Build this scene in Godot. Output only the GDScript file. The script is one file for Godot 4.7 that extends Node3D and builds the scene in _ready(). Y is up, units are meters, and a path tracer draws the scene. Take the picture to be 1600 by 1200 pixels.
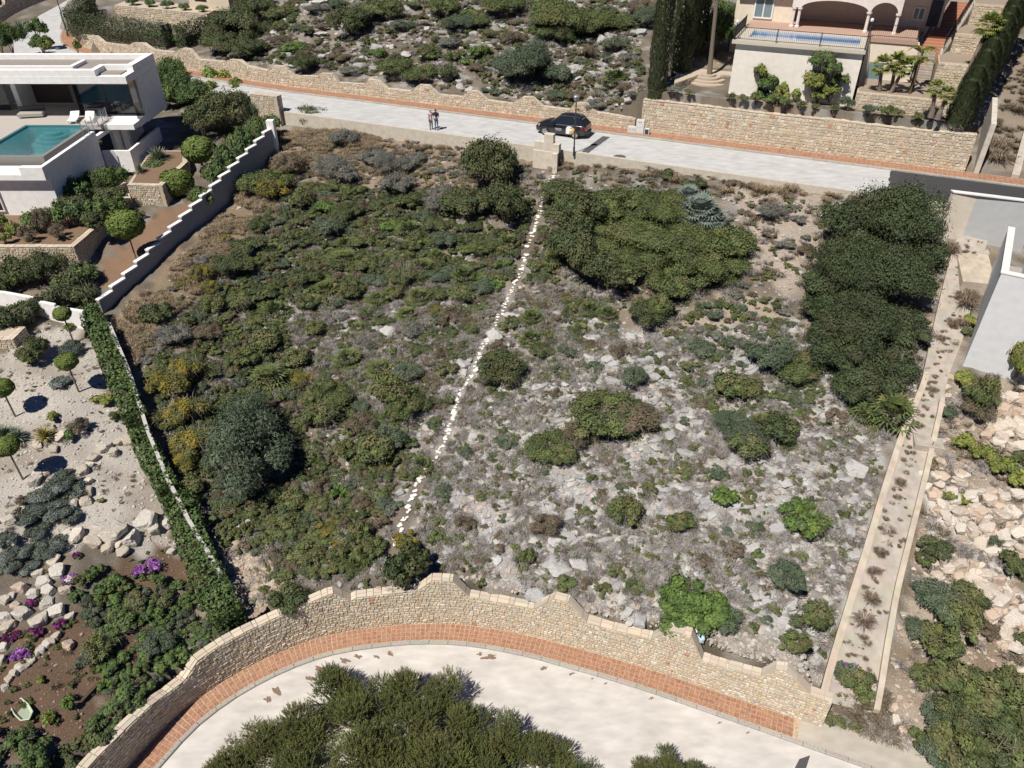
extends Node3D
# A steep scrub plot between two streets, seen from the air. X runs right, D runs away from the viewer (z = -D), y is up; the upper street lies at y = 0.

const PITCH := 35.5
const FOC := 1180.0
const EYE := 20.0
const LOW := -14.5
var cp := cos(deg_to_rad(PITCH))
var sp := sin(deg_to_rad(PITCH))
var rng := RandomNumberGenerator.new()
var n1 := FastNoiseLite.new()
var n2 := FastNoiseLite.new()
var n3 := FastNoiseLite.new()
var mats := {}
var taken := {}

# ---------- mesh collector: flat shaded triangles with vertex colours
class MB:
	var v := PackedVector3Array()
	var c := PackedColorArray()
	var i := PackedInt32Array()
	var n := PackedVector3Array()
	func tri(a: Vector3, b: Vector3, d: Vector3, col: Color):
		var k := v.size()
		v.push_back(a); v.push_back(b); v.push_back(d)
		c.push_back(col); c.push_back(col); c.push_back(col)
		i.push_back(k); i.push_back(k + 1); i.push_back(k + 2)
	func quad(a: Vector3, b: Vector3, d: Vector3, e: Vector3, col: Color):
		var k := v.size()
		v.push_back(a); v.push_back(b); v.push_back(d); v.push_back(e)
		c.push_back(col); c.push_back(col); c.push_back(col); c.push_back(col)
		i.push_back(k); i.push_back(k + 1); i.push_back(k + 2); i.push_back(k); i.push_back(k + 2); i.push_back(k + 3)
	# eight corners: bottom a b c d, top e f g h (same order)
	func hexa(p: Array, col: Color):
		quad(p[4], p[5], p[6], p[7], col); quad(p[3], p[2], p[1], p[0], col)
		for k in 4:
			var m := (k + 1) % 4
			quad(p[k], p[m], p[m + 4], p[k + 4], col)
	func box(lo: Vector3, hi: Vector3, col: Color):
		hexa([Vector3(lo.x, lo.y, hi.z), Vector3(hi.x, lo.y, hi.z), Vector3(hi.x, lo.y, lo.z), Vector3(lo.x, lo.y, lo.z), Vector3(lo.x, hi.y, hi.z), Vector3(hi.x, hi.y, hi.z), Vector3(hi.x, hi.y, lo.z), Vector3(lo.x, hi.y, lo.z)], col)
	# a box with its upper edges chamfered by e
	func cbox(lo: Vector3, hi: Vector3, e: float, col: Color):
		var m := hi.y - e
		box(lo, Vector3(hi.x, m, hi.z), col)
		hexa([Vector3(lo.x, m, hi.z), Vector3(hi.x, m, hi.z), Vector3(hi.x, m, lo.z), Vector3(lo.x, m, lo.z), Vector3(lo.x + e, hi.y, hi.z - e), Vector3(hi.x - e, hi.y, hi.z - e), Vector3(hi.x - e, hi.y, lo.z + e), Vector3(lo.x + e, hi.y, lo.z + e)], col)
	# a tapered tube through points
	func tube(pts: Array, rad: Array, sides: int, col: Color, closed := true):
		var rings := []
		for k in pts.size():
			var t: Vector3 = (pts[min(k + 1, pts.size() - 1)] - pts[max(k - 1, 0)]).normalized()
			var a := t.cross(Vector3(0.31, 0.2, 0.93)).normalized()
			var b := t.cross(a)
			var r := []
			for s in sides:
				var w := TAU * s / sides
				r.append(pts[k] + (a * cos(w) + b * sin(w)) * rad[k])
			rings.append(r)
		for k in pts.size() - 1:
			for s in sides:
				var s2 := (s + 1) % sides
				quad(rings[k][s], rings[k][s2], rings[k + 1][s2], rings[k + 1][s], col)
		if closed:
			for s in range(1, sides - 1):
				tri(rings[0][0], rings[0][s + 1], rings[0][s], col)
				tri(rings[-1][0], rings[-1][s], rings[-1][s + 1], col)
	# upright prism over a plan outline (array of Vector3, y ignored)
	func prism(o: Array, y0: float, y1: float, col: Color):
		var flat := PackedVector2Array()
		for p in o: flat.push_back(Vector2(p.x, p.z))
		var t := Geometry2D.triangulate_polygon(flat)
		for k in range(0, t.size(), 3):
			tri(Vector3(flat[t[k]].x, y1, flat[t[k]].y), Vector3(flat[t[k + 1]].x, y1, flat[t[k + 1]].y), Vector3(flat[t[k + 2]].x, y1, flat[t[k + 2]].y), col)
		for k in o.size():
			var a: Vector3 = o[k]
			var b: Vector3 = o[(k + 1) % o.size()]
			quad(Vector3(a.x, y0, a.z), Vector3(b.x, y0, b.z), Vector3(b.x, y1, b.z), Vector3(a.x, y1, a.z), col)
	# upright tapered cylinder or lathe: list of [radius, y]
	func lathe(at: Vector3, prof: Array, sides: int, col: Color):
		for k in prof.size() - 1:
			for s in sides:
				var a := TAU * s / sides
				var b := TAU * (s + 1) / sides
				quad(at + Vector3(cos(a) * prof[k][0], prof[k][1], sin(a) * prof[k][0]), at + Vector3(cos(b) * prof[k][0], prof[k][1], sin(b) * prof[k][0]), at + Vector3(cos(b) * prof[k + 1][0], prof[k + 1][1], sin(b) * prof[k + 1][0]), at + Vector3(cos(a) * prof[k + 1][0], prof[k + 1][1], sin(a) * prof[k + 1][0]), col)
	func mesh() -> ArrayMesh:
		var a := []
		a.resize(Mesh.ARRAY_MAX)
		a[Mesh.ARRAY_VERTEX] = v; a[Mesh.ARRAY_COLOR] = c; a[Mesh.ARRAY_INDEX] = i
		if n.size() == v.size(): a[Mesh.ARRAY_NORMAL] = n
		var m := ArrayMesh.new()
		m.add_surface_from_arrays(Mesh.PRIMITIVE_TRIANGLES, a)
		return m

# ---------- naming and tagging
func numbered(called: String) -> String:
	var k: int = taken.get(called, 0)
	taken[called] = k + 1
	return called if k == 0 else "%s_%03d" % [called, k]
func meta(o: Node, label := "", category := "", group := "", kind := ""):
	if label: o.set_meta("label", label)
	if category: o.set_meta("category", category)
	if group: o.set_meta("group", group)
	if kind: o.set_meta("kind", kind)
	return o
func thing(called: String, label: String, category: String, at := Vector3.ZERO, turn := 0.0, group := "") -> Node3D:
	var o := Node3D.new()
	o.name = numbered(called); add_child(o); o.position = at; o.rotation.y = turn
	meta(o, label, category, group, "thing")
	return o
func part(m, called: String, mat: Material, parent: Node = null) -> MeshInstance3D:
	var o := MeshInstance3D.new()
	o.mesh = m.mesh() if m is MB else m
	o.material_override = mat
	o.name = called if parent else numbered(called)
	(parent if parent else self).add_child(o, true)
	return o
func solo(m, called: String, mat: Material, label: String, category: String, group := "") -> MeshInstance3D:
	return meta(part(m, called, mat), label, category, group, "thing")
func structure(m, called: String, mat: Material, label := "") -> MeshInstance3D:
	return meta(part(m, called, mat), label, "", "", "structure")
func stuff(m, called: String, mat: Material, parent: Node) -> MeshInstance3D:
	return meta(part(m, called, mat, parent), "", "", "", "stuff")
func copy(o: Node3D, label := "", group := "") -> Node3D:
	var r: Node3D = o.duplicate()
	var base: String = String(o.name)
	if base.length() > 4 and base.substr(base.length() - 4, 1) == "_" and base.right(3).is_valid_int(): base = base.left(base.length() - 4)
	r.name = numbered(base); add_child(r)
	meta(r, label, "", group)
	return r

# ---------- photograph pixels to places
func w3(x: float, y: float, d: float) -> Vector3: return Vector3(x, y, -d)
func P(px: float, py: float, y := 0.0) -> Vector3:
	var q := (600.0 - py) / FOC
	var z := (EYE - y) / (sp - q * cp)
	return Vector3((px - 800.0) / FOC * z, y, -z * (cp + q * sp))
func at_depth(px: float, py: float, d: float) -> Vector3:
	var q := (600.0 - py) / FOC
	var z := d / (cp + q * sp)
	return Vector3((px - 800.0) / FOC * z, EYE - z * (sp - q * cp), -d)
func at_x(px: float, py: float, x: float) -> Vector3:
	var z := x * FOC / (px - 800.0)
	var q := (600.0 - py) / FOC
	return Vector3(x, EYE - z * (sp - q * cp), -z * (cp + q * sp))
func to_px(p: Vector3) -> Vector2:
	var h := EYE - p.y
	var z := -p.z * cp + h * sp
	return Vector2(800.0 + FOC * p.x / z, 600.0 - FOC * (-p.z * sp - h * cp) / z)
func depth_of(p: Vector3) -> float: return -p.z * cp + (EYE - p.y) * sp
func G(px: float, py: float) -> Vector3:
	var q := (600.0 - py) / FOC
	var dz := cp + q * sp
	var dy := sp - q * cp
	var dx := (px - 800.0) / FOC
	var z := 20.0
	var step := 1.0
	while z < 170.0:
		z += step
		if EYE - z * dy <= ground(dx * z, dz * z): break
	var lo := z - step
	for k in 9:
		var m := (lo + z) * 0.5
		if EYE - m * dy <= ground(dx * m, dz * m): z = m
		else: lo = m
	return Vector3(dx * z, ground(dx * z, dz * z), -dz * z)

# ---------- lie of the land
const NEAR := [[-90.0, 200.0], [-74.0, 150.0], [-70.0, 130.0], [-66.5, 112.0], [-60.0, 97.0], [-50.0, 87.5], [-27.0, 74.07], [60.0, 36.14], [90.0, 23.0]]
const WALLBACK := [[-95.0, -110.0], [-40.0, -22.0], [-20.3, 13.2], [-18.6, 17.1], [-16.9, 20.8], [-13.9, 24.1], [-10.7, 25.6], [-7.0, 26.0], [-3.4, 26.2], [0.4, 25.7], [3.9, 24.6], [7.0, 23.7], [10.0, 22.5], [14.5, 20.6], [20.0, 18.2], [30.0, 13.0], [50.0, 3.0], [90.0, -15.0]]
func along(t: Array, x: float) -> float:
	if x <= t[0][0]: return t[0][1]
	for k in t.size() - 1:
		if x <= t[k + 1][0]: return lerpf(t[k][1], t[k + 1][1], (x - t[k][0]) / (t[k + 1][0] - t[k][0]))
	return t[-1][1]
func uphill(x: float, d: float) -> float:   # metres beyond the near edge of the upper street
	return (d - along(NEAR, x)) * (0.9166 if x > -50.0 else 0.6)
func ground(x: float, d: float) -> float:
	var u := uphill(x, d)
	if u > 7.45:
		var w := u - 7.45
		var flat := 3.3 + 0.16 * maxf(w - 2.0, 0.0) + 0.06 * n1.get_noise_2d(x * 3.0, d * 3.0)
		if x > 11.0 and x < 33.6: return flat
		var s := 0.30 * w
		if x < -22.0: s = lerpf(0.30, 0.12, clampf((-22.0 - x) / 6.0, 0.0, 1.0)) * w
		if x >= 33.6: s = 0.34 * w - 0.9
		var wild := 1.1 + s + clampf(w * 0.25, 0.0, 1.0) * (0.55 * n1.get_noise_2d(x, d) + 0.25 * n2.get_noise_2d(x, d))
		return lerpf(wild, flat, smoothstep(8.6, 11.0, x)) if x < 11.0 else wild
	if u > -0.1: return -1.3
	var lo := along(WALLBACK, x)
	if d > lo:
		var hi := along(NEAR, x)
		var t := clampf((d - lo) / (hi - lo), 0.0, 1.0)
		var y := lerpf(-11.85 - 0.65 * smoothstep(-9.0, -18.0, x), lerpf(-1.0, -0.35, smoothstep(2.0, 12.0, x)), t) - 0.9 * sin(t * PI) * smoothstep(-30.0, -10.0, x)
		var e := clampf(minf(d - lo, -u) * 0.3, 0.0, 1.0)
		y += e * (0.42 * n1.get_noise_2d(x, d) + 0.16 * n2.get_noise_2d(x, d))
		if x > 13.9: y = lerpf(y, lerpf(LOW + 0.02, y, smoothstep(0.0, 7.0, d - lo)), smoothstep(13.9, 14.9, x))
		return y
	var w2 := lo - d
	if w2 < 8.0: return LOW - 0.6
	return LOW - 0.6 - (w2 - 8.0) * 0.4

# ---------- materials
func noise_tex(freq: float, lo: Color, hi: Color, size := 512, oct := 4, seedv := 1, normal := false, cell := false) -> NoiseTexture2D:
	var f := FastNoiseLite.new()
	f.seed = seedv; f.frequency = freq; f.fractal_octaves = oct
	f.noise_type = FastNoiseLite.TYPE_CELLULAR if cell else FastNoiseLite.TYPE_SIMPLEX_SMOOTH
	var t := NoiseTexture2D.new()
	t.width = size; t.height = size; t.seamless = true; t.noise = f; t.generate_mipmaps = false
	if normal:
		t.as_normal_map = true; t.bump_strength = 6.0
	else:
		var g := Gradient.new()
		g.set_color(0, lo); g.set_color(1, hi)
		t.color_ramp = g
	return t
# vertex colours times a grain texture laid in world space
func grain(key: String, rough: float, freq := 0.02, lo := 0.72, hi := 1.0, scale := 0.6, bump := 0.0, back := 0.0) -> StandardMaterial3D:
	if mats.has(key): return mats[key]
	var m := StandardMaterial3D.new()
	m.vertex_color_use_as_albedo = true
	m.roughness = rough
	m.cull_mode = BaseMaterial3D.CULL_DISABLED
	if lo < hi:
		m.albedo_texture = noise_tex(freq, Color(lo, lo, lo), Color(hi, hi, hi), 512, 5, mats.size() + 3)
		m.uv1_triplanar = true; m.uv1_world_triplanar = true; m.uv1_scale = Vector3.ONE * scale
		if bump > 0.0:
			m.heightmap_enabled = true; m.heightmap_scale = bump; m.heightmap_texture = m.albedo_texture
	if back > 0.0:
		m.backlight_enabled = true; m.backlight = Color(back, back, back)
	mats[key] = m
	return m
func plain(key: String, col: Color, rough: float, metal := 0.0) -> StandardMaterial3D:
	if mats.has(key): return mats[key]
	var m := StandardMaterial3D.new()
	m.albedo_color = col.linear_to_srgb(); m.roughness = rough; m.metallic = metal
	m.cull_mode = BaseMaterial3D.CULL_DISABLED
	mats[key] = m
	return m
func lin(r: float, g: float, b: float) -> Color: return Color(r, g, b)
func vary(c: Color, a: float, h := 0.04) -> Color:
	var k := 1.0 + rng.randf_range(-a, a)
	return Color(maxf(c.r * (k + rng.randf_range(-h, h)), 0.0), maxf(c.g * (k + rng.randf_range(-h, h)), 0.0), maxf(c.b * (k + rng.randf_range(-h, h)), 0.0))
func zone(pix: Array) -> PackedVector2Array:      # a patch of ground outlined by points of the photograph
	var o := PackedVector2Array()
	for p in pix:
		var g := G(p[0], p[1])
		o.push_back(Vector2(g.x, -g.z))
	return o
func inside(z: PackedVector2Array, x: float, d: float) -> bool: return Geometry2D.is_point_in_polygon(Vector2(x, d), z)

# ---------- paths
func smooth_path(pts: Array, step := 0.25) -> Array:      # Catmull-Rom, evenly sampled; points Vector3
	var raw := []
	for k in pts.size() - 1:
		var a: Vector3 = pts[max(k - 1, 0)]
		var b: Vector3 = pts[k]
		var c: Vector3 = pts[k + 1]
		var e: Vector3 = pts[min(k + 2, pts.size() - 1)]
		var m := int(ceil(b.distance_to(c) / 0.1))
		for j in m: raw.append(b.cubic_interpolate(c, a, e, float(j) / m))
	raw.append(pts[-1])
	var out := [raw[0]]
	var left := step
	for k in raw.size() - 1:
		var a: Vector3 = raw[k]
		var b: Vector3 = raw[k + 1]
		var l := a.distance_to(b)
		var at := 0.0
		while l - at >= left:
			at += left
			out.append(a.lerp(b, at / l))
			left = step
		left -= l - at
	return out
func side_of(path: Array, k: int) -> Vector3:            # level normal to the path, pointing to the right of its run
	var t: Vector3 = path[min(k + 1, path.size() - 1)] - path[max(k - 1, 0)]
	return Vector3(-t.z, 0, t.x).normalized()
func shifted(path: Array, off: float, dy := 0.0) -> Array:
	var o := []
	for k in path.size(): o.append(path[k] + side_of(path, k) * off + Vector3(0, dy, 0))
	return o
func ribbon(mb: MB, a: Array, b: Array, col: Color):     # a strip between two rows of points
	for k in a.size() - 1: mb.quad(a[k], a[k + 1], b[k + 1], b[k], col)

# ---------- rubble stone walls
# face: points along the foot of the face; back: level direction into the wall per point (array); tops: [[distance along, height], ...]
func path_len(path: Array) -> Array:
	var l := [0.0]
	for k in path.size() - 1: l.append(l[-1] + path[k].distance_to(path[k + 1]))
	return l
func on_path(path: Array, ls: Array, s: float) -> Vector3:
	if s <= 0.0: return path[0]
	var lo := 0
	var hi := ls.size() - 1
	if s >= ls[hi]: return path[hi]
	while hi - lo > 1:
		var m := (lo + hi) >> 1
		if ls[m] <= s: lo = m
		else: hi = m
	return path[lo].lerp(path[hi], (s - ls[lo]) / (ls[hi] - ls[lo]))
func tops_from_pixels(path: Array, px: Array) -> Array:
	var ls := path_len(path)
	var out := []
	for p in px:
		var best := 1e9
		var bs := 0.0
		var bh := 0.0
		for k in path.size():
			var q := at_depth(p[0], p[1], -path[k].z)
			var e: float = absf(q.x - path[k].x)
			if e < best:
				best = e; bs = ls[k]; bh = q.y - path[k].y
		out.append([bs, bh])
	out.sort_custom(func(a, b): return a[0] < b[0])
	return out
var stone_tones := [lin(0.63, 0.54, 0.41), lin(0.59, 0.50, 0.38), lin(0.67, 0.60, 0.48), lin(0.58, 0.52, 0.43), lin(0.69, 0.64, 0.54), lin(0.62, 0.52, 0.38), lin(0.54, 0.48, 0.40), lin(0.64, 0.54, 0.39)]
func stone_tone() -> Color:
	if rng.randf() < 0.007: return vary(lin(0.50, 0.27, 0.17), 0.1)
	if rng.randf() < 0.03: return vary(lin(0.76, 0.72, 0.63), 0.05)
	return vary(stone_tones[rng.randi() % stone_tones.size()], 0.11)
func lay_stones(mb: MB, path: Array, out: float, tops: Array, y0 := 0.0, size := 0.22, s_from := 0.0, s_to := -1.0):
	# rows of uneven stones standing proud of the core on the side side_of()*out
	var ls := path_len(path)
	var total: float = ls[-1] if s_to < 0.0 else s_to
	var nrm := []
	for k in path.size(): nrm.append(side_of(path, k) * out)
	var most := 0.0
	for t in tops: most = maxf(most, t[1])
	var y := y0
	var row := 0
	while y < most:
		var rh := size * rng.randf_range(0.5, 1.1)
		var s := s_from - rng.randf() * size
		while s < total:
			var wd := size * (rng.randf_range(0.55, 1.3) if rng.randf() < 0.9 else rng.randf_range(1.3, 1.9))
			var c := s + wd * 0.5
			var cap := along(tops, clampf(c, 0.0, total))
			if y + rh * 0.35 < cap:
				var a0 := clampf(s + 0.012, s_from, total)
				var a1 := clampf(s + wd - 0.012, s_from, total)
				if a1 - a0 > 0.05:
					var wob := size * 0.16
					var yb := y + 0.012
					var yt := minf(y + rh - 0.012, cap - 0.01)
					var cor := [[a0, yb + rng.randf_range(-wob, wob)], [a1, yb + rng.randf_range(-wob, wob)], [a1, yt + rng.randf_range(-wob, wob * 0.4)], [a0, yt + rng.randf_range(-wob, wob * 0.4)]]
					var jut := rng.randf_range(0.02, 0.06)
					var o := []
					var f := []
					var kk := clampi(int(c / total * (path.size() - 1)), 0, path.size() - 1) if total > 0.0 else 0
					var nn: Vector3 = nrm[kk]
					var cut := rng.randf_range(0.1, 0.26)
					var mid := Vector2((a0 + a1) * 0.5, (yb + yt) * 0.5)
					for q in cor:
						var x0 := clampf(q[0] + rng.randf_range(-0.02, 0.02), s_from, total)
						var h0 := maxf(minf(q[1], along(tops, x0) - 0.005), y0)
						o.append(on_path(path, ls, x0) + Vector3(0, h0, 0))
						var x1 := lerpf(x0, mid.x, cut)
						o[-1] += nn * 0.002
						f.append(on_path(path, ls, x1) + Vector3(0, lerpf(h0, mid.y, cut), 0) + nn * jut * rng.randf_range(0.75, 1.1))
					var col := stone_tone()
					mb.quad(f[0], f[1], f[2], f[3], col)
					for k in 4:
						var m := (k + 1) % 4
						mb.quad(o[k], o[m], f[m], f[k], col)
			s += wd
		y += rh
		row += 1
func wall_core(mb: MB, path: Array, back: float, tops: Array, col: Color, sink := 0.3):
	# the solid of the wall behind its face; back = thickness, away from the side side_of()*(+1) when positive means to the left
	var ls := path_len(path)
	var b := []
	for k in path.size(): b.append(path[k] - side_of(path, k) * back)
	for k in path.size() - 1:
		var h0 := Vector3(0, along(tops, ls[k]), 0)
		var h1 := Vector3(0, along(tops, ls[k + 1]), 0)
		var d := Vector3(0, -sink, 0)
		mb.quad(path[k] + d, path[k + 1] + d, path[k + 1] + h1, path[k] + h0, col)
		mb.quad(b[k] + d, b[k + 1] + d, b[k + 1] + h1, b[k] + h0, col)
		mb.quad(path[k] + h0, path[k + 1] + h1, b[k + 1] + h1, b[k] + h0, col)
	for k in [0, path.size() - 1]:
		var h := Vector3(0, along(tops, ls[k]), 0)
		mb.quad(path[k] - Vector3(0, sink, 0), b[k] - Vector3(0, sink, 0), b[k] + h, path[k] + h, col)
func coping_stones(mb: MB, path: Array, back: float, tops: Array, thick := 0.07, over := 0.05):
	# flat cap stones of uneven length laid over the top
	var ls := path_len(path)
	var s := 0.0
	while s < ls[-1] - 0.05:
		var e := minf(s + rng.randf_range(0.3, 0.75), ls[-1])
		# stop at the kinks of the outline
		for t in tops:
			if t[0] > s + 0.08 and t[0] < e: e = t[0]; break
		var k0 := clampi(int(s / ls[-1] * (path.size() - 1)), 0, path.size() - 1)
		var sd := side_of(path, k0)
		var a := on_path(path, ls, s + 0.012)
		var b := on_path(path, ls, e - 0.012)
		var ya := Vector3(0, along(tops, s + 0.01), 0)
		var yb := Vector3(0, along(tops, e - 0.01), 0)
		var f := sd * (over + rng.randf_range(-0.02, 0.02))
		var g := -sd * (back + over * signf(back) + rng.randf_range(-0.02, 0.02)) if back > 0 else -sd * (back - over)
		var split := rng.randf_range(0.35, 0.65)
		var up := Vector3(0, thick + rng.randf_range(-0.012, 0.012), 0)
		var m0 := f.lerp(g, split)
		var lo := Vector3(0, 0.003, 0)
		for pr in [[f, m0 + (f - g).normalized() * 0.012], [m0 - (f - g).normalized() * 0.012, g]]:
			var col := vary(lin(0.66, 0.58, 0.47), 0.12)
			mb.hexa([a + ya + pr[0] + lo, b + yb + pr[0] + lo, b + yb + pr[1] + lo, a + ya + pr[1] + lo, a + ya + pr[0] + up, b + yb + pr[0] + up, b + yb + pr[1] + up, a + ya + pr[1] + up], col)
		s = e
# a straight stone-faced block given by its plan corners (Vector3, y = foot), all with one top height
func stone_block(called: String, label: String, corners: Array, y0: float, y1: float, faces: Array, size := 0.2, coping := true, category := "wall", group := "") -> Node3D:
	var o := thing(called, label, category, Vector3.ZERO, 0.0, group)
	var core := MB.new()
	core.prism(corners, y0 - 0.5, y1, lin(0.58, 0.50, 0.39))
	part(core, "core", grain("mortar", 0.95, 0.03, 0.82, 1.0, 0.9), o)
	var st := MB.new()
	for f in faces:
		var a: Vector3 = corners[f]
		var b: Vector3 = corners[(f + 1) % corners.size()]
		a.y = y0; b.y = y0
		lay_stones(st, smooth_path([a, b], 0.5), 1.0, [[0.0, y1 - y0], [a.distance_to(b), y1 - y0]], -0.3, size)
	stuff(st, "stones", grain("stone", 0.9, 0.03, 0.84, 1.0, 1.3), o)
	if coping:
		var cap := MB.new()
		for f in faces:
			var a: Vector3 = corners[f]
			var b: Vector3 = corners[(f + 1) % corners.size()]
			a.y = y1; b.y = y1
			coping_stones(cap, smooth_path([a, b], 0.5), 0.35, [[0.0, 0.0], [99.0, 0.0]], 0.05, 0.04)
		stuff(cap, "coping", grain("stone", 0.9), o)
	return o

var zones := {}
func set_zones():
	zones.gravel = zone([[70, 500], [160, 545], [215, 680], [262, 775], [285, 850], [150, 850], [60, 860], [0, 900], [-60, 900], [-60, 560], [30, 540]])
	zones.soil = zone([[0, 1010], [60, 975], [150, 960], [200, 880], [290, 830], [300, 900], [280, 1000], [180, 1130], [100, 1180], [-40, 1180], [-40, 1050]])
	zones.terrace = zone([[150, 470], [170, 420], [215, 340], [262, 330], [330, 300], [300, 360], [240, 410], [185, 465]])
	zones.bare = zone([[1135, 290], [1290, 300], [1265, 420], [1225, 470], [1185, 420], [1170, 350]])
	zones.bare2 = zone([[1065, 500], [1140, 480], [1215, 470], [1230, 500], [1120, 530], [1075, 525]])
	zones.chalk = zone([[1430, 790], [1470, 775], [1600, 880], [1640, 960], [1640, 1010], [1560, 950], [1480, 860], [1445, 830]])
	zones.right_bank = zone([[1475, 600], [1640, 560], [1640, 1240], [1380, 1240], [1400, 1000], [1460, 700]])
	zones.rocky = zone([[720, 560], [980, 520], [1240, 500], [1380, 680], [1340, 860], [1280, 1040], [1000, 960], [760, 900], [640, 860], [690, 700]])
	zones.bank = zone([[440, 215], [560, 205], [800, 250], [850, 300], [760, 300], [640, 300], [560, 290], [420, 260]])
	zones.mixed = zone([[430, 470], [560, 445], [760, 440], [960, 450], [980, 540], [740, 640], [690, 730], [640, 760], [600, 640], [470, 620]])
	zones.tan = zone([[425, 212], [560, 205], [610, 240], [475, 265], [425, 345], [355, 425], [275, 490], [225, 545], [200, 600], [180, 505], [300, 390], [400, 270]])
	zones.behind = zone([[690, 900], [800, 925], [1000, 980], [1270, 1085], [1292, 1050], [1120, 985], [1000, 945], [860, 900]])
	zones.corner = zone([[1300, 1060], [1385, 1080], [1400, 1200], [1280, 1130]])
	zones.rubble = zone([[335, 835], [420, 860], [445, 915], [400, 965], [372, 960], [350, 900]])
	zones.villa = zone([[1040, 120], [1160, 95], [1190, 170], [1520, 215], [1530, 100], [1600, 0], [1160, 0]])
	zones.drywash = zone([[1530, 250], [1600, 40], [1680, 40], [1680, 300]])
	zones.pathside = zone([[1500, 330], [1560, 330], [1530, 420], [1470, 600], [1440, 640], [1460, 480]])
func ground_color(x: float, d: float) -> Color:
	var a := n1.get_noise_2d(x * 1.7 + 40.0, d * 1.7) * 0.5 + 0.5
	var b := n2.get_noise_2d(x * 1.3, d * 1.3 + 90.0) * 0.5 + 0.5
	var c := n3.get_noise_2d(x * 2.0, d * 2.0) * 0.5 + 0.5
	var jx := x + (b - 0.5) * 3.4
	var jd := d + (c - 0.5) * 3.4
	var scrub := lin(0.175, 0.150, 0.118).lerp(lin(0.285, 0.245, 0.195), smoothstep(0.3, 0.75, b))
	var earth := lin(0.36, 0.27, 0.19)
	var stone := lin(0.51, 0.505, 0.495)
	var col := scrub.lerp(lin(0.15, 0.14, 0.09), smoothstep(0.55, 0.8, a) * 0.6)
	if uphill(x, d) > 7.2:
		col = col.lerp(stone, smoothstep(0.5, 0.75, c) * 0.7)
		if inside(zones.villa, jx, jd): col = lin(0.44, 0.36, 0.27).lerp(lin(0.34, 0.26, 0.19), b)
		if inside(zones.drywash, jx, jd): col = lin(0.40, 0.35, 0.29).lerp(lin(0.30, 0.24, 0.18), b)
		return col
	if d < along(WALLBACK, x): return lin(0.20, 0.15, 0.10).lerp(lin(0.12, 0.10, 0.06), a)
	if inside(zones.rocky, jx, jd): col = col.lerp(stone, 0.4 + 0.55 * smoothstep(0.3, 0.6, c))
	else: col = col.lerp(stone, smoothstep(0.55, 0.75, c) * 0.6)
	col = col.lerp(earth, smoothstep(0.62, 0.8, b) * 0.6)
	if inside(zones.mixed, jx, jd): col = col.lerp(stone, 0.2 + 0.4 * smoothstep(0.4, 0.65, c))
	if inside(zones.bank, jx, jd): col = col.lerp(lin(0.38, 0.29, 0.20), 0.75)
	if inside(zones.tan, jx, jd): col = lin(0.36, 0.28, 0.185).lerp(lin(0.26, 0.20, 0.135), c)
	if inside(zones.bare, jx, jd): col = lin(0.58, 0.50, 0.42).lerp(lin(0.42, 0.35, 0.30), c)
	if inside(zones.bare2, jx, jd): col = lin(0.48, 0.40, 0.32)
	if inside(zones.behind, jx, jd): col = lin(0.48, 0.44, 0.395).lerp(lin(0.36, 0.32, 0.28), b)
	if inside(zones.gravel, jx, jd): col = lin(0.62, 0.585, 0.53).lerp(lin(0.46, 0.41, 0.35), smoothstep(0.5, 0.75, a))
	if inside(zones.soil, jx, jd): col = lin(0.24, 0.155, 0.10).lerp(lin(0.15, 0.10, 0.07), b)
	if inside(zones.terrace, jx, jd): col = lin(0.37, 0.235, 0.15).lerp(lin(0.28, 0.18, 0.12), b)
	if inside(zones.right_bank, jx, jd): col = lin(0.46, 0.40, 0.33).lerp(lin(0.28, 0.22, 0.16), smoothstep(0.4, 0.7, b))
	if inside(zones.chalk, jx, jd): col = lin(0.72, 0.70, 0.66)
	if inside(zones.corner, jx, jd): col = lin(0.30, 0.25, 0.19).lerp(lin(0.42, 0.37, 0.31), c)
	if inside(zones.rubble, jx, jd): col = lin(0.40, 0.32, 0.25)
	if inside(zones.pathside, jx, jd): col = lin(0.48, 0.42, 0.35).lerp(lin(0.36, 0.29, 0.23), b)
	return col

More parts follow.
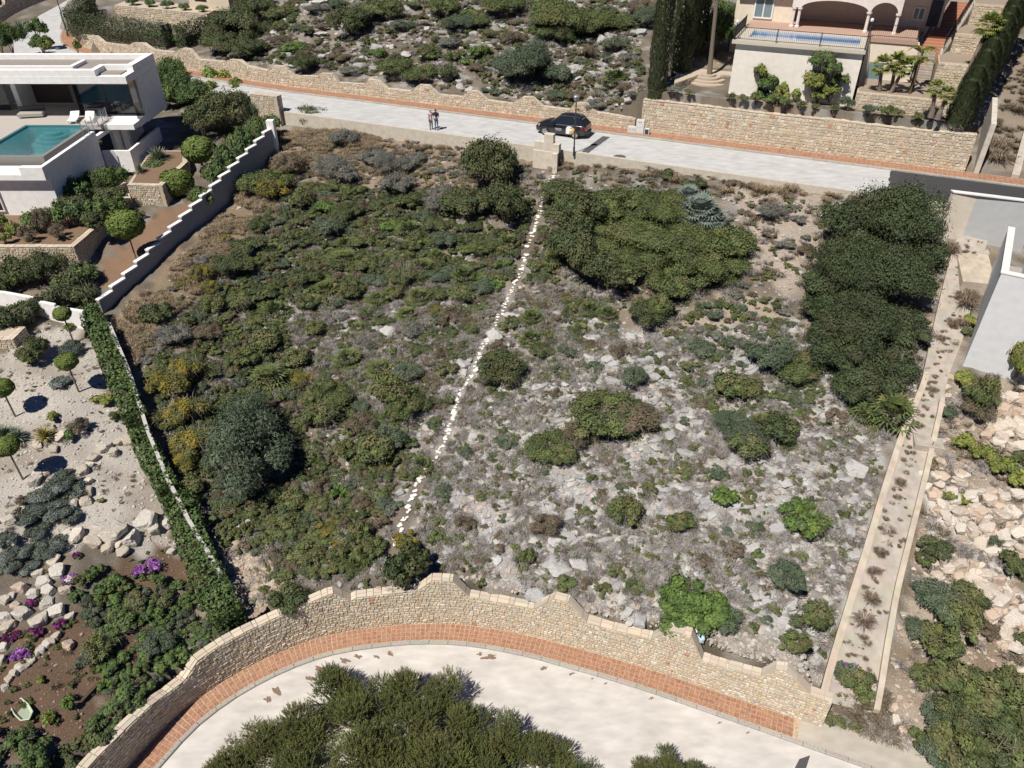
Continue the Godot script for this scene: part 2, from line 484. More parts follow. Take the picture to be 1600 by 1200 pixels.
func build_ground():
	var mb := MB.new()
	var x0 := -84.0
	var x1 := 72.0
	var d0 := -14.0
	var d1 := 150.0
	# finer where the picture looks closely
	var xs := []
	var ds := []
	var q := x0
	while q < x1:
		xs.append(q); q += 0.42 if q > -40.0 and q < 34.0 else 1.5
	xs.append(x1)
	q = d0
	while q < d1:
		ds.append(q); q += 0.42 if q > 9.0 and q < 90.0 else 2.0
	ds.append(d1)
	var nx := xs.size()
	var hs := PackedFloat32Array()
	for d in ds:
		for x in xs:
			hs.push_back(ground(x, d))
	for j in ds.size():
		for k in nx:
			var h := hs[j * nx + k]
			mb.v.push_back(Vector3(xs[k], h, -ds[j]))
			mb.c.push_back(ground_color(xs[k], ds[j]))
			var k0 := maxi(k - 1, 0)
			var k1 := mini(k + 1, nx - 1)
			var j0 := maxi(j - 1, 0)
			var j1 := mini(j + 1, ds.size() - 1)
			var gx: float = (hs[j * nx + k1] - hs[j * nx + k0]) / (xs[k1] - xs[k0])
			var gd: float = (hs[j1 * nx + k] - hs[j0 * nx + k]) / (ds[j1] - ds[j0])
			mb.n.push_back(Vector3(-gx, 1.0, gd).normalized())
	for j in ds.size() - 1:
		for k in nx - 1:
			var a := j * nx + k
			for t in [a, a + nx, a + 1, a + 1, a + nx, a + nx + 1]: mb.i.push_back(t)
	var m := grain("earth", 1.0, 0.045, 0.6, 1.0, 0.45)
	structure(mb, "terrain", m, "scrubby stony hillside sloping down between the two streets")
	# far land to the horizon, below the built sheet
	var far := MB.new()
	far.quad(Vector3(-900, -40, 900), Vector3(900, -40, 900), Vector3(900, -40, -900), Vector3(-900, -40, -900), lin(0.2, 0.18, 0.13))
	structure(far, "ground", m, "far low land around the hillside")

var low_kerb := []      # front edge of the lower kerb, left to right
var near_edge := []     # near edge of the upper street, left to right
func build_streets():
	var concrete := StandardMaterial3D.new()
	concrete.vertex_color_use_as_albedo = true
	concrete.roughness = 0.9
	concrete.cull_mode = BaseMaterial3D.CULL_DISABLED
	concrete.albedo_texture = noise_tex(0.012, Color(0.90, 0.90, 0.89), Color(1, 1, 1), 1024, 6, 77)
	concrete.uv1_triplanar = true; concrete.uv1_world_triplanar = true; concrete.uv1_scale = Vector3(0.05, 0.12, 0.12)
	concrete.detail_enabled = true
	concrete.detail_blend_mode = BaseMaterial3D.BLEND_MODE_MUL
	concrete.detail_albedo = noise_tex(0.03, Color(0.93, 0.93, 0.93), Color(1, 1, 1), 512, 5, 78)
	mats["concrete"] = concrete
	# ----- upper street
	near_edge = smooth_path([w3(-74, 0, 150), w3(-70, 0, 130), w3(-66.5, 0, 112), w3(-60, 0, 97), w3(-50, 0, 87.5), w3(-38, 0, 80.2), w3(-27, 0, 74.07), w3(-10, 0, 66.66), w3(10, 0, 57.94), w3(30, 0, 49.22), w3(66, 0, 33.5)], 0.5)
	var far_edge := shifted(near_edge, -5.5)
	var cut := 0
	for k in near_edge.size():
		if near_edge[k].x < 27.2: cut = k
	var road := MB.new()
	road_sheet(road, near_edge.slice(0, cut + 1), far_edge.slice(0, cut + 1), lin(0.575, 0.585, 0.595))
	structure(road, "upper_road", concrete, "pale concrete street above the plot")
	var dark_run := MB.new()
	# the dark stretch of street starts on a slanting ragged edge
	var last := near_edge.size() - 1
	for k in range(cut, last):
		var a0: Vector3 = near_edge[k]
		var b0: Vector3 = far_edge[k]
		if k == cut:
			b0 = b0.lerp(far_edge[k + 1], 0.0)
		dark_run.quad(a0, near_edge[k + 1], far_edge[k + 1], b0, lin(0.068, 0.070, 0.078))
	var asphalt := grain("asphalt", 0.92, 0.05, 0.65, 1.0, 0.5, 0.3)  # dark grainy surface, shared with the trench repairs
	structure(dark_run, "dark_road", asphalt, "dark stretch of the upper street")
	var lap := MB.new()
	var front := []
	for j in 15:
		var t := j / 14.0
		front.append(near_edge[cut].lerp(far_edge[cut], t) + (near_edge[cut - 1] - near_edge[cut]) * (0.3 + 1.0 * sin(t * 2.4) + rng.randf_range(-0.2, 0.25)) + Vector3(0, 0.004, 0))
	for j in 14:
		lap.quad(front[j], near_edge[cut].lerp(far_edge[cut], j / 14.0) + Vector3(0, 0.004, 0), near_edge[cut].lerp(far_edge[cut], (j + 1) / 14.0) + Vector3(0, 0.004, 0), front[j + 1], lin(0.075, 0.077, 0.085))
	structure(lap, "dark_patch", asphalt, "ragged edge of the dark stretch lapping over the concrete street")
	# trench repair across the street beside the lamp
	var tr := MB.new()
	var ta := P(905.5, 239.0, 0.004)
	var tb := P(919.0, 239.5, 0.004)
	var tc := P(953.5, 214.0, 0.004)
	var td := P(942.0, 212.5, 0.004)
	for j in 8:
		var e0 := Vector3(rng.randf_range(-0.05, 0.05), 0, 0)
		tr.quad(ta.lerp(td, j / 8.0), tb.lerp(tc, j / 8.0) + e0, tb.lerp(tc, (j + 1) / 8.0), ta.lerp(td, (j + 1) / 8.0), vary(lin(0.125, 0.128, 0.138), 0.05))
	structure(tr, "dark_patch", asphalt, "dark trench repair crossing the pale upper street behind the lamp")
	# far kerb, tiles
	var kerb := MB.new()
	kerb_line(kerb, far_edge, -0.2, 0.13)
	structure(kerb, "upper_kerb", grain("kerb", 0.9, 0.03, 0.7, 1.0, 0.7), "concrete kerb of the upper pavement")
	var bed := MB.new()
	var ta2 := shifted(far_edge, -0.2, 0.115)
	var tb2 := shifted(far_edge, -1.62, 0.115)
	ribbon(bed, ta2, tb2, lin(0.60, 0.47, 0.33))
	var pave := structure(bed, "upper_pavement", grain("grout", 0.95), "red tiled pavement along the upper stone wall")
	var tiles := MB.new()
	tile_rows(tiles, far_edge, -0.22, 4, 0.333, 0.118, null)
	meta(part(tiles, "tiles", grain("tile", 0.8, 0.02, 0.8, 1.0, 1.5), pave), "", "", "", "stuff")
	# low retaining wall on the near side
	var low := MB.new()
	var w0 := []
	for p in near_edge:
		if p.x > -30.0 and p.x < 31.5: w0.append(p)
	wall_core(low, shifted(w0, 0.28, -1.5), 0.28, [[0.0, 1.56], [200.0, 1.56]], lin(0.60, 0.56, 0.48))
	solo(low, "road_retaining_wall", grain("render", 0.95, 0.015, 0.85, 1.0, 0.25), "low bare concrete retaining wall holding up the upper street above the plot", "wall")
	# ----- lower street
	var lp := []
	for q in [[-34.0, -14.0], [-24.0, 3.0], [-19.0, 11.6], [-17.3, 15.5], [-16.0, 18.3], [-14.9, 20.2], [-12.9, 22.1], [-10.0, 23.7], [-6.8, 24.4], [-3.4, 24.55], [0.0, 24.0], [3.3, 23.0], [6.4, 21.95], [9.4, 20.75], [13.7, 19.0], [18.0, 17.2], [24.0, 14.5], [40.0, 6.5]]: lp.append(w3(q[0], LOW, q[1]))
	low_kerb = smooth_path(lp, 0.25)
	var inner := shifted(low_kerb, 6.2)
	var lr := MB.new()
	road_sheet(lr, low_kerb, inner, lin(0.645, 0.62, 0.595))
	structure(lr, "lower_road", concrete, "pale concrete street bending below the plot")
	var lk := MB.new()
	kerb_line(lk, low_kerb, -0.2, 0.13)
	structure(lk, "lower_kerb", grain("kerb", 0.9), "concrete kerb of the lower bend")
	# pavement up to the end of the tiles at px 1255
	var end := 0
	var e_at := P(1255, 1163, LOW)
	for k in low_kerb.size():
		if low_kerb[k].x < e_at.x + 0.15: end = k
	var lk2 := low_kerb.slice(0, end)
	var bed2 := MB.new()
	ribbon(bed2, shifted(lk2, -0.2, 0.115), shifted(lk2, -1.3, 0.115), lin(0.62, 0.49, 0.34))
	var pave2 := structure(bed2, "lower_pavement", grain("grout", 0.95), "red tiled pavement curving under the stone retaining wall")
	var rest := MB.new()
	tile_rows(rest, lk2, -0.22, 4, 0.25, 0.118, pave2)
	meta(part(rest, "tiles", grain("tile", 0.8), pave2), "", "", "", "stuff")
	# bare concrete apron beyond the tiles
	var ap := MB.new()
	var lk3 := low_kerb.slice(end - 1)
	ribbon(ap, shifted(lk3, -0.2, 0.117), shifted(lk3, -1.9, 0.117), lin(0.52, 0.48, 0.42))
	structure(ap, "concrete_apron", concrete, "stained concrete apron where the red tiles end")
	# trench repair across the lower street
	var t2 := MB.new()
	t2.quad(P(1249, 1186, LOW + 0.004), P(1266, 1180, LOW + 0.004), P(1255, 1215, LOW + 0.004), P(1234, 1215, LOW + 0.004), lin(0.11, 0.11, 0.12))
	structure(t2, "dark_patch", asphalt, "dark trench repair crossing the lower street near the end of the tiles")
	# washed red earth lying in the gutter of the bend
	for b in [[418, 1093, 10, 8], [432, 1080, 16, 7], [505, 1047, 20, 8], [485, 1060, 12, 5], [538, 1032, 14, 5], [560, 1026, 13, 5], [588, 1026, 8, 4], [608, 1021, 11, 5], [765, 1026, 18, 7], [750, 1022, 8, 4], [851, 1044, 9, 4], [893, 1053, 7, 3], [926, 1060, 5, 2], [946, 1068, 5, 2], [1018, 1091, 7, 3], [1125, 1129, 6, 2], [1168, 1145, 6, 2]]:
		var m := MB.new()
		var c := P(b[0], b[1], LOW + 0.004)
		var k := 0.72 * depth_of(c) / FOC
		var ring := []
		for j in 16:
			var a := TAU * j / 16.0
			var r := 0.75 + 0.9 * n2.get_noise_2d(b[0] + cos(a) * 3.0, sin(a) * 3.0)
			ring.append(c + Vector3(cos(a) * b[2] * k * r, 0, (sin(a) * b[3] * k * r) / 0.8 - cos(a) * b[2] * k * r * clampf((700.0 - b[0]) / 600.0, -0.4, 0.5) * -1.0))
		for j in 16: m.tri(c, ring[j], ring[(j + 1) % 16], vary(lin(0.34, 0.24, 0.185), 0.08))
		structure(m, "dirt_patch", grain("dirt", 1.0, 0.05, 0.6, 1.0, 1.2), "dried red earth washed into the gutter of the lower street")
	# manhole cover in the upper street
	var mh := thing("manhole_cover", "round iron manhole cover set in the pale upper street", "manhole", P(968, 245, 0.0))
	var rim := MB.new()
	rim.lathe(Vector3.ZERO, [[0.50, 0.002], [0.50, 0.008], [0.40, 0.008], [0.40, 0.003]], 24, lin(0.20, 0.18, 0.17))
	part(rim, "rim", plain("iron", lin(0.16, 0.145, 0.135), 0.6, 0.4), mh)
	var lid := MB.new()
	lid.lathe(Vector3.ZERO, [[0.39, 0.003], [0.39, 0.012], [0.3, 0.012], [0.29, 0.006], [0.2, 0.006], [0.19, 0.012], [0.0, 0.012]], 24, lin(0.2, 0.18, 0.17))
	part(lid, "lid", plain("iron", lin(0.12, 0.11, 0.1), 0.6, 0.4), mh)

# a street surface whose tone wanders: dust, tyre dirt along the wheel tracks, old slabs between sawn joints
func road_sheet(mb: MB, a: Array, b: Array, col: Color):
	var rows := 18
	for k in a.size():
		for j in rows + 1:
			var t := float(j) / rows
			var p: Vector3 = a[k].lerp(b[k], t)
			mb.v.push_back(p)
			var w := 1.0 + 0.09 * n3.get_noise_2d(k * 0.5, j * 3.0) + 0.07 * n2.get_noise_2d(p.x * 2.0, p.z * 2.0) + 0.06 * n1.get_noise_2d(p.x * 3.0 + 50.0, p.z * 3.0)
			for tr in [0.2, 0.44, 0.62, 0.86]:
				w -= 0.055 * clampf(1.0 - absf(t - tr) / 0.07, 0.0, 1.0) * (0.6 + 0.8 * n2.get_noise_2d(k * 0.4, tr * 90.0))
			mb.c.push_back(Color(col.r * w, col.g * w, col.b * w))
	for k in a.size() - 1:
		for j in rows:
			var q := k * (rows + 1) + j
			for t in [q, q + rows + 1, q + 1, q + 1, q + rows + 1, q + rows + 2]: mb.i.push_back(t)
func kerb_line(mb: MB, edge: Array, width: float, high: float):
	var ls := path_len(edge)
	var s := 0.0
	while s < ls[-1] - 1.0:
		var a := on_path(edge, ls, s + 0.008)
		var b := on_path(edge, ls, s + 0.992)
		var t := (b - a).normalized()
		var nn := Vector3(-t.z, 0, t.x) * width
		var col := vary(lin(0.50, 0.475, 0.43), 0.08)
		var up := Vector3(0, high, 0)
		var dn := Vector3(0, -0.15, 0)
		var ch := nn.normalized() * 0.03
		mb.hexa([a + dn, b + dn, b + nn + dn, a + nn + dn, a + up * 0.75, b + up * 0.75, b + nn + up * 0.75, a + nn + up * 0.75], col)
		mb.hexa([a + up * 0.75, b + up * 0.75, b + nn + up * 0.75, a + nn + up * 0.75, a + up + ch, b + up + ch, b + nn + up, a + nn + up], col)
		s += 1.0
func tile_rows(mb: MB, edge: Array, off: float, rows: int, size: float, y: float, singles):
	# square tiles in rows that follow the kerb; the middle ones as pieces of their own
	var ls := path_len(edge)
	var count := int(ls[-1] / size)
	var mats_t := []
	for k in 5:
		var m: StandardMaterial3D = grain("tile", 0.8).duplicate()
		m.vertex_color_use_as_albedo = false
		var tint: Color = [lin(0.47, 0.245, 0.155), lin(0.44, 0.225, 0.142), lin(0.49, 0.265, 0.172), lin(0.42, 0.215, 0.14), lin(0.46, 0.255, 0.17)][k]
		m.albedo_color = tint.linear_to_srgb()
		mats_t.append(m)
	var mid := 0
	if singles:
		for k in count:
			if on_path(edge, ls, k * size).x < -3.0: mid = k
	for k in count:
		var a := on_path(edge, ls, k * size + 0.007)
		var b := on_path(edge, ls, (k + 1) * size - 0.007)
		var t := (b - a).normalized()
		var nn := Vector3(t.z, 0, -t.x)
		for r in rows:
			var one: MB = mb
			var alone: bool = singles != null and absi(k - mid) < 37
			if alone: one = MB.new()
			var o0 := -off + r * size + 0.007
			var o1 := -off + (r + 1) * size - 0.007
			var up := Vector3(0, y + rng.randf_range(0.0, 0.003), 0)
			var col := vary([lin(0.47, 0.245, 0.155), lin(0.44, 0.225, 0.142), lin(0.49, 0.265, 0.172), lin(0.42, 0.215, 0.14), lin(0.46, 0.255, 0.17)][rng.randi() % 5], 0.06)
			var c := [a + nn * o0, b + nn * o0, b + nn * o1, a + nn * o1]
			var e := nn * 0.004
			var f := t * 0.004
			one.hexa([c[0] + Vector3(0, y - 0.01, 0), c[1] + Vector3(0, y - 0.01, 0), c[2] + Vector3(0, y - 0.01, 0), c[3] + Vector3(0, y - 0.01, 0), c[0] + up + e + f, c[1] + up + e - f, c[2] + up - e - f, c[3] + up - e + f], col)
			if alone: part(one, "tile", mats_t[rng.randi() % 5], singles)

func build_walls():
	var mortar := grain("mortar", 0.95, 0.03, 0.82, 1.0, 0.9)
	var stone := grain("stone", 0.9, 0.03, 0.84, 1.0, 1.3)
	# ----- the curved retaining wall under the plot
	var face := []
	var end_x := P(1281, 1115, LOW).x
	for p in shifted(low_kerb, -1.27):
		if p.x < end_x: face.append(p)
	var tp := [[150, 1181], [232, 1101], [266, 1093], [288, 1069], [306, 1031], [350, 1003], [400, 977], [460, 951], [512, 928], [522, 926], [545, 938], [556, 933], [600, 928], [654, 922], [678, 906], [705, 907], [733, 931], [768, 937], [800, 944], [832, 950], [862, 934], [890, 940], [914, 971], [960, 984], [1016, 997], [1050, 983], [1082, 992], [1096, 1030], [1140, 1043], [1187, 1056], [1212, 1044], [1232, 1047], [1262, 1084]]
	var tops := tops_from_pixels(face, tp)
	for t in tops: t[1] = clampf(t[1] - 0.08, 1.9, 4.2)
	var o := thing("stone_retaining_wall", "long curved rubble stone retaining wall with stepped humps above the lower red pavement", "wall")
	var core := MB.new()
	wall_core(core, face, 0.45, tops, lin(0.60, 0.52, 0.40))
	part(core, "core", mortar, o)
	var st := MB.new()
	var first := 0.0
	lay_stones(st, face, 1.0, tops, 0.0, 0.21, first)
	stuff(st, "stones", stone, o)
	var cap := MB.new()
	coping_stones(cap, face, 0.45, tops, 0.05, 0.015)
	stuff(cap, "coping", stone, o)
	# ----- the humped wall beyond the upper street
	var up_face := []
	for p in shifted(near_edge, -7.15, 0.0):
		up_face.append(p)
	var low_part := []
	var tall_part := []
	var xe := P(1003, 222, 0.0).x
	var x_end := P(1517, 272, 0.0).x
	for p in up_face:
		if p.x > -57.0 and p.x < xe: low_part.append(p)
		elif p.x >= xe and p.x < x_end: tall_part.append(p)
	var hp := []
	for q in [[440, 230], [560, 220], [600, 225], [645, 265], [800, 285], [830, 268], [890, 268], [945, 312], [1085, 325], [1130, 300], [1180, 305], [1230, 370], [1400, 385], [1440, 372], [1490, 375], [1545, 410], [1600, 425]]: hp.append([q[0] / 4.0, q[1] / 4.0])
	for q in [[80, 440], [115, 410], [185, 415], [230, 470], [380, 478], [415, 458], [470, 460], [520, 515], [665, 525], [710, 495], [760, 500], [810, 555], [965, 570], [1010, 530], [1065, 532], [1125, 590], [1280, 605], [1330, 565], [1390, 568], [1440, 625], [1580, 643]]: hp.append([400 + q[0] / 4.0, q[1] / 4.0])
	for q in [[10, 647], [60, 605], [130, 608], [185, 665], [350, 685], [390, 640], [460, 645], [520, 700], [780, 745]]: hp.append([800 + q[0] / 4.0, q[1] / 4.0])
	var t2 := tops_from_pixels(low_part, hp)
	for t in t2: t[1] = clampf(t[1] - 0.06, 1.0, 3.2)
	o = thing("stone_boundary_wall", "low rubble stone wall with a row of humps along the upper pavement", "wall")
	core = MB.new()
	wall_core(core, low_part, 0.4, t2, lin(0.60, 0.52, 0.40))
	part(core, "core", mortar, o)
	st = MB.new()
	lay_stones(st, low_part, 1.0, t2, 0.0, 0.26)
	stuff(st, "stones", stone, o)
	cap = MB.new()
	coping_stones(cap, low_part, 0.4, t2, 0.05, 0.025)
	stuff(cap, "coping", stone, o)
	# ----- the tall wall under the cream villa
	var t3 := tops_from_pixels(tall_part, [[1006, 155], [1100, 165], [1200, 177], [1300, 187], [1400, 199], [1500, 209], [1524, 211]])
	for t in t3: t[1] -= 0.05
	o = thing("stone_terrace_wall", "tall straight rubble stone wall below the cream villa", "wall")
	core = MB.new()
	wall_core(core, tall_part, 0.5, t3, lin(0.60, 0.52, 0.40))
	part(core, "core", mortar, o)
	st = MB.new()
	lay_stones(st, tall_part, 1.0, t3, 0.0, 0.24)
	stuff(st, "stones", stone, o)
	cap = MB.new()
	coping_stones(cap, tall_part, 0.5, t3, 0.05, 0.04)
	stuff(cap, "coping", stone, o)

func setup():
	rng.seed = 20240611
	for q in [[n1, 5, 0.09, 4], [n2, 9, 0.33, 3], [n3, 17, 0.2, 4]]:
		q[0].seed = q[1]; q[0].frequency = q[2]; q[0].fractal_octaves = q[3]; q[0].noise_type = FastNoiseLite.TYPE_SIMPLEX_SMOOTH
	var cam := Camera3D.new()
	cam.name = "camera"
	cam.fov = rad_to_deg(2.0 * atan(600.0 / FOC))
	cam.position = Vector3(0, EYE, 0)
	cam.rotation_degrees = Vector3(-PITCH, 0, 0)
	cam.far = 1500.0
	add_child(cam); cam.current = true
	var env := Environment.new()
	env.background_mode = Environment.BG_SKY
	var sky := Sky.new()
	var sm := ProceduralSkyMaterial.new()
	sm.sky_top_color = Color(0.20, 0.36, 0.66)
	sm.sky_horizon_color = Color(0.62, 0.72, 0.85)
	sm.ground_bottom_color = Color(0.30, 0.27, 0.22)
	sm.ground_horizon_color = Color(0.50, 0.50, 0.48)
	sm.sun_angle_max = 2.0
	sky.sky_material = sm
	env.sky = sky
	env.background_energy_multiplier = 0.33
	env.tonemap_mode = Environment.TONE_MAPPER_LINEAR
	env.tonemap_exposure = 1.16
	env.sdfgi_enabled = true; env.ssao_enabled = true; env.ssil_enabled = true
	var we := WorldEnvironment.new()
	we.name = "world_environment"; we.environment = env
	add_child(we)
	var sun := DirectionalLight3D.new()
	sun.name = "sun"
	sun.light_energy = 1.6
	sun.light_color = Color(1.0, 0.965, 0.915)
	sun.light_angular_distance = 0.5
	sun.shadow_enabled = true
	add_child(sun)
	# shadows fall to the right and away from the viewer, the sun high
	var el := deg_to_rad(57.0)
	sun.look_at_from_position(Vector3.ZERO, Vector3(0.64 * cos(el), -sin(el), -0.77 * cos(el)), Vector3.UP)

# ---------- plants
func unit() -> Vector3:
	var z := rng.randf_range(-1.0, 1.0)
	var a := rng.randf() * TAU
	var r := sqrt(1.0 - z * z)
	return Vector3(r * cos(a), z, r * sin(a))
func leaf(mb: MB, at: Vector3, nrm: Vector3, l: float, w: float, col: Color):
	var a := nrm.cross(unit()).normalized()
	var b := nrm.cross(a)
	mb.quad(at - a * l, at + b * w, at + a * l, at - b * w, col)
func pick(pal: Array) -> Color: return pal[rng.randi() % pal.size()]
# a lumpy dome of leaves, foot at the origin; r radius, h height
func dome(r: float, h: float, lumps: int, leaves: int, l: float, w: float, pal: Array, lift := 0.0, loose := 0.5) -> MB:
	var mb := MB.new()
	var cs := []
	for k in lumps:
		var u := unit()
		u.y = absf(u.y) * 1.1 - 0.12
		var f := rng.randf_range(0.45, 0.85)
		var lr := rng.randf_range(0.15, 0.42)
		cs.append([Vector3(u.x * r * f, lift + h * (0.42 + 0.5 * u.y * f), u.z * r * f), lr * r, lr * minf(h, r * 1.4) * 0.95, vary(pick(pal), 0.2)])
	for k in leaves:
		var c: Array = cs[rng.randi() % lumps]
		var u := unit()
		if u.y < -0.2: u.y = -u.y * 0.7
		var q := rng.randf_range(0.55, 1.06) if rng.randf() > 0.07 else rng.randf_range(1.05, 1.32)
		var at: Vector3 = c[0] + Vector3(u.x * c[1], u.y * c[2], u.z * c[1]) * q
		if at.y < 0.02: at.y = rng.randf_range(0.02, h * 0.25)
		leaf(mb, at, (u + unit() * loose).normalized(), l * rng.randf_range(0.7, 1.3), w * rng.randf_range(0.7, 1.3), vary(c[3], 0.22, 0.06))
	return mb
func stems(r: float, h: float, count: int, col: Color, thick := 0.03) -> MB:
	var mb := MB.new()
	for k in count:
		var a := TAU * k / count + rng.randf()
		var e := Vector3(cos(a) * r * rng.randf_range(0.3, 0.7), h * rng.randf_range(0.6, 0.85), sin(a) * r * rng.randf_range(0.3, 0.7))
		mb.tube([Vector3(cos(a) * 0.04, -0.15, sin(a) * 0.04), e * Vector3(0.35, 0.45, 0.35), e], [thick, thick * 0.75, thick * 0.3], 5, col)
	return mb
# twigs and thin blades standing out from the foot
func tuft(r: float, h: float, count: int, w: float, pal: Array, droop := 0.3) -> MB:
	var mb := MB.new()
	for k in count:
		var a := rng.randf() * TAU
		var o := Vector3(cos(a), 0, sin(a))
		var out := sqrt(rng.randf())
		var s := o * rng.randf() * r * 0.35
		var m := s + o * r * out * 0.55 + Vector3(0, h * rng.randf_range(0.5, 0.9), 0)
		var e := s + o * r * out * rng.randf_range(0.85, 1.15) + Vector3(0, h * rng.randf_range(0.75, 1.05) * (1.0 - droop * out), 0)
		var sd := o.cross(Vector3.UP).rotated(Vector3.UP, rng.randf_range(-0.8, 0.8)) * w
		var col := vary(pick(pal), 0.22)
		mb.quad(s - sd, s + sd, m + sd * 0.8, m - sd * 0.8, col)
		mb.tri(m - sd * 0.8, m + sd * 0.8, e, col)
	return mb
# a fan-leaved palm head
func fans(count: int, r: float, seg: int, pal: Array, low := -0.1, lift := 0.0) -> MB:
	var mb := MB.new()
	for k in count:
		var a := TAU * k * 0.618
		var el := lerpf(1.35, low, pow(float(k) / count, 0.8)) + rng.randf_range(-0.12, 0.12)
		var dir := Vector3(cos(a) * cos(el), sin(el), sin(a) * cos(el))
		var st := dir * r * rng.randf_range(0.42, 0.6)
		var side := dir.cross(Vector3.UP).normalized()
		var upv := side.cross(dir).normalized()
		var fr := r * rng.randf_range(0.42, 0.56)
		var col := vary(pick(pal), 0.16)
		mb.quad(Vector3(0, lift, 0), side * 0.012 + Vector3(0, lift, 0), st + side * 0.01 + Vector3(0, lift, 0), st + Vector3(0, lift, 0), col * Color(0.9, 0.95, 0.7))
		for s in seg:
			var t := lerpf(-1.75, 1.75, (s + 0.5) / seg)
			var fdir := (dir * cos(t) + side * sin(t)).normalized()
			var tip := st + fdir * fr * rng.randf_range(0.9, 1.1) - Vector3(0, fr * 0.18, 0) + upv * 0.03
			var wd := fdir.cross(upv).normalized() * fr * 0.085
			var m := st + fdir * fr * 0.5 + upv * 0.05
			var up := Vector3(0, lift, 0)
			var cc := vary(col, 0.12)
			mb.tri(st + up, m + wd + up, m - wd + up, cc)
			mb.tri(m - wd + up, m + wd + up, tip + up, cc)
	return mb
# leaf-clad slab or column between two heights, for hedges, climbers and cypresses
func clad(mb: MB, at: Vector3, nrm: Vector3, l: float, w: float, col: Color, loose := 0.6):
	leaf(mb, at, (nrm + unit() * loose).normalized(), l * rng.randf_range(0.7, 1.3), w * rng.randf_range(0.7, 1.3), vary(col, 0.24, 0.06))

var pals := {
	"mastic": [Color(0.066, 0.090, 0.032), Color(0.080, 0.106, 0.036), Color(0.058, 0.082, 0.034), Color(0.095, 0.105, 0.042)],
	"oak": [Color(0.098, 0.126, 0.042), Color(0.116, 0.142, 0.045), Color(0.082, 0.112, 0.040), Color(0.132, 0.136, 0.056)],
	"carob": [Color(0.052, 0.076, 0.030), Color(0.065, 0.088, 0.034), Color(0.045, 0.068, 0.028), Color(0.060, 0.072, 0.034)],
	"olive": [Color(0.088, 0.122, 0.076), Color(0.110, 0.142, 0.092), Color(0.078, 0.112, 0.068)],
	"rosemary": [Color(0.170, 0.175, 0.150), Color(0.140, 0.150, 0.125), Color(0.200, 0.195, 0.175)],
	"broom": [Color(0.155, 0.150, 0.038), Color(0.190, 0.170, 0.035), Color(0.120, 0.130, 0.040), Color(0.230, 0.190, 0.030)],
	"bright": [Color(0.095, 0.160, 0.036), Color(0.115, 0.180, 0.042), Color(0.080, 0.140, 0.036)],
	"brown": [Color(0.175, 0.135, 0.095), Color(0.140, 0.115, 0.080), Color(0.120, 0.110, 0.060), Color(0.205, 0.165, 0.120)],
	"grey": [Color(0.325, 0.305, 0.292), Color(0.270, 0.254, 0.245), Color(0.375, 0.352, 0.335)],
	"garden": [Color(0.075, 0.125, 0.034), Color(0.095, 0.145, 0.040), Color(0.060, 0.105, 0.032)],
	"lime": [Color(0.170, 0.205, 0.042), Color(0.140, 0.180, 0.040), Color(0.205, 0.215, 0.055)],
	"juniper": [Color(0.150, 0.185, 0.165), Color(0.125, 0.160, 0.140), Color(0.175, 0.205, 0.185), Color(0.110, 0.130, 0.095)],
	"straw": [Color(0.360, 0.285, 0.185), Color(0.300, 0.235, 0.155), Color(0.250, 0.190, 0.125), Color(0.410, 0.335, 0.230)],
	"palm": [Color(0.095, 0.130, 0.042), Color(0.120, 0.150, 0.048), Color(0.075, 0.110, 0.040), Color(0.160, 0.165, 0.060)],
	"bluepalm": [Color(0.165, 0.205, 0.185), Color(0.140, 0.180, 0.155), Color(0.195, 0.225, 0.205)],
	"pine": [Color(0.115, 0.138, 0.040), Color(0.135, 0.155, 0.044), Color(0.095, 0.120, 0.038), Color(0.155, 0.160, 0.056)],
	"cypress": [Color(0.048, 0.068, 0.026), Color(0.060, 0.080, 0.028), Color(0.042, 0.060, 0.026)],
	"purple": [Color(0.330, 0.120, 0.420), Color(0.420, 0.190, 0.520), Color(0.260, 0.080, 0.340)],
	"magenta": [Color(0.180, 0.022, 0.140), Color(0.130, 0.018, 0.105), Color(0.220, 0.040, 0.175)],
}
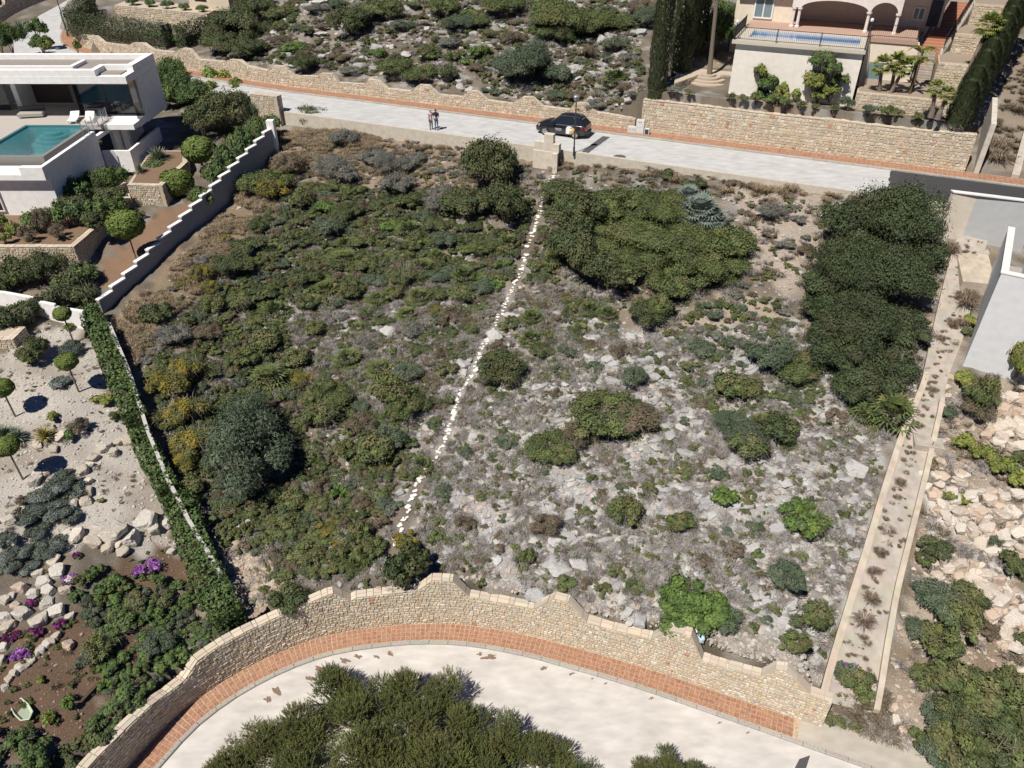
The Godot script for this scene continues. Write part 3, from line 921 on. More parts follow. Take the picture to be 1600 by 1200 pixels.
# stock[kind] = array of [radius, foliage mesh, stem mesh]
var stock := {}
const LEAFY := {"mastic": [0.075, 0.045], "oak": [0.068, 0.042], "carob": [0.07, 0.042], "olive": [0.09, 0.024], "rosemary": [0.085, 0.018], "broom": [0.085, 0.022], "bright": [0.075, 0.048], "brown": [0.085, 0.016], "garden": [0.08, 0.05], "lime": [0.095, 0.06], "juniper": [0.10, 0.022]}
func grow_stock():
	for kind in LEAFY:
		stock[kind] = []
		var q: Array = LEAFY[kind]
		for cl in [[0.55, 1300, 2], [1.1, 4200, 2], [2.1, 11500, 2]] + ([[3.2, 27000, 2]] if kind in ["carob", "oak"] else []):
			for k in cl[2]:
				var r: float = cl[0]
				var h := r * rng.randf_range(0.95, 1.25)
				if kind == "juniper": h *= 0.55
				if kind == "oak" and r > 2.0: h *= 0.7
				var thin: float = 1.5 if q[1] < 0.04 else 1.0
				var big := 1.0 if r > 0.6 else 0.85
				var m := dome(r, h, int(7 + r * 10), int(cl[1] * thin * (1.25 if kind == "carob" else 1.0)), q[0] * big, q[1] * big, pals[kind], 0.0, 0.7 if thin > 1.0 else 0.5).mesh()
				stock[kind].append([r, m, stems(r, h, 4, lin(0.16, 0.125, 0.095), 0.02 + r * 0.015).mesh()])
	stock["twigs"] = []
	for k in 3: stock["twigs"].append(tuft(1.12, 1.2, 70, 0.008, [Color(0.27, 0.235, 0.20), Color(0.20, 0.17, 0.145), Color(0.33, 0.29, 0.25)], 0.35).mesh())
	stock["grass"] = []
	for k in 4: stock["grass"].append([0.5, tuft(0.5, 0.6, 190, 0.011, pals.straw).mesh(), null])
	stock["deadgrass"] = []
	for k in 3: stock["deadgrass"].append([0.5, tuft(0.5, 0.42, 230, 0.009, [Color(0.19, 0.145, 0.105), Color(0.15, 0.115, 0.085), Color(0.24, 0.19, 0.14)], 0.55).mesh(), null])
	stock["palm"] = []
	for k in 4: stock["palm"].append([0.6, fans(30, 0.72, 9, pals.palm).mesh(), stems(0.08, 0.25, 2, lin(0.14, 0.10, 0.07), 0.06).mesh()])
	stock["bluepalm"] = []
	for k in 2: stock["bluepalm"].append([0.9, fans(42, 1.05, 11, pals.bluepalm, -0.5, 0.25).mesh(), stems(0.06, 0.55, 2, lin(0.16, 0.12, 0.09), 0.12).mesh()])
	stock["spike"] = []
	for k in 3: stock["spike"].append([0.6, spikes(0.6, 70, [Color(0.15, 0.19, 0.13), Color(0.12, 0.16, 0.11), Color(0.19, 0.22, 0.15)]).mesh(), null])
	stock["yellowspike"] = []
	for k in 1: stock["yellowspike"].append([0.6, spikes(0.6, 80, [Color(0.30, 0.27, 0.07), Color(0.22, 0.22, 0.07), Color(0.36, 0.30, 0.10)]).mesh(), null])
	stock["ball"] = []
	for k in 2:
		var mb := MB.new()
		for j in 3200:
			var u := unit()
			clad(mb, Vector3(0, 0.62, 0) + u * Vector3(0.62, 0.58, 0.62) * (0.94 + 0.08 * rng.randf()) * (1.0 + 0.14 * n2.get_noise_3d(u.x * 5.0 + k * 30.0, u.y * 5.0, u.z * 5.0)), u, 0.055, 0.04, pick([Color(0.115, 0.165, 0.030), Color(0.135, 0.185, 0.034), Color(0.095, 0.140, 0.030)]), 0.5)
		stock["ball"].append([0.62, mb.mesh(), stems(0.1, 0.5, 3, lin(0.15, 0.11, 0.08), 0.03).mesh()])
func spikes(r: float, count: int, pal: Array) -> MB:
	var mb := MB.new()
	for k in count:
		var a := TAU * k * 0.618
		var el := lerpf(1.45, 0.05, pow(float(k) / count, 0.9)) + rng.randf_range(-0.1, 0.1)
		var d := Vector3(cos(a) * cos(el), sin(el), sin(a) * cos(el))
		var sd := d.cross(Vector3(0.1, 1, 0.05)).normalized() * r * 0.055
		var l := r * rng.randf_range(0.9, 1.1)
		var col := vary(pick(pal), 0.18)
		var b := Vector3(0, r * 0.25, 0)
		mb.quad(b + d * 0.05 - sd * 0.6, b + d * 0.05 + sd * 0.6, b + d * l * 0.5 + sd, b + d * l * 0.5 - sd, col)
		mb.tri(b + d * l * 0.5 - sd, b + d * l * 0.5 + sd, b + d * l - Vector3(0, l * 0.08, 0), col)
	return mb
var leaf_mat: StandardMaterial3D
var bark: StandardMaterial3D
var placed := []        # [x, d, r] of what stands already
const KIND_INFO := {
	"mastic": ["mastic_shrub", "dense dark green mastic shrub", "shrub"],
	"oak": ["kermes_oak", "mid green leathery oak scrub bush", "shrub"],
	"carob": ["carob_tree", "large dark carob tree with a broad rounded crown", "tree"],
	"olive": ["wild_olive", "grey green wild olive bush", "shrub"],
	"rosemary": ["rosemary_bush", "pale grey rosemary bush", "shrub"],
	"broom": ["broom_bush", "yellow green broom bush", "shrub"],
	"bright": ["green_shrub", "fresh bright green shrub", "shrub"],
	"brown": ["withered_shrub", "half dry brown shrub", "shrub"],
	"grass": ["grass_tuft", "tall straw coloured grass tuft", "grass tuft"],
	"deadgrass": ["dead_grass_tuft", "dead brown fountain grass tuft", "grass tuft"],
	"palm": ["dwarf_palm", "green dwarf fan palm", "palm"],
	"bluepalm": ["blue_fan_palm", "silvery blue fan palm", "palm"],
	"garden": ["garden_shrub", "leafy green garden shrub", "shrub"],
	"lime": ["lime_shrub", "yellow green leafy shrub", "shrub"],
	"juniper": ["creeping_juniper", "low grey green creeping juniper", "shrub"],
	"spike": ["agave", "grey green spiky rosette plant", "agave"],
	"yellowspike": ["yellow_yucca", "yellow green spiky rosette plant", "yucca"],
	"ball": ["clipped_bush", "round clipped bright green bush", "shrub"],
}
func plant(kind: String, at: Vector3, r: float, where: String, squash := 1.0) -> Node3D:
	var info: Array = KIND_INFO[kind]
	var opts: Array = stock[kind]
	var best := 1e9
	for o in opts: best = minf(best, absf(log(r / o[0])))
	var fit := opts.filter(func(o): return absf(log(r / o[0])) < best + 0.05)
	var s: Array = fit[rng.randi() % fit.size()]
	var label: String = info[1] + " " + where
	if where == ON: label = ("small " if r < 0.6 else ("big " if r > 1.25 else "")) + info[1] + " " + landmark(at)
	var t := thing(info[0], label, info[2], at, rng.randf() * TAU, info[1] + " " + where)
	var k: float = r / s[0]
	t.scale = Vector3(k * rng.randf_range(0.8, 1.25), k * squash * rng.randf_range(0.9, 1.1), k * rng.randf_range(0.8, 1.25))
	part(s[1], "crown" if kind == "carob" else "foliage", leaf_mat, t)
	if s[2]: part(s[2], "trunk" if kind == "carob" else "stem", bark, t)
	if r > 0.45 and r < 1.5 and LEAFY.has(kind) and kind != "juniper" and rng.randf() < 0.4:
		var tw := part(stock["twigs"][rng.randi() % 3], "dead_twigs", leaf_mat, t)
		tw.scale = Vector3.ONE * s[0]
		tw.rotation.y = rng.randf() * TAU
	placed.append([at.x, -at.z, r])
	return t
const ON := "growing on the open plot"
var divide := []
func landmark(p: Vector3) -> String:
	for q in divide:
		if Vector2(q.x - p.x, q.z - p.z).length() < 1.9: return "beside the line of white stones"
	if -uphill(p.x, -p.z) < 5.5: return "on the bank just below the upper street"
	if -p.z - along(WALLBACK, p.x) < 4.5: return "just behind the curved stone wall"
	var px := to_px(p)
	if px.x > 1480.0 - (px.y - 400.0) * 0.33 - 150.0: return "near the concrete drain path"
	if px.y < 500.0 and px.x < 500.0 - (px.y - 200.0) * 0.9 + 60.0: return "near the stepped white boundary wall"
	if px.y >= 500.0 and px.x < 200.0 + (px.y - 500.0) * 0.4 + 90.0: return "near the hedge and low white wall"
	if inside(zones.rocky, p.x, -p.z): return "on the stony part of the plot"
	return "in the thick scrub of the plot"
func plant_px(kind: String, px: float, py: float, rp: float, where: String, squash := 1.0) -> Node3D:
	var g := G(px, py + rp * 0.42)
	return plant(kind, g, rp * depth_of(g) / FOC, where, squash)
func crowded(x: float, d: float, r: float, k := 0.75) -> bool:
	for p in placed:
		var dx: float = p[0] - x
		if absf(dx) > 6.0: continue
		var dd: float = p[1] - d
		var m: float = (p[2] + r) * k
		if dx * dx + dd * dd < m * m: return true
	return false
func fill(pix: Array, tries: int, lo: float, hi: float, mix: Array, where: String, k := 0.75, most := 999):
	var z := zone(pix)
	var bb := Rect2(z[0], Vector2.ZERO)
	for p in z: bb = bb.expand(p)
	var made := 0
	for j in tries:
		var x := rng.randf_range(bb.position.x, bb.end.x)
		var d := rng.randf_range(bb.position.y, bb.end.y)
		if not inside(z, x, d): continue
		var r := lerpf(lo, hi, pow(rng.randf(), 1.6))
		if crowded(x, d, r, k): continue
		plant(mix[rng.randi() % mix.size()], w3(x, ground(x, d) - 0.04, d), r, where, rng.randf_range(0.5, 0.9))
		made += 1
		if made >= most: return

func build_scrub():
	leaf_mat = grain("leaf", 0.75, 0.02, 1.0, 1.0, 1.0, 0.0, 0.35)
	bark = grain("bark", 0.95, 0.04, 0.6, 1.0, 2.0)
	grow_stock()
	var on := ON
	var rb := G(392, 905)
	placed.append([rb.x, -rb.z, 2.3])
	rb = G(365, 870)
	placed.append([rb.x, -rb.z, 1.4])
	for q in LINE: divide.append(G(q[0], q[1]))
	for k in divide.size() - 1:
		for j in 5: placed.append([lerpf(divide[k].x, divide[k + 1].x, j / 5.0), -lerpf(divide[k].z, divide[k + 1].z, j / 5.0), 0.75])
	for q in [["mastic", 490, 180, 34], ["mastic", 760, 272, 50], ["mastic", 735, 318, 40], ["mastic", 790, 330, 42], ["mastic", 250, 490, 28], ["mastic", 780, 575, 38], ["mastic", 640, 885, 44], ["mastic", 450, 930, 36], ["mastic", 880, 300, 40], ["mastic", 905, 345, 48], ["mastic", 890, 400, 46], ["mastic", 945, 435, 44], ["mastic", 1010, 490, 36], ["mastic", 1215, 665, 36],
		["oak", 975, 315, 52], ["oak", 1030, 320, 56], ["oak", 1060, 372, 62], ["oak", 1120, 375, 52], ["oak", 1000, 392, 58], ["oak", 1100, 420, 48], ["oak", 1040, 435, 50], ["oak", 935, 365, 44], ["oak", 1030, 355, 70], ["oak", 1085, 400, 60], ["oak", 990, 350, 60], ["oak", 960, 410, 50], ["oak", 1130, 400, 40], ["oak", 1030, 480, 34], ["oak", 1140, 598, 36], ["oak", 1170, 605, 30], ["oak", 640, 628, 38], ["oak", 612, 612, 36], ["oak", 590, 692, 36], ["oak", 520, 610, 40], ["oak", 505, 650, 34], ["oak", 940, 635, 58], ["brown", 985, 655, 36], ["oak", 860, 690, 42], ["oak", 880, 705, 28], ["oak", 820, 868, 18], ["oak", 560, 830, 30], ["oak", 585, 850, 24],
		["oak", 1250, 560, 44], ["olive", 1150, 670, 40], ["oak", 1165, 700, 34], ["olive", 1200, 560, 36], ["bright", 1260, 810, 34], ["bright", 1245, 790, 24], ["bright", 1075, 925, 46], ["bright", 1060, 955, 36], ["bright", 1105, 950, 34], ["olive", 1130, 960, 30], ["olive", 1225, 900, 34], ["oak", 1270, 960, 34], ["oak", 1240, 1000, 28], ["bright", 1128, 775, 20], ["oak", 1065, 815, 26], ["bright", 530, 770, 16], ["olive", 610, 690, 28],
		["olive", 388, 715, 70], ["olive", 400, 662, 46], ["olive", 362, 700, 42], ["olive", 425, 720, 40], ["brown", 850, 815, 28], ["brown", 905, 680, 30], ["oak", 975, 800, 28], ["olive", 990, 590, 26],
		["broom", 320, 428, 24], ["broom", 328, 448, 18], ["broom", 322, 466, 9], ["broom", 270, 600, 34], ["broom", 262, 650, 32], ["broom", 300, 640, 34], ["broom", 310, 690, 34], ["broom", 290, 720, 28], ["broom", 295, 580, 30], ["broom", 531, 453, 9], ["broom", 752, 735, 9], ["broom", 640, 845, 22],
		["rosemary", 605, 262, 28], ["rosemary", 635, 255, 24], ["rosemary", 520, 268, 28], ["rosemary", 540, 272, 26], ["rosemary", 690, 300, 22], ["rosemary", 685, 318, 24], ["rosemary", 622, 290, 26], ["rosemary", 870, 345, 10], ["rosemary", 872, 368, 12], ["rosemary", 540, 215, 26], ["rosemary", 275, 525, 26], ["rosemary", 655, 245, 18], ["rosemary", 1205, 330, 24], ["rosemary", 585, 245, 22],
		["oak", 430, 272, 42], ["oak", 405, 285, 34], ["brown", 455, 262, 26], ["broom", 425, 300, 26]]:
		plant_px(q[0], q[1], q[2], q[3], on, 1.35 if q[0] == "olive" and q[3] > 39 and q[1] < 500 else (1.4 if q[0] == "mastic" and q[3] > 40 else rng.randf_range(0.75, 1.1)))
	for q in [[1385, 350, 70], [1330, 355, 58], [1425, 395, 46], [1320, 425, 68], [1375, 440, 64], [1285, 480, 50], [1335, 510, 64], [1395, 500, 52], [1290, 545, 44], [1360, 565, 54], [1405, 560, 36], [1330, 605, 42], [1370, 615, 34], [1350, 395, 62], [1300, 450, 48], [1340, 555, 50], [1415, 350, 42]]:
		plant_px("carob", q[0], q[1], q[2], "beside the concrete drain path", rng.randf_range(0.75, 1.35))
	for q in [[432, 482, 22], [660, 415, 18], [682, 398, 15], [725, 427, 20], [655, 460, 16], [545, 557, 20], [422, 585, 26], [640, 355, 20], [540, 378, 14], [795, 378, 18], [832, 492, 18], [920, 480, 15], [950, 487, 18], [830, 525, 18], [867, 400, 18], [660, 722, 20], [1187, 657, 20], [572, 860, 22], [558, 878, 18], [1120, 935, 18], [500, 610, 18], [610, 650, 16], [1230, 690, 16]]:
		plant_px("palm", q[0], q[1], q[2] * 1.1, on)
	plant_px("palm", 1390, 638, 40, "arching over the edge of the drain path")
	plant_px("palm", 1352, 645, 28, "arching over the edge of the drain path")
	for q in [[1090, 338, 30], [1074, 314, 22], [1112, 345, 22]]: plant_px("bluepalm", q[0], q[1], q[2], on).position.y += 0.35
	fill([[410, 340], [480, 285], [700, 325], [840, 335], [840, 430], [720, 470], [560, 475], [420, 490], [330, 490], [350, 430]], 900, 0.6, 1.7, ["mastic", "oak", "oak", "mastic", "olive", "oak", "palm", "mastic", "mastic", "bright"], on, 0.62)
	fill([[205, 510], [420, 480], [560, 480], [720, 480], [760, 520], [700, 600], [640, 680], [560, 640], [430, 610], [300, 620], [240, 610]], 700, 0.45, 1.3, ["oak", "mastic", "olive", "brown", "mastic", "rosemary", "broom", "palm", "oak", "oak"], on, 0.8)
	fill([[250, 650], [330, 600], [560, 640], [660, 680], [640, 760], [590, 830], [560, 900], [460, 880], [430, 830], [310, 830]], 700, 0.45, 1.3, ["oak", "mastic", "oak", "oak", "olive", "broom", "brown", "mastic"], on, 0.72)
	fill([[720, 480], [960, 450], [1080, 490], [1000, 560], [820, 560], [740, 560]], 300, 0.35, 1.0, ["oak", "olive", "brown", "mastic", "palm"], on, 0.8)
	fill([[1150, 440], [1230, 480], [1260, 600], [1310, 660], [1200, 700], [1060, 560], [1080, 500]], 300, 0.4, 1.0, ["oak", "olive", "brown", "rosemary"], on, 0.8)
	fill([[720, 560], [980, 540], [1240, 640], [1380, 700], [1330, 880], [1280, 1030], [1000, 950], [760, 900], [640, 860], [690, 700]], 330, 0.25, 0.75, ["oak", "olive", "brown", "brown", "oak"], on, 1.15)
	fill([[440, 890], [620, 850], [900, 910], [1270, 1040], [1290, 960], [1200, 890], [1000, 880], [760, 870], [600, 900]], 220, 0.3, 0.8, ["oak", "olive", "brown", "mastic"], on, 0.9)
	fill([[430, 250], [500, 215], [640, 230], [840, 262], [850, 300], [700, 300], [560, 300], [430, 290]], 160, 0.35, 0.9, ["rosemary", "brown", "rosemary", "oak"], on, 0.85)
	fill([[200, 500], [300, 420], [400, 330], [420, 300], [420, 350], [330, 430], [250, 520]], 260, 0.35, 0.9, ["brown", "rosemary", "oak", "broom"], on, 0.8)
	# straw grass along the upper street
	var gr := "under the kerb of the upper street"
	fill([[800, 245], [870, 265], [1130, 300], [1330, 330], [1480, 345], [1480, 325], [1330, 305], [1130, 283], [960, 262], [850, 250]], 900, 0.4, 0.85, ["grass", "grass", "deadgrass", "grass", "brown"], gr, 0.28, 170)
	fill([[1130, 300], [1270, 320], [1260, 400], [1190, 380]], 90, 0.4, 0.9, ["brown", "rosemary", "grass"], on, 0.9)
	fill([[440, 215], [560, 205], [800, 245], [840, 270], [640, 245], [450, 240]], 400, 0.3, 0.6, ["grass", "grass", "brown"], gr, 0.45, 90)
	plant_px("mastic", 1040, 275, 12, gr); plant_px("mastic", 1090, 288, 16, gr); plant_px("mastic", 1075, 292, 16, gr)
	# the hillside beyond the upper street
	var hill := "on the rocky hillside behind the humped wall"
	for q in [["mastic", 550, 40, 40], ["mastic", 475, 103, 24], ["oak", 620, 105, 36], ["oak", 660, 112, 32], ["mastic", 700, 118, 22], ["bright", 752, 82, 17], ["olive", 795, 110, 36], ["olive", 832, 105, 48], ["olive", 870, 120, 24], ["oak", 875, 22, 60], ["oak", 925, 30, 50], ["oak", 850, 45, 30], ["palm", 962, 120, 20], ["olive", 1010, 30, 28], ["mastic", 365, 40, 40], ["mastic", 385, 80, 30], ["mastic", 350, 70, 30], ["mastic", 400, 20, 34], ["oak", 445, 20, 30], ["oak", 600, 15, 34], ["mastic", 920, 45, 30], ["oak", 960, 30, 34], ["mastic", 880, 60, 26], ["olive", 720, 40, 24], ["brown", 920, 85, 14], ["brown", 975, 140, 14], ["rosemary", 988, 163, 8], ["oak", 790, 5, 40], ["oak", 690, 8, 34], ["oak", 745, 30, 26]]:
		plant_px(q[0], q[1], q[2], q[3], hill)
	fill([[330, 110], [420, 100], [700, 140], [1000, 175], [1005, 60], [1005, 0], [640, 0], [340, 0]], 900, 0.5, 1.7, ["oak", "mastic", "olive", "brown", "oak", "rosemary", "bright"], hill, 0.9)

const LINE := [[612, 856], [622, 838], [634, 808], [650, 762], [664, 735], [684, 712], [692, 694], [700, 672], [706, 655], [716, 620], [728, 602], [742, 578], [752, 545], [768, 524], [782, 490], [800, 452], [815, 425], [826, 385], [840, 345], [846, 322], [852, 298], [862, 278], [868, 270]]
# ---------- rocks and litter
func rock_mesh(detail: int, tall: float, tone: Color, cuts := 9) -> ArrayMesh:
	var s := SphereMesh.new()
	s.radial_segments = 10 if detail == 1 else 20; s.rings = 5 if detail == 1 else 11
	var a := s.get_mesh_arrays()
	var v: PackedVector3Array = a[Mesh.ARRAY_VERTEX]
	var ix: PackedInt32Array = a[Mesh.ARRAY_INDEX]
	var pl := []
	var yaw := Basis(Vector3.UP, rng.randf() * TAU)
	for q in [Vector3(1, 0, 0), Vector3(-1, 0, 0), Vector3(0, 0, 1), Vector3(0, 0, -1)]:
		pl.append([(yaw * q + Vector3(rng.randf_range(-0.35, 0.35), rng.randf_range(-0.3, 0.3), rng.randf_range(-0.35, 0.35))).normalized(), rng.randf_range(0.5, 0.85)])
	for k in cuts - 4: pl.append([unit(), rng.randf_range(0.6, 0.9)])
	pl.append([Vector3(rng.randf_range(-0.35, 0.35), 1, rng.randf_range(-0.35, 0.35)).normalized(), rng.randf_range(0.4, 0.62)])
	var p := []
	for q in v:
		var d := q.normalized()
		var r := 1.15
		for c in pl:
			var t: float = d.dot(c[0])
			if t > 0.05: r = minf(r, c[1] / t)
		r *= 1.0 + 0.10 * n2.get_noise_3d(d.x * 6.0 + cuts * 9.0, d.y * 6.0, d.z * 6.0 + tall * 20.0)
		p.append(d * r * Vector3(1, tall, 0.85))
	var mb := MB.new()
	for k in range(0, ix.size(), 3): mb.tri(p[ix[k]], p[ix[k + 1]], p[ix[k + 2]], vary(tone, 0.12))
	return mb.mesh()
var rocks := {}
func make_rocks():
	rocks.grey = []
	rocks.pale = []
	rocks.pink = []
	rocks.chip = []
	for k in 7: rocks.grey.append(rock_mesh(2, rng.randf_range(0.35, 0.7), [lin(0.54, 0.535, 0.53), lin(0.61, 0.60, 0.585), lin(0.48, 0.48, 0.485)][k % 3]))
	for k in 6: rocks.pale.append(rock_mesh(2, rng.randf_range(0.55, 0.9), [lin(0.60, 0.56, 0.49), lin(0.66, 0.63, 0.57), lin(0.54, 0.48, 0.40)][k % 3]))
	for k in 6: rocks.pink.append(rock_mesh(2, rng.randf_range(0.6, 0.95), [lin(0.68, 0.60, 0.51), lin(0.73, 0.67, 0.59), lin(0.63, 0.51, 0.41)][k % 3]))
	for k in 6: rocks.chip.append(rock_mesh(1, rng.randf_range(0.35, 0.7), lin(0.9, 0.9, 0.9), 6))
func many(called: String, mesh: Mesh, mat: Material, xf: Array, cols: Array, label: String, parent: Node = null):
	var mm := MultiMesh.new()
	mm.transform_format = MultiMesh.TRANSFORM_3D
	mm.use_colors = true
	mm.mesh = mesh
	mm.instance_count = xf.size()
	for k in xf.size():
		mm.set_instance_transform(k, xf[k]); mm.set_instance_color(k, cols[k])
	var o := MultiMeshInstance3D.new()
	o.multimesh = mm; o.material_override = mat
	o.name = called if parent else numbered(called)
	(parent if parent else self).add_child(o, true)
	meta(o, label, "", "", "stuff")
	return o
func turned(at: Vector3, s: Vector3, tilt := 0.25) -> Transform3D:
	return Transform3D((Basis(Vector3.UP, rng.randf() * TAU) * Basis(Vector3(1, 0, 0), rng.randf_range(-tilt, tilt)) * Basis(Vector3(0, 0, 1), rng.randf_range(-tilt, tilt))).scaled(s), at)
func rock(kind: String, at: Vector3, r: float, label: String, group: String, called := "rock", sink := 0.3) -> Node3D:
	var o := part(rocks[kind][rng.randi() % rocks[kind].size()], called, grain("rockface", 0.95, 0.05, 0.74, 1.0, 0.9))
	o.transform = turned(at + Vector3(0, r * sink * 0.5, 0), Vector3(r * rng.randf_range(0.85, 1.2), r * rng.randf_range(0.8, 1.1), r * rng.randf_range(0.8, 1.1)))
	meta(o, (("large " if r > 0.5 else ("small " if r < 0.3 else "")) + "grey limestone rock lying loose " + landmark(at)) if group == "limestone rocks on the plot" else label, "rock", group, "thing")
	return o
func near_line(x: float, d: float) -> bool:
	for k in divide.size() - 1:
		var p: Vector3 = divide[k]
		var q: Vector3 = divide[k + 1]
		if d > maxf(-p.z, -q.z) + 0.4 or d < minf(-p.z, -q.z) - 0.4: continue
		var g := Geometry2D.get_closest_point_to_segment(Vector2(x, -d), Vector2(p.x, p.z), Vector2(q.x, q.z))
		if g.distance_squared_to(Vector2(x, -d)) < 0.14: return true
	return false
func scatter_zone(z: PackedVector2Array, count: int) -> Array:
	var bb := Rect2(z[0], Vector2.ZERO)
	for p in z: bb = bb.expand(p)
	var out := []
	for k in count * 4:
		if out.size() >= count: break
		var x := rng.randf_range(bb.position.x, bb.end.x)
		var d := rng.randf_range(bb.position.y, bb.end.y)
		if inside(z, x, d) and not near_line(x, d): out.append(Vector2(x, d))
	return out
func build_litter():
	make_rocks()
	var rm := grain("rockface", 0.95, 0.05, 0.74, 1.0, 0.9)
	var plot := zone([[440, 215], [840, 262], [1480, 345], [1460, 560], [1390, 690], [1280, 1050], [1000, 960], [700, 910], [450, 950], [380, 960], [300, 800], [200, 520], [300, 400]])
	var lab := "grey limestone rock lying loose on the open plot"
	# the largest rocks one by one
	for q in [[652, 517, 13], [607, 515, 16], [585, 512, 11], [770, 521, 20], [790, 538, 12], [924, 555, 17], [925, 525, 14], [945, 518, 9], [870, 488, 14], [505, 470, 8], [420, 510, 7], [690, 440, 8], [680, 350, 14], [672, 340, 10], [620, 435, 9], [845, 685, 8], [880, 690, 10], [1160, 560, 14], [1020, 585, 14], [1045, 580, 14], [1270, 880, 12], [1340, 730, 26], [1325, 745, 16], [1230, 750, 16], [1215, 735, 14], [1045, 675, 16], [1030, 690, 12], [1090, 660, 10], [1010, 870, 11], [840, 930, 14], [826, 935, 10], [1005, 930, 8], [980, 955, 12], [1000, 965, 14], [985, 970, 9], [880, 880, 24], [905, 878, 18], [860, 876, 16], [1085, 1000, 7], [560, 990, 8], [565, 763, 9], [622, 768, 9], [603, 795, 8], [600, 845, 9], [730, 720, 9], [712, 790, 8], [760, 830, 9], [735, 835, 11], [975, 800, 10]]:
		var g := G(q[0], q[1] + q[2] * 0.3)
		rock("grey", g, q[2] * depth_of(g) / FOC, lab, "limestone rocks on the plot")
	var n := 0
	for p in scatter_zone(zones.rocky, 900):
		if n >= 170: break
		if crowded(p.x, p.y, 0.3, 0.7): continue
		rock("grey", w3(p.x, ground(p.x, p.y), p.y), lerpf(0.24, 0.55, pow(rng.randf(), 2.0)), lab, "limestone rocks on the plot"); n += 1
	n = 0
	for p in scatter_zone(plot, 300):
		if n >= 45: break
		if crowded(p.x, p.y, 0.3, 0.7): continue
		rock("grey", w3(p.x, ground(p.x, p.y), p.y), lerpf(0.2, 0.45, pow(rng.randf(), 2.0)), lab, "limestone rocks on the plot"); n += 1
	var hz := zone([[330, 100], [420, 100], [700, 140], [1000, 170], [1000, 0], [340, 0]])
	n = 0
	for p in scatter_zone(hz, 800):
		if n >= 130: break
		if crowded(p.x, p.y, 0.4, 0.6): continue
		rock("grey", w3(p.x, ground(p.x, p.y), p.y), lerpf(0.3, 1.1, pow(rng.randf(), 2.2)), "grey limestone rock showing among the hillside bushes behind the humped wall", "limestone rocks on the hillside"); n += 1
	# broken ledges of bedrock that run across the slope
	for p in scatter_zone(zones.rocky, 26) + scatter_zone(zones.mixed, 9):
		var run := rng.randi_range(3, 6)
		for k in run:
			var x: float = p.x + k * rng.randf_range(0.45, 0.8)
			var dd: float = p.y - k * 0.16 + rng.randf_range(-0.12, 0.12)
			if near_line(x, dd) or crowded(x, dd, 0.2, 0.6): continue
			var o := rock("grey", w3(x, ground(x, dd), dd), 0.42, "", "limestone rocks on the plot", "rock_slab", 0.2)
			o.transform = Transform3D(Basis(Vector3.UP, 0.35 + rng.randf_range(-0.25, 0.25)) * Basis(Vector3(1, 0, 0), 0.15).scaled(Vector3(rng.randf_range(0.42, 0.7), rng.randf_range(0.3, 0.5), rng.randf_range(0.24, 0.4))), w3(x, ground(x, dd) + 0.06, dd))
	# rubble too small to count
	var xf := []
	var cl := []
	for k in 6: xf.append([]); cl.append([])
	var put := func(z, count, lo, hi, tones, tall):
		for p in scatter_zone(z, count):
			var k := rng.randi() % 6
			var r := lerpf(lo, hi, pow(rng.randf(), 2.5))
			xf[k].append(turned(w3(p.x, ground(p.x, p.y) + r * 0.1, p.y), Vector3(r, r * tall, r) * rng.randf_range(0.8, 1.2), 0.4))
			cl[k].append(vary(tones[rng.randi() % tones.size()], 0.14))
	var grey := [lin(0.54, 0.535, 0.53), lin(0.64, 0.63, 0.615), lin(0.46, 0.46, 0.465), lin(0.58, 0.51, 0.45)]
	put.call(zones.rocky, 16000, 0.06, 0.34, grey, 0.8)
	put.call(zones.mixed, 2200, 0.06, 0.30, grey, 0.8)
	put.call(plot, 5500, 0.05, 0.24, grey, 0.8)
	put.call(hz, 3200, 0.08, 0.45, grey, 0.8)
	put.call(zones.bare, 900, 0.04, 0.14, [lin(0.55, 0.48, 0.40), lin(0.62, 0.56, 0.49)], 0.8)
	put.call(zones.behind, 2600, 0.04, 0.17, [lin(0.56, 0.52, 0.47), lin(0.63, 0.60, 0.56), lin(0.5, 0.45, 0.4)], 0.8)
	put.call(zones.rubble, 2300, 0.09, 0.24, [lin(0.56, 0.46, 0.37), lin(0.64, 0.55, 0.46), lin(0.50, 0.40, 0.31)], 0.9)
	put.call(zones.gravel, 3200, 0.03, 0.13, [lin(0.66, 0.62, 0.56), lin(0.72, 0.69, 0.64), lin(0.55, 0.50, 0.43)], 0.7)
	put.call(zones.right_bank, 2600, 0.05, 0.24, [lin(0.58, 0.50, 0.42), lin(0.66, 0.60, 0.53), lin(0.52, 0.40, 0.31)], 0.85)
	put.call(zones.corner, 500, 0.04, 0.13, [lin(0.6, 0.55, 0.48)], 0.8)
	put.call(zones.soil, 500, 0.03, 0.1, [lin(0.30, 0.20, 0.14), lin(0.45, 0.38, 0.3)], 0.8)
	put.call(zones.pathside, 500, 0.03, 0.12, [lin(0.56, 0.5, 0.43)], 0.8)
	put.call(zones.villa, 700, 0.04, 0.16, [lin(0.58, 0.5, 0.4)], 0.8)
	for k in 6: many("rubble", rocks.chip[k], rm, xf[k], cl[k], "small loose limestone rubble strewn over the slopes")
	# low dry scrub covering the ground
	var tw := []
	for k in 4: tw.append(tuft(0.4, 0.3, 90, 0.010, pals.grey, 0.5).mesh())
	for k in 2: tw.append(tuft(0.35, 0.25, 80, 0.012, pals.brown, 0.4).mesh())
	for k in 2: tw.append(dome(0.3, 0.25, 5, 170, 0.055, 0.03, pals.oak).mesh())
	for k in 2: tw.append(tuft(0.4, 0.4, 110, 0.010, pals.straw, 0.4).mesh())
	var tx := []
	var tc := []
	for k in 10: tx.append([]); tc.append([])
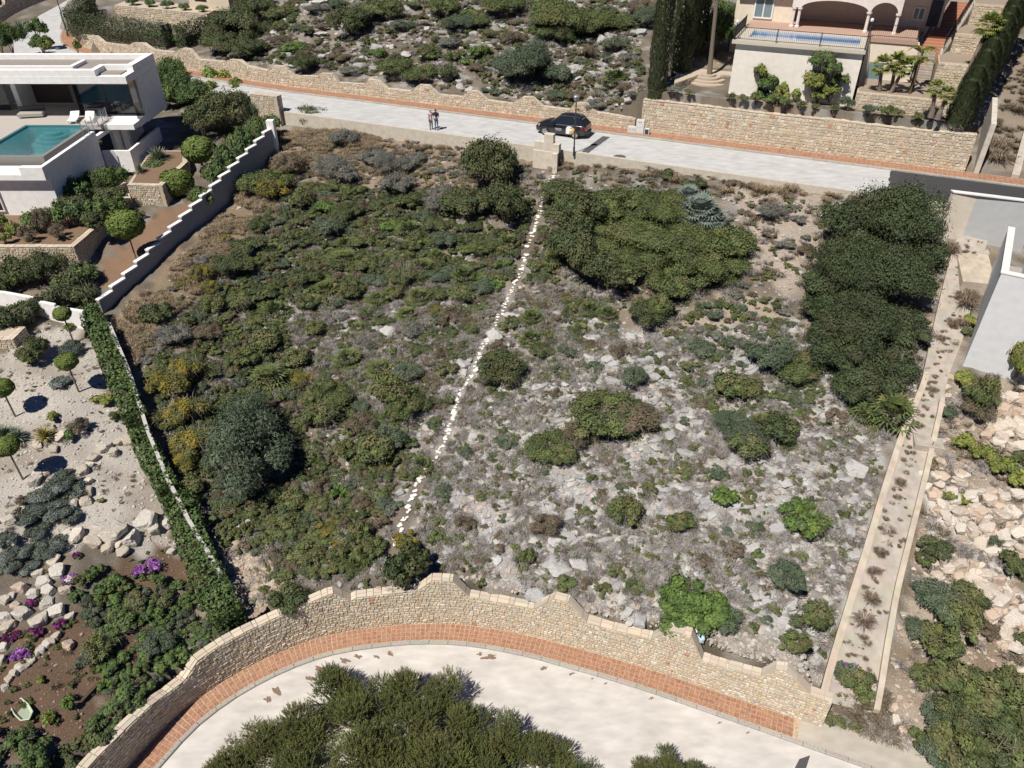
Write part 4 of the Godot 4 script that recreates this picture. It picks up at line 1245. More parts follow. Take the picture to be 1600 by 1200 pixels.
	var grow := func(z, count, weights, lo, hi):
		for p in scatter_zone(z, count):
			var k: int = weights[rng.randi() % weights.size()]
			var dens := n3.get_noise_2d(p.x * 1.4 + 300.0, p.y * 1.4)
			if dens < -0.22: continue
			var s := rng.randf_range(lo, hi)
			tx[k].append(turned(w3(p.x, ground(p.x, p.y) - 0.02, p.y), Vector3(s, s * rng.randf_range(0.7, 1.2), s), 0.2))
			var b := rng.randf_range(0.75, 1.25)
			tc[k].append(Color(b, b, b))
	grow.call(zones.rocky, 5600, [0, 1, 2, 3, 0, 1, 2, 3, 0, 1, 4, 6], 0.5, 1.15)
	grow.call(zones.mixed, 2600, [0, 1, 2, 3, 4, 5, 6, 4], 0.6, 1.3)
	grow.call(zones.tan, 2600, [8, 8, 9, 9, 4, 5], 0.6, 1.4)
	grow.call(zones.bank, 900, [8, 9, 4, 5, 0], 0.5, 1.1)
	grow.call(plot, 6500, [0, 1, 2, 3, 4, 5, 6, 7, 6, 7, 7, 6], 0.6, 1.4)
	grow.call(hz, 2600, [0, 1, 4, 5, 6, 7, 6], 0.8, 1.7)
	grow.call(zones.right_bank, 700, [4, 5, 0, 1], 0.6, 1.3)
	grow.call(zones.corner, 500, [4, 5, 4, 5, 0], 0.6, 1.3)
	grow.call(zones.gravel, 260, [4, 5, 6, 0], 0.25, 0.7)
	grow.call(zones.soil, 160, [7, 6, 4], 0.4, 0.9)
	grow.call(zones.drywash, 300, [4, 5], 0.8, 1.6)
	grow.call(zones.pathside, 200, [4, 5], 0.5, 1.1)
	for k in 10:
		if tx[k].size(): many("dry_scrub", tw[k], leaf_mat, tx[k], tc[k], "low dry twiggy scrub covering the stony ground" if k < 6 else ("low green herbs growing between the rocks" if k < 8 else "straw coloured dry grass along the edges of the plot"))
	# low bushes too many to count, filling the gaps
	var kinds := ["mastic", "oak", "olive", "brown", "oak", "mastic"]
	var sx := []
	var sc := []
	for k in 12: sx.append([]); sc.append([])
	var bushes := func(z, count, lo, hi, dens_at):
		for p in scatter_zone(z, count):
			if n3.get_noise_2d(p.x * 1.1 + 70.0, p.y * 1.1) < dens_at: continue
			if crowded(p.x, p.y, 0.2, 0.55): continue
			var k := rng.randi() % 12
			var s := lerpf(lo, hi, pow(rng.randf(), 1.7)) / 0.55
			sx[k].append(turned(w3(p.x, ground(p.x, p.y) - 0.05, p.y), Vector3(s, s * rng.randf_range(0.6, 1.0), s), 0.2))
			var b2 := rng.randf_range(0.8, 1.25)
			sc[k].append(Color(b2, b2, b2 * rng.randf_range(0.8, 1.1)))
	bushes.call(zone([[410, 350], [480, 290], [700, 300], [860, 320], [900, 440], [760, 440], [560, 440], [430, 480], [480, 620], [600, 640], [640, 700], [600, 800], [560, 900], [440, 900], [300, 800], [235, 600], [265, 520], [350, 440]]), 4000, 0.2, 0.6, -0.55)
	bushes.call(zones.mixed, 1100, 0.15, 0.5, -0.12)
	bushes.call(zones.rocky, 700, 0.15, 0.42, 0.02)
	bushes.call(zone([[1080, 480], [1230, 470], [1300, 640], [1200, 700], [1000, 560]]), 420, 0.2, 0.5, -0.2)
	bushes.call(hz, 900, 0.25, 0.7, -0.2)
	for k in 12:
		if sx[k].size(): many("low_scrub", stock[kinds[k / 2]][k % 2][1], leaf_mat, sx[k], sc[k], "low mixed scrub filling the gaps between the shrubs")
	# the painted line of stones that divides the plot
	var prev := Vector3.ZERO
	var wp := LINE
	for k in wp.size() - 1:
		var a := G(wp[k][0], wp[k][1])
		var b := G(wp[k + 1][0], wp[k + 1][1])
		var l := a.distance_to(b)
		var m := int(l / 0.145)
		for j in m:
			if rng.randf() < 0.09: continue
			var p := a.lerp(b, (j + rng.randf() * 0.5) / m) + Vector3(rng.randf_range(-0.13, 0.13), 0, rng.randf_range(-0.1, 0.1))
			p.y = ground(p.x, -p.z) + 0.05
			var o := part(rocks.chip[rng.randi() % 6], "painted_stone", plain("limewash", lin(0.80, 0.78, 0.73), 0.95))
			var r := rng.randf_range(0.085, 0.19)
			o.transform = turned(p, Vector3(r * rng.randf_range(0.8, 1.5), r * 0.6, r * rng.randf_range(0.7, 1.2)), 0.4)
			meta(o, "white painted stone in the line that divides the plot", "stone", "line of white painted stones", "thing")

# ---------- the white house with the pool, and its terraces
func bx(x0: float, x1: float, y0: float, y1: float, d0: float, d1: float, col := Color(1, 1, 1)) -> MB:
	var m := MB.new()
	m.box(Vector3(x0, y0, -d1), Vector3(x1, y1, -d0), col)
	return m
func add_bx(m: MB, x0: float, x1: float, y0: float, y1: float, d0: float, d1: float, col := Color(1, 1, 1)):
	m.box(Vector3(x0, y0, -d1), Vector3(x1, y1, -d0), col)
func glass_mat(key: String, col: Color, alpha: float) -> StandardMaterial3D:
	if mats.has(key): return mats[key]
	var m := StandardMaterial3D.new()
	m.albedo_color = Color(col.r, col.g, col.b, alpha)
	m.transparency = BaseMaterial3D.TRANSPARENCY_ALPHA
	m.roughness = 0.02; m.metallic_specular = 0.6
	mats[key] = m
	return m
func water_mat() -> StandardMaterial3D:
	if mats.has("water"): return mats["water"]
	var m := StandardMaterial3D.new()
	m.albedo_color = Color(0.45, 0.80, 0.85, 0.2)
	m.transparency = BaseMaterial3D.TRANSPARENCY_ALPHA
	m.roughness = 0.03
	m.normal_enabled = true
	m.normal_texture = noise_tex(0.02, Color.BLACK, Color.WHITE, 512, 3, 91, true)
	m.normal_scale = 0.35
	m.uv1_triplanar = true; m.uv1_world_triplanar = true; m.uv1_scale = Vector3.ONE * 0.35
	mats["water"] = m
	return m
func build_white_house():
	var white := grain("whitewash", 0.85, 0.01, 0.93, 1.0, 0.3)
	var wc := lin(0.86, 0.86, 0.86)
	var floor_c := lin(0.50, 0.47, 0.44)
	var h := thing("modern_house", "flat roofed white modern house with a turquoise pool terrace and dark glass front", "house")
	# roof: thick slab over the terrace, with gravelled hollow behind its parapets
	var roof := MB.new()
	add_bx(roof, -62, -31.7, 4.0, 4.57, 65.0, 71.3, wc)
	var rf := part(roof, "roof", white, h)
	var par := MB.new()
	add_bx(par, -62, -34.6, 4.572, 5.05, 65.02, 65.6, wc)
	add_bx(par, -34.6, -34.1, 4.572, 5.05, 65.02, 67.2, wc)
	add_bx(par, -34.098, -31.72, 4.572, 5.05, 66.8, 67.3, wc)
	add_bx(par, -62, -31.72, 4.572, 5.05, 70.7, 71.28, wc)
	add_bx(par, -32.3, -31.72, 4.574, 5.048, 67.302, 70.698, wc)
	part(par, "parapet", white, rf)
	part(bx(-62, -32.302, 4.575, 4.66, 65.602, 70.698, lin(0.44, 0.41, 0.37)), "gravel", grain("roofgravel", 1.0, 0.06, 0.6, 1.0, 1.0), rf)
	var up := MB.new()
	add_bx(up, -62, -37.2, 4.661, 4.93, 66.9, 67.3, wc)
	add_bx(up, -37.2, -36.8, 4.661, 4.93, 66.9, 69.4, wc)
	part(up, "upstand", white, rf)
	# body: floor slab, back wall, blade wall
	var slab := MB.new()
	add_bx(slab, -62, -31.74, 0.42, 0.98, 65.4, 71.2, wc)
	part(slab, "floor_slab", white, h)
	var deck := MB.new()
	add_bx(deck, -62, -34.32, 0.62, 1.0, 63.9, 65.398, floor_c)
	add_bx(deck, -62, -34.32, 0.985, 1.003, 65.402, 70.0, floor_c)
	add_bx(deck, -62, -40.6, 0.62, 1.0, 56.0, 63.898, floor_c)
	part(deck, "terrace_floor", grain("deckstone", 0.8, 0.03, 0.85, 1.0, 0.6), h)
	var blade := MB.new()
	add_bx(blade, -32.0, -31.68, 0.40, 3.998, 66.9, 71.22, wc)
	add_bx(blade, -62, -32.002, 0.985, 3.998, 70.8, 71.2, wc)
	add_bx(blade, -43.5, -43.1, 1.004, 3.998, 68.3, 70.798, wc)
	part(blade, "wall", white, h)
	# glazed corner room and sliding glass
	var dark := plain("frame_dark", lin(0.03, 0.03, 0.035), 0.4)
	var gl := glass_mat("tinted", Color(0.10, 0.17, 0.24), 0.55)
	for g in [[-37.3, -34.9], [-34.85, -32.05]]:
		var pane := MB.new()
		add_bx(pane, g[0], g[1], 1.006, 3.996, 66.98, 67.02, Color.WHITE)
		var w := part(pane, "window", gl, h)
		var fr := MB.new()
		add_bx(fr, g[0] - 0.02, g[0] + 0.06, 1.006, 3.996, 66.94, 66.978, Color.WHITE)
		add_bx(fr, g[1] - 0.06, g[1] + 0.02, 1.006, 3.996, 66.94, 66.978, Color.WHITE)
		add_bx(fr, g[0] + 0.06, g[1] - 0.06, 1.006, 1.08, 66.94, 66.978, Color.WHITE)
		part(fr, "frame", dark, w)
	var side := MB.new()
	add_bx(side, -31.9, -31.86, 1.0, 3.996, 65.5, 66.89, Color.WHITE)
	part(side, "window", gl, h)
	for q in [-60.0, -56.0, -52.0, -48.0]:
		var pane := MB.new()
		add_bx(pane, q, q + 3.9, 1.006, 3.996, 68.2, 68.24, Color.WHITE)
		part(pane, "window", gl, h)
	part(bx(-43.08, -37.4, 1.006, 3.9, 70.6, 70.79, lin(0.10, 0.09, 0.085)), "back_panel", plain("walnut", lin(0.07, 0.05, 0.04), 0.6), h)
	part(bx(-37.5, -37.2, 1.006, 3.998, 66.6, 66.9), "column", dark, h)
	# balcony at the corner
	part(bx(-34.3, -31.76, 0.50, 0.92, 64.2, 65.398, wc), "balcony", white, h)
	# lower storey
	var low := MB.new()
	add_bx(low, -36.0, -34.3, 0.302, 0.86, 54.0, 54.5, wc)
	add_bx(low, -34.62, -34.302, 0.302, 0.858, 54.502, 56.0, wc)
	add_bx(low, -34.62, -34.3, -3.4, 0.86, 54.501, 62.6, wc)
	add_bx(low, -62, -34.312, -0.1, 0.30, 54.002, 56.0, wc)
	add_bx(low, -62, -34.32, -3.4, -0.102, 54.5, 54.9, wc)
	add_bx(low, -34.62, -34.3, 0.10, 0.418, 62.602, 71.0, wc)
	add_bx(low, -34.62, -34.3, -3.4, 0.098, 65.4, 71.0, wc)
	part(low, "lower_wall", white, h)
	var win := part(bx(-41.0, -38.6, -2.6, -0.9, 54.42, 54.498), "window", plain("dark_pane", lin(0.02, 0.025, 0.03), 0.08), h)
	var wf := MB.new()
	add_bx(wf, -41.08, -41.0, -2.68, -0.82, 54.36, 54.49); add_bx(wf, -38.6, -38.52, -2.68, -0.82, 54.36, 54.49)
	add_bx(wf, -41.0, -38.6, -0.9, -0.82, 54.36, 54.49); add_bx(wf, -41.0, -38.6, -2.68, -2.6, 54.36, 54.49); add_bx(wf, -39.84, -39.76, -2.6, -0.9, 54.36, 54.41)
	part(wf, "frame", plain("white_frame", lin(0.75, 0.75, 0.75), 0.5), win)
	part(bx(-36.5, -36.4, -2.5, 0.4, 62.6, 65.4), "back_panel", plain("walnut", lin(0.07, 0.05, 0.04), 0.6), h)
	part(bx(-34.1, -33.6, -2.4, 0.42, 66.4, 66.9, wc), "column", white, h)
	var yard := MB.new()
	add_bx(yard, -34.298, -32.2, -2.6, -0.8, 62.7, 62.95, wc)
	add_bx(yard, -32.198, -31.95, -2.6, -0.8, 62.7, 69.2, wc)
	part(yard, "yard_wall", white, h)
	part(bx(-34.298, -32.2, -2.7, -2.35, 62.952, 71.0, lin(0.3, 0.26, 0.22)), "yard_floor", grain("deckstone", 0.8), h)
	# loungers and furniture
	for q in [[-37.0, 65.0, 0.25], [-35.7, 65.05, 0.3]]:
		var l := thing("sun_lounger", "white sun lounger on the terrace of the modern house", "sun lounger", w3(q[0], 1.003, q[1]), q[2], "white loungers on the pool terrace")
		var fr := MB.new()
		fr.box(Vector3(-0.35, 0.2, -0.2), Vector3(0.35, 0.3, 1.0), wc)
		fr.hexa([Vector3(-0.35, 0.24, -0.2), Vector3(0.35, 0.24, -0.2), Vector3(0.35, 0.5, -0.85), Vector3(-0.35, 0.5, -0.85), Vector3(-0.35, 0.34, -0.2), Vector3(0.35, 0.34, -0.2), Vector3(0.35, 0.6, -0.85), Vector3(-0.35, 0.6, -0.85)], wc)
		part(fr, "cushion", white, l)
		for s in [[-0.3, -0.1], [0.3, -0.1], [-0.3, 0.9], [0.3, 0.9]]:
			var lg := MB.new()
			lg.box(Vector3(s[0] - 0.03, 0, s[1] - 0.03), Vector3(s[0] + 0.03, 0.2, s[1] + 0.03), wc)
			part(lg, "leg", white, l)
	var sofa := thing("outdoor_sofa", "low grey outdoor sofa in the shade of the terrace roof", "sofa", w3(-41.2, 1.003, 66.2), 0.2)
	part(sofa_mesh(), "seat", plain("sofa_grey", lin(0.35, 0.33, 0.30), 0.9), sofa)
	var sb := MB.new(); sb.box(Vector3(-1.0, 0.36, -0.55), Vector3(1.0, 0.78, -0.36), Color.WHITE)
	part(sb, "backrest", plain("sofa_dark", lin(0.10, 0.10, 0.10), 0.9), sofa)
	var tb := thing("dining_table", "dark table in front of the corner window of the modern house", "table", w3(-35.6, 1.003, 66.2))
	var tt := MB.new(); tt.box(Vector3(-0.8, 0.70, -0.4), Vector3(0.8, 0.75, 0.4), Color.WHITE)
	part(tt, "tabletop", dark, tb)
	for s in [[-0.7, -0.3], [0.7, -0.3], [-0.7, 0.3], [0.7, 0.3]]:
		var lg := MB.new(); lg.box(Vector3(s[0] - 0.03, 0, s[1] - 0.03), Vector3(s[0] + 0.03, 0.70, s[1] + 0.03), Color.WHITE)
		part(lg, "leg", dark, tb)
	# railing
	var rail := thing("glass_railing", "glass railing with steel posts along the terrace edge", "railing", w3(-34.46, 1.0, 62.5))
	for k in 6:
		var po := MB.new(); po.box(Vector3(-0.03, -0.14, -3.1 + k * 0.9), Vector3(0.03, 1.0, -3.04 + k * 0.9), Color.WHITE)
		part(po, "post", plain("steel", lin(0.55, 0.55, 0.56), 0.3, 0.9), rail)
		if k < 5:
			var pn := MB.new(); pn.box(Vector3(-0.006, -0.05, -3.02 + k * 0.9), Vector3(0.006, 0.95, -2.24 + k * 0.9), Color.WHITE)
			part(pn, "pane", glass_mat("clear", Color(0.85, 0.93, 0.95), 0.12), rail)
	# pool
	var pool := thing("swimming_pool", "turquoise infinity pool on the terrace of the modern house", "pool", w3(0, 0, 0))
	var basin := MB.new()
	var tq := lin(0.04, 0.19, 0.215)
	add_bx(basin, -40.598, -35.7, -0.9, -0.8, 56.7, 63.9, tq)
	add_bx(basin, -40.598, -40.4, -0.8, 0.98, 56.7, 63.9, tq)
	add_bx(basin, -40.398, -35.702, -0.8, 0.98, 63.7, 63.898, tq)
	part(basin, "basin", grain("pooltile", 0.4, 0.04, 0.85, 1.0, 2.0), pool)
	var weir := MB.new()
	add_bx(weir, -35.7, -35.4, -0.8, 0.86, 56.4, 63.898, lin(0.34, 0.33, 0.31))
	add_bx(weir, -40.598, -35.702, 0.0, 0.86, 56.4, 56.7, lin(0.34, 0.33, 0.31))
	part(weir, "overflow_wall", grain("weir", 0.5, 0.05, 0.7, 1.0, 1.5), pool)
	part(bx(-35.398, -34.622, -0.5, -0.3, 56.0, 63.898, lin(0.12, 0.12, 0.12)), "overflow_channel", grain("weir", 0.5), pool)
	part(bx(-40.398, -35.702, -0.798, 0.84, 56.702, 63.698), "water", water_mat(), pool)
	for k in 4:
		var stp := MB.new()
		stp.lathe(w3(-38.4, 0, 63.695), [[1.9 - k * 0.38, -0.798], [1.9 - k * 0.38, -0.2 + k * 0.24], [0.0, -0.2 + k * 0.24]], 32, tq * Color(1.35, 1.2, 1.2))
		part(stp, "step", grain("pooltile", 0.4), pool)
	# planted terrace in front of the house
	stone_block("stone_planter_wall", "stone faced garden terrace in front of the white modern house", [w3(-62, 0, 48.9), w3(-30.9, 0, 48.9), w3(-30.6, 0, 58.0), w3(-34.2, 0, 65.0), w3(-62, 0, 54.45)], -5.2, -3.05, [0, 1], 0.2)
	stone_block("stone_planter_wall", "stone faced planter beside the steps between house and boundary wall", [w3(-30.4, 0, 57.7), w3(-27.6, 0, 57.5), w3(-27.5, 0, 63.2), w3(-28.5, 0, 66.0), w3(-31.8, 0, 66.0)], -4.9, -1.85, [0, 1], 0.2)
	stone_block("stone_planter_wall", "stone faced block at the corner of the gravel garden", [P(-60, 532, -5.2), P(19, 531, -5.2), P(40, 511, -5.2), P(0, 500, -5.2), P(-60, 500, -5.2)], -7.6, -5.2, [0, 1], 0.2)
	stone_block("stone_gate_pier", "short stone faced pier at the street end of the white boundary wall", [P(396, 176, -0.2), P(437, 181, -0.2), P(437, 181, -0.2) + Vector3(0.2, 0, -0.9), P(396, 176, -0.2) + Vector3(0.2, 0, -0.9)], -1.0, 1.45, [0, 1], 0.2)
	# soil on top of the first two
	for q in [[[w3(-61, 0, 49.3), w3(-31.35, 0, 49.3), w3(-31.1, 0, 57.9), w3(-34.6, 0, 64.5), w3(-61, 0, 54.4)], -3.02], [[w3(-30.2, 0, 58.1), w3(-28.05, 0, 57.95), w3(-27.95, 0, 63.0), w3(-28.9, 0, 65.7), w3(-31.6, 0, 65.7)], -1.82]]:
		var m := MB.new(); m.prism(q[0], q[1] - 0.2, q[1], lin(0.30, 0.20, 0.13))
		structure(m, "planting_bed", grain("earth", 1.0), "brown soil bed in the stone terraces of the modern house")
	# stepped white boundary wall
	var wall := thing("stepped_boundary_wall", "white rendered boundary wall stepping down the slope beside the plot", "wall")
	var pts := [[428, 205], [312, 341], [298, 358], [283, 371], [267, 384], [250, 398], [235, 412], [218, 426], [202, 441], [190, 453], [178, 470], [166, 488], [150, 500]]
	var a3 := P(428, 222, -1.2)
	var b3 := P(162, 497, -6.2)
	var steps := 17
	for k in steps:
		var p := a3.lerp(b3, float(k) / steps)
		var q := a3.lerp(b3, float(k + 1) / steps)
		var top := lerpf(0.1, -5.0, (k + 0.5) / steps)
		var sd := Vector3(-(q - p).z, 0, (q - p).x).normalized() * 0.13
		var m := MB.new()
		m.hexa([p - sd + Vector3(0, -3 - p.y, 0) + Vector3(0, top, 0), q - sd + Vector3(0, -3 - q.y, 0) + Vector3(0, top, 0), q + sd + Vector3(0, -3 - q.y, 0) + Vector3(0, top, 0), p + sd + Vector3(0, -3 - p.y, 0) + Vector3(0, top, 0), p - sd + Vector3(0, top - p.y, 0), q - sd + Vector3(0, top - q.y, 0), q + sd + Vector3(0, top - q.y, 0), p + sd + Vector3(0, top - p.y, 0)], lin(0.30, 0.31, 0.33))  # shade of the plot side is put into this dark panel colour
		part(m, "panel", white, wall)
		m = MB.new()
		var s2 := sd * 1.25
		m.hexa([Vector3(p.x, top + 0.003, p.z) - s2, Vector3(q.x, top + 0.003, q.z) - s2, Vector3(q.x, top + 0.003, q.z) + s2, Vector3(p.x, top + 0.003, p.z) + s2, Vector3(p.x, top + 0.09, p.z) - s2, Vector3(q.x, top + 0.09, q.z) - s2, Vector3(q.x, top + 0.09, q.z) + s2, Vector3(p.x, top + 0.09, p.z) + s2], wc)
		part(m, "coping", white, wall)
	var pil := MB.new()
	pil.box(a3 + Vector3(-0.3, -1.5, -0.3), a3 + Vector3(0.3, 1.9, 0.3), wc)
	part(pil, "pillar", white, wall)
	# white wall between upper and lower garden
	var w2 := thing("white_garden_wall", "low white wall stepping down behind the clipped garden trees", "wall")
	var ww := [[-20, 455, 0.0], [20, 460, 0.0], [62, 472, 0.0], [95, 482, 0.0], [140, 497, 0.0]]
	for k in 4:
		var p := G(ww[k][0], ww[k][1] + 22)
		var q := G(ww[k + 1][0], ww[k + 1][1] + 22)
		var top := maxf(p.y, q.y) + 1.15
		var m := MB.new()
		m.hexa([Vector3(p.x, top - 2.6, p.z), Vector3(q.x, top - 2.6, q.z), Vector3(q.x, top - 2.6, q.z - 0.25), Vector3(p.x, top - 2.6, p.z - 0.25), Vector3(p.x, top, p.z), Vector3(q.x, top, q.z), Vector3(q.x, top, q.z - 0.25), Vector3(p.x, top, p.z - 0.25)], wc)
		part(m, "panel", white, w2)
func sofa_mesh() -> MB:
	var m := MB.new()
	m.cbox(Vector3(-1.0, 0.12, -0.5), Vector3(1.0, 0.42, 0.5), 0.05, Color.WHITE)
	return m

# a hedge or climber clad over a line of foot points
func hedge(called: String, label: String, px: Array, width: float, height: float, pal: Array, dens := 260, l := 0.09, w := 0.055, cat := "hedge"):
	var pts := []
	for p in px: pts.append(G(p[0], p[1]) if p.size() == 2 else p[2])
	var path := smooth_path(pts, 0.3)
	var o := thing(called, label, cat)
	var mb := MB.new()
	var core := MB.new()
	for k in path.size() - 1:
		var a: Vector3 = path[k]
		var b: Vector3 = path[k + 1]
		var sd := side_of(path, k) * width * 0.5
		var up := Vector3(0, height, 0)
		core.hexa([a - sd * 0.25, b - sd * 0.25, b + sd * 0.25, a + sd * 0.25, a - sd * 0.12 + up * 0.5, b - sd * 0.12 + up * 0.5, b + sd * 0.12 + up * 0.5, a + sd * 0.12 + up * 0.5], lin(0.16, 0.125, 0.095))
		var n := int(dens * a.distance_to(b) * (width + 2.0 * height) * 0.5)
		for j in n:
			var base := a.lerp(b, rng.randf())
			var t := rng.randf() * (width + 2.0 * height)
			var bump := 1.0 + 0.36 * n2.get_noise_3d(base.x * 3.0, t * 3.0, base.z * 3.0)
			var col: Color = pick(pal)
			if rng.randf() < 0.3: clad(mb, base + sd * rng.randf_range(-0.7, 0.7) + Vector3(0, rng.randf_range(0.2, 0.85) * height, 0), Vector3.UP, l, w, col, 1.0)
			elif t < height: clad(mb, base + sd * bump * (0.9 + 0.15 * rng.randf()) + Vector3(0, t, 0), sd.normalized(), l, w, col)
			elif t < height * 2.0: clad(mb, base - sd * bump * (0.9 + 0.15 * rng.randf()) + Vector3(0, t - height, 0), -sd.normalized(), l, w, col)
			else: clad(mb, base + sd * ((t - 2.0 * height) / width * 2.0 - 1.0) + up * bump * (0.92 + 0.12 * rng.randf()), Vector3.UP, l, w, col)
	for en in [[path[0], path[0] - path[1]], [path[-1], path[-1] - path[-2]]]:
		var dir: Vector3 = Vector3(en[1].x, 0, en[1].z).normalized()
		var sdv := Vector3(-dir.z, 0, dir.x) * width * 0.5
		for j in int(dens * width * height * 1.3): clad(mb, en[0] + sdv * rng.randf_range(-1.0, 1.0) + Vector3(0, rng.randf() * height, 0) + dir * rng.randf_range(0.0, 0.3), dir, l, w, pick(pal))
	part(mb, "foliage", leaf_mat, o)
	part(core, "stem", bark, o)
	return o
func ball_tree(px: float, py: float, top_px: float, rp: float, label: String, leafr := "ball"):
	var g := G(px, py)
	var k := depth_of(g) / FOC
	var r := rp * k
	var hc := at_depth(px, top_px, -g.z).y - g.y - r * 0.0
	var t := thing("lollipop_tree", label, "tree", g, rng.randf() * TAU, label)
	var tr := MB.new()
	tr.tube([Vector3(0, -0.2, 0), Vector3(0.02, hc * 0.5, 0.01), Vector3(0, hc, 0)], [0.06, 0.05, 0.04], 7, lin(0.34, 0.29, 0.23))
	part(tr, "trunk", bark, t)
	var c := part(stock.ball[rng.randi() % 2][1], "crown", leaf_mat, t)
	c.scale = Vector3(r / 0.62, r / 0.62 * 0.85, r / 0.62)
	c.position = Vector3(0, hc - 0.62 * r / 0.62 * 0.85, 0)
func build_left_garden():
	var at := "in the stone terraces of the modern house"
	ball_tree(213, 405, 350, 27, "big round clipped tree on a bare trunk in the brown soil terrace")
	for q in [[24, 651, 606, 17], [36, 749, 697, 18], [123, 612, 565, 16], [115, 535, 490, 13]]: ball_tree(q[0], q[1], q[2], q[3], "small round clipped tree on a thin trunk in the white gravel garden")
	for q in [["ball", 315, 243, 22, -1.82], ["ball", 282, 296, 22, -3.4], ["spike", 250, 243, 24, -2.2], ["spike", 222, 267, 18, -2.2], ["garden", 240, 258, 16, -2.3]]:
		var p := P(q[1], q[2] + q[3] * 0.5, q[4])
		plant(q[0], p, q[3] * depth_of(p) / FOC, at)
	# climbing bushes against the house
	for q in [["lime", 130, 270, 24], ["lime", 150, 262, 22], ["garden", 105, 290, 26], ["garden", 160, 285, 30], ["garden", 130, 300, 30], ["garden", 180, 280, 26], ["brown", 75, 345, 22], ["garden", 110, 335, 28], ["lime", 5, 350, 20], ["lime", 25, 358, 14], ["lime", 55, 315, 12], ["garden", 150, 330, 22], ["garden", 60, 345, 24], ["brown", 95, 362, 18], ["mastic", 150, 345, 22], ["garden", 185, 318, 20], ["mastic", 120, 318, 26], ["brown", 45, 368, 16], ["lime", 10, 372, 14], ["mastic", 175, 305, 22]]:
		var p := P(q[1], q[2] + q[3] * 0.6, -3.0)
		plant(q[0], p, q[3] * depth_of(p) / FOC, at, 1.25)
	for q in [["mastic", 350, 190, 42], ["mastic", 320, 200, 30], ["mastic", 375, 175, 28], ["lime", 345, 130, 22], ["lime", 370, 145, 20], ["lime", 330, 150, 18], ["garden", 285, 150, 34], ["garden", 310, 160, 30], ["garden", 270, 130, 28], ["lime", 258, 118, 12], ["olive", 395, 180, 24], ["garden", 265, 158, 24], ["garden", 255, 140, 22]]:
		plant_px(q[0], q[1], q[2], q[3], "beside the street end of the modern house", 1.4)
	for q in [["garden", 400, 215, 26], ["garden", 375, 240, 26], ["garden", 350, 265, 26], ["garden", 330, 285, 24], ["garden", 305, 320, 22], ["garden", 415, 205, 18], ["garden", 360, 245, 24]]:
		plant_px(q[0], q[1] + 12, q[2] + 4, q[3], "overgrowing the stepped white boundary wall", 1.4).position.y += 0.5
	for q in [["mastic", 70, 425, 36], ["mastic", 120, 440, 34], ["mastic", 140, 465, 30], ["mastic", 30, 430, 34], ["mastic", 10, 450, 28], ["mastic", 95, 470, 28], ["mastic", 50, 490, 26], ["garden", 128, 430, 28], ["mastic", 15, 500, 30], ["mastic", 60, 545, 24], ["oak", 50, 560, 22]]:
		plant_px(q[0], q[1], q[2], q[3], "crowded under the stone terrace of the modern house", 1.2)
	for q in [["olive", 215, 335, 12], ["juniper", 115, 540, 22], ["juniper", 95, 595, 18], ["lime", 108, 510, 9], ["lime", 165, 625, 16], ["oak", 180, 650, 12], ["yellowspike", 72, 678, 22], ["spike", 8, 675, 22], ["spike", 30, 680, 18], ["lime", 85, 650, 12], ["brown", 125, 665, 18], ["garden", 110, 680, 14], ["lime", 157, 782, 6], ["lime", 75, 892, 4],
		["juniper", 100, 745, 26], ["juniper", 75, 765, 26], ["juniper", 120, 760, 22], ["juniper", 50, 800, 26], ["juniper", 90, 790, 28], ["juniper", 110, 800, 20], ["juniper", 75, 850, 26], ["juniper", 30, 860, 26], ["juniper", 45, 885, 18], ["juniper", 10, 840, 22], ["juniper", 95, 840, 18], ["brown", 40, 780, 14], ["juniper", 15, 880, 20], ["juniper", 60, 825, 24]]:
		plant_px(q[0], q[1], q[2], q[3], "in the white gravel garden")
	# hedge that hides the low white wall along the plot
	var hl := "dense green hedge grown over the low white wall beside the plot"
	hedge("boundary_hedge", hl + ", upper stretch", [[147, 505], [167, 545], [197, 620], [219, 672]], 1.25, 1.3, pals.garden, 300)
	hedge("boundary_hedge", hl + ", middle stretch", [[226, 695], [243, 735], [269, 782]], 1.15, 1.2, pals.garden, 300)
	hedge("boundary_hedge", hl + ", lower stretch", [[284, 800], [302, 850], [326, 905], [354, 965], [367, 985]], 1.5, 1.3, pals.garden, 300)
	var wl := thing("low_white_wall", "low white wall at the plot side of the green hedge", "wall")
	var wpx := [[172, 505], [205, 585], [232, 672], [262, 745], [295, 810], [325, 860], [345, 895]]
	for k in wpx.size() - 1:
		var p := G(wpx[k][0] + 7, wpx[k][1] + 24)
		var q := G(wpx[k + 1][0] + 7, wpx[k + 1][1] + 24)
		var sd := Vector3(-(q - p).z, 0, (q - p).x).normalized() * 0.1
		var m := MB.new()
		m.hexa([Vector3(p.x, p.y - 1.0, p.z) - sd, Vector3(q.x, q.y - 1.0, q.z) - sd, Vector3(q.x, q.y - 1.0, q.z) + sd, Vector3(p.x, p.y - 1.0, p.z) + sd, Vector3(p.x, p.y + 1.2, p.z) - sd, Vector3(q.x, q.y + 1.2, q.z) - sd, Vector3(q.x, q.y + 1.2, q.z) + sd, Vector3(p.x, p.y + 1.2, p.z) + sd], lin(0.52, 0.51, 0.49))
		part(m, "panel", grain("render", 0.95), wl)
	# boulders
	var gl := "pale limestone boulder edging the beds of the gravel garden"
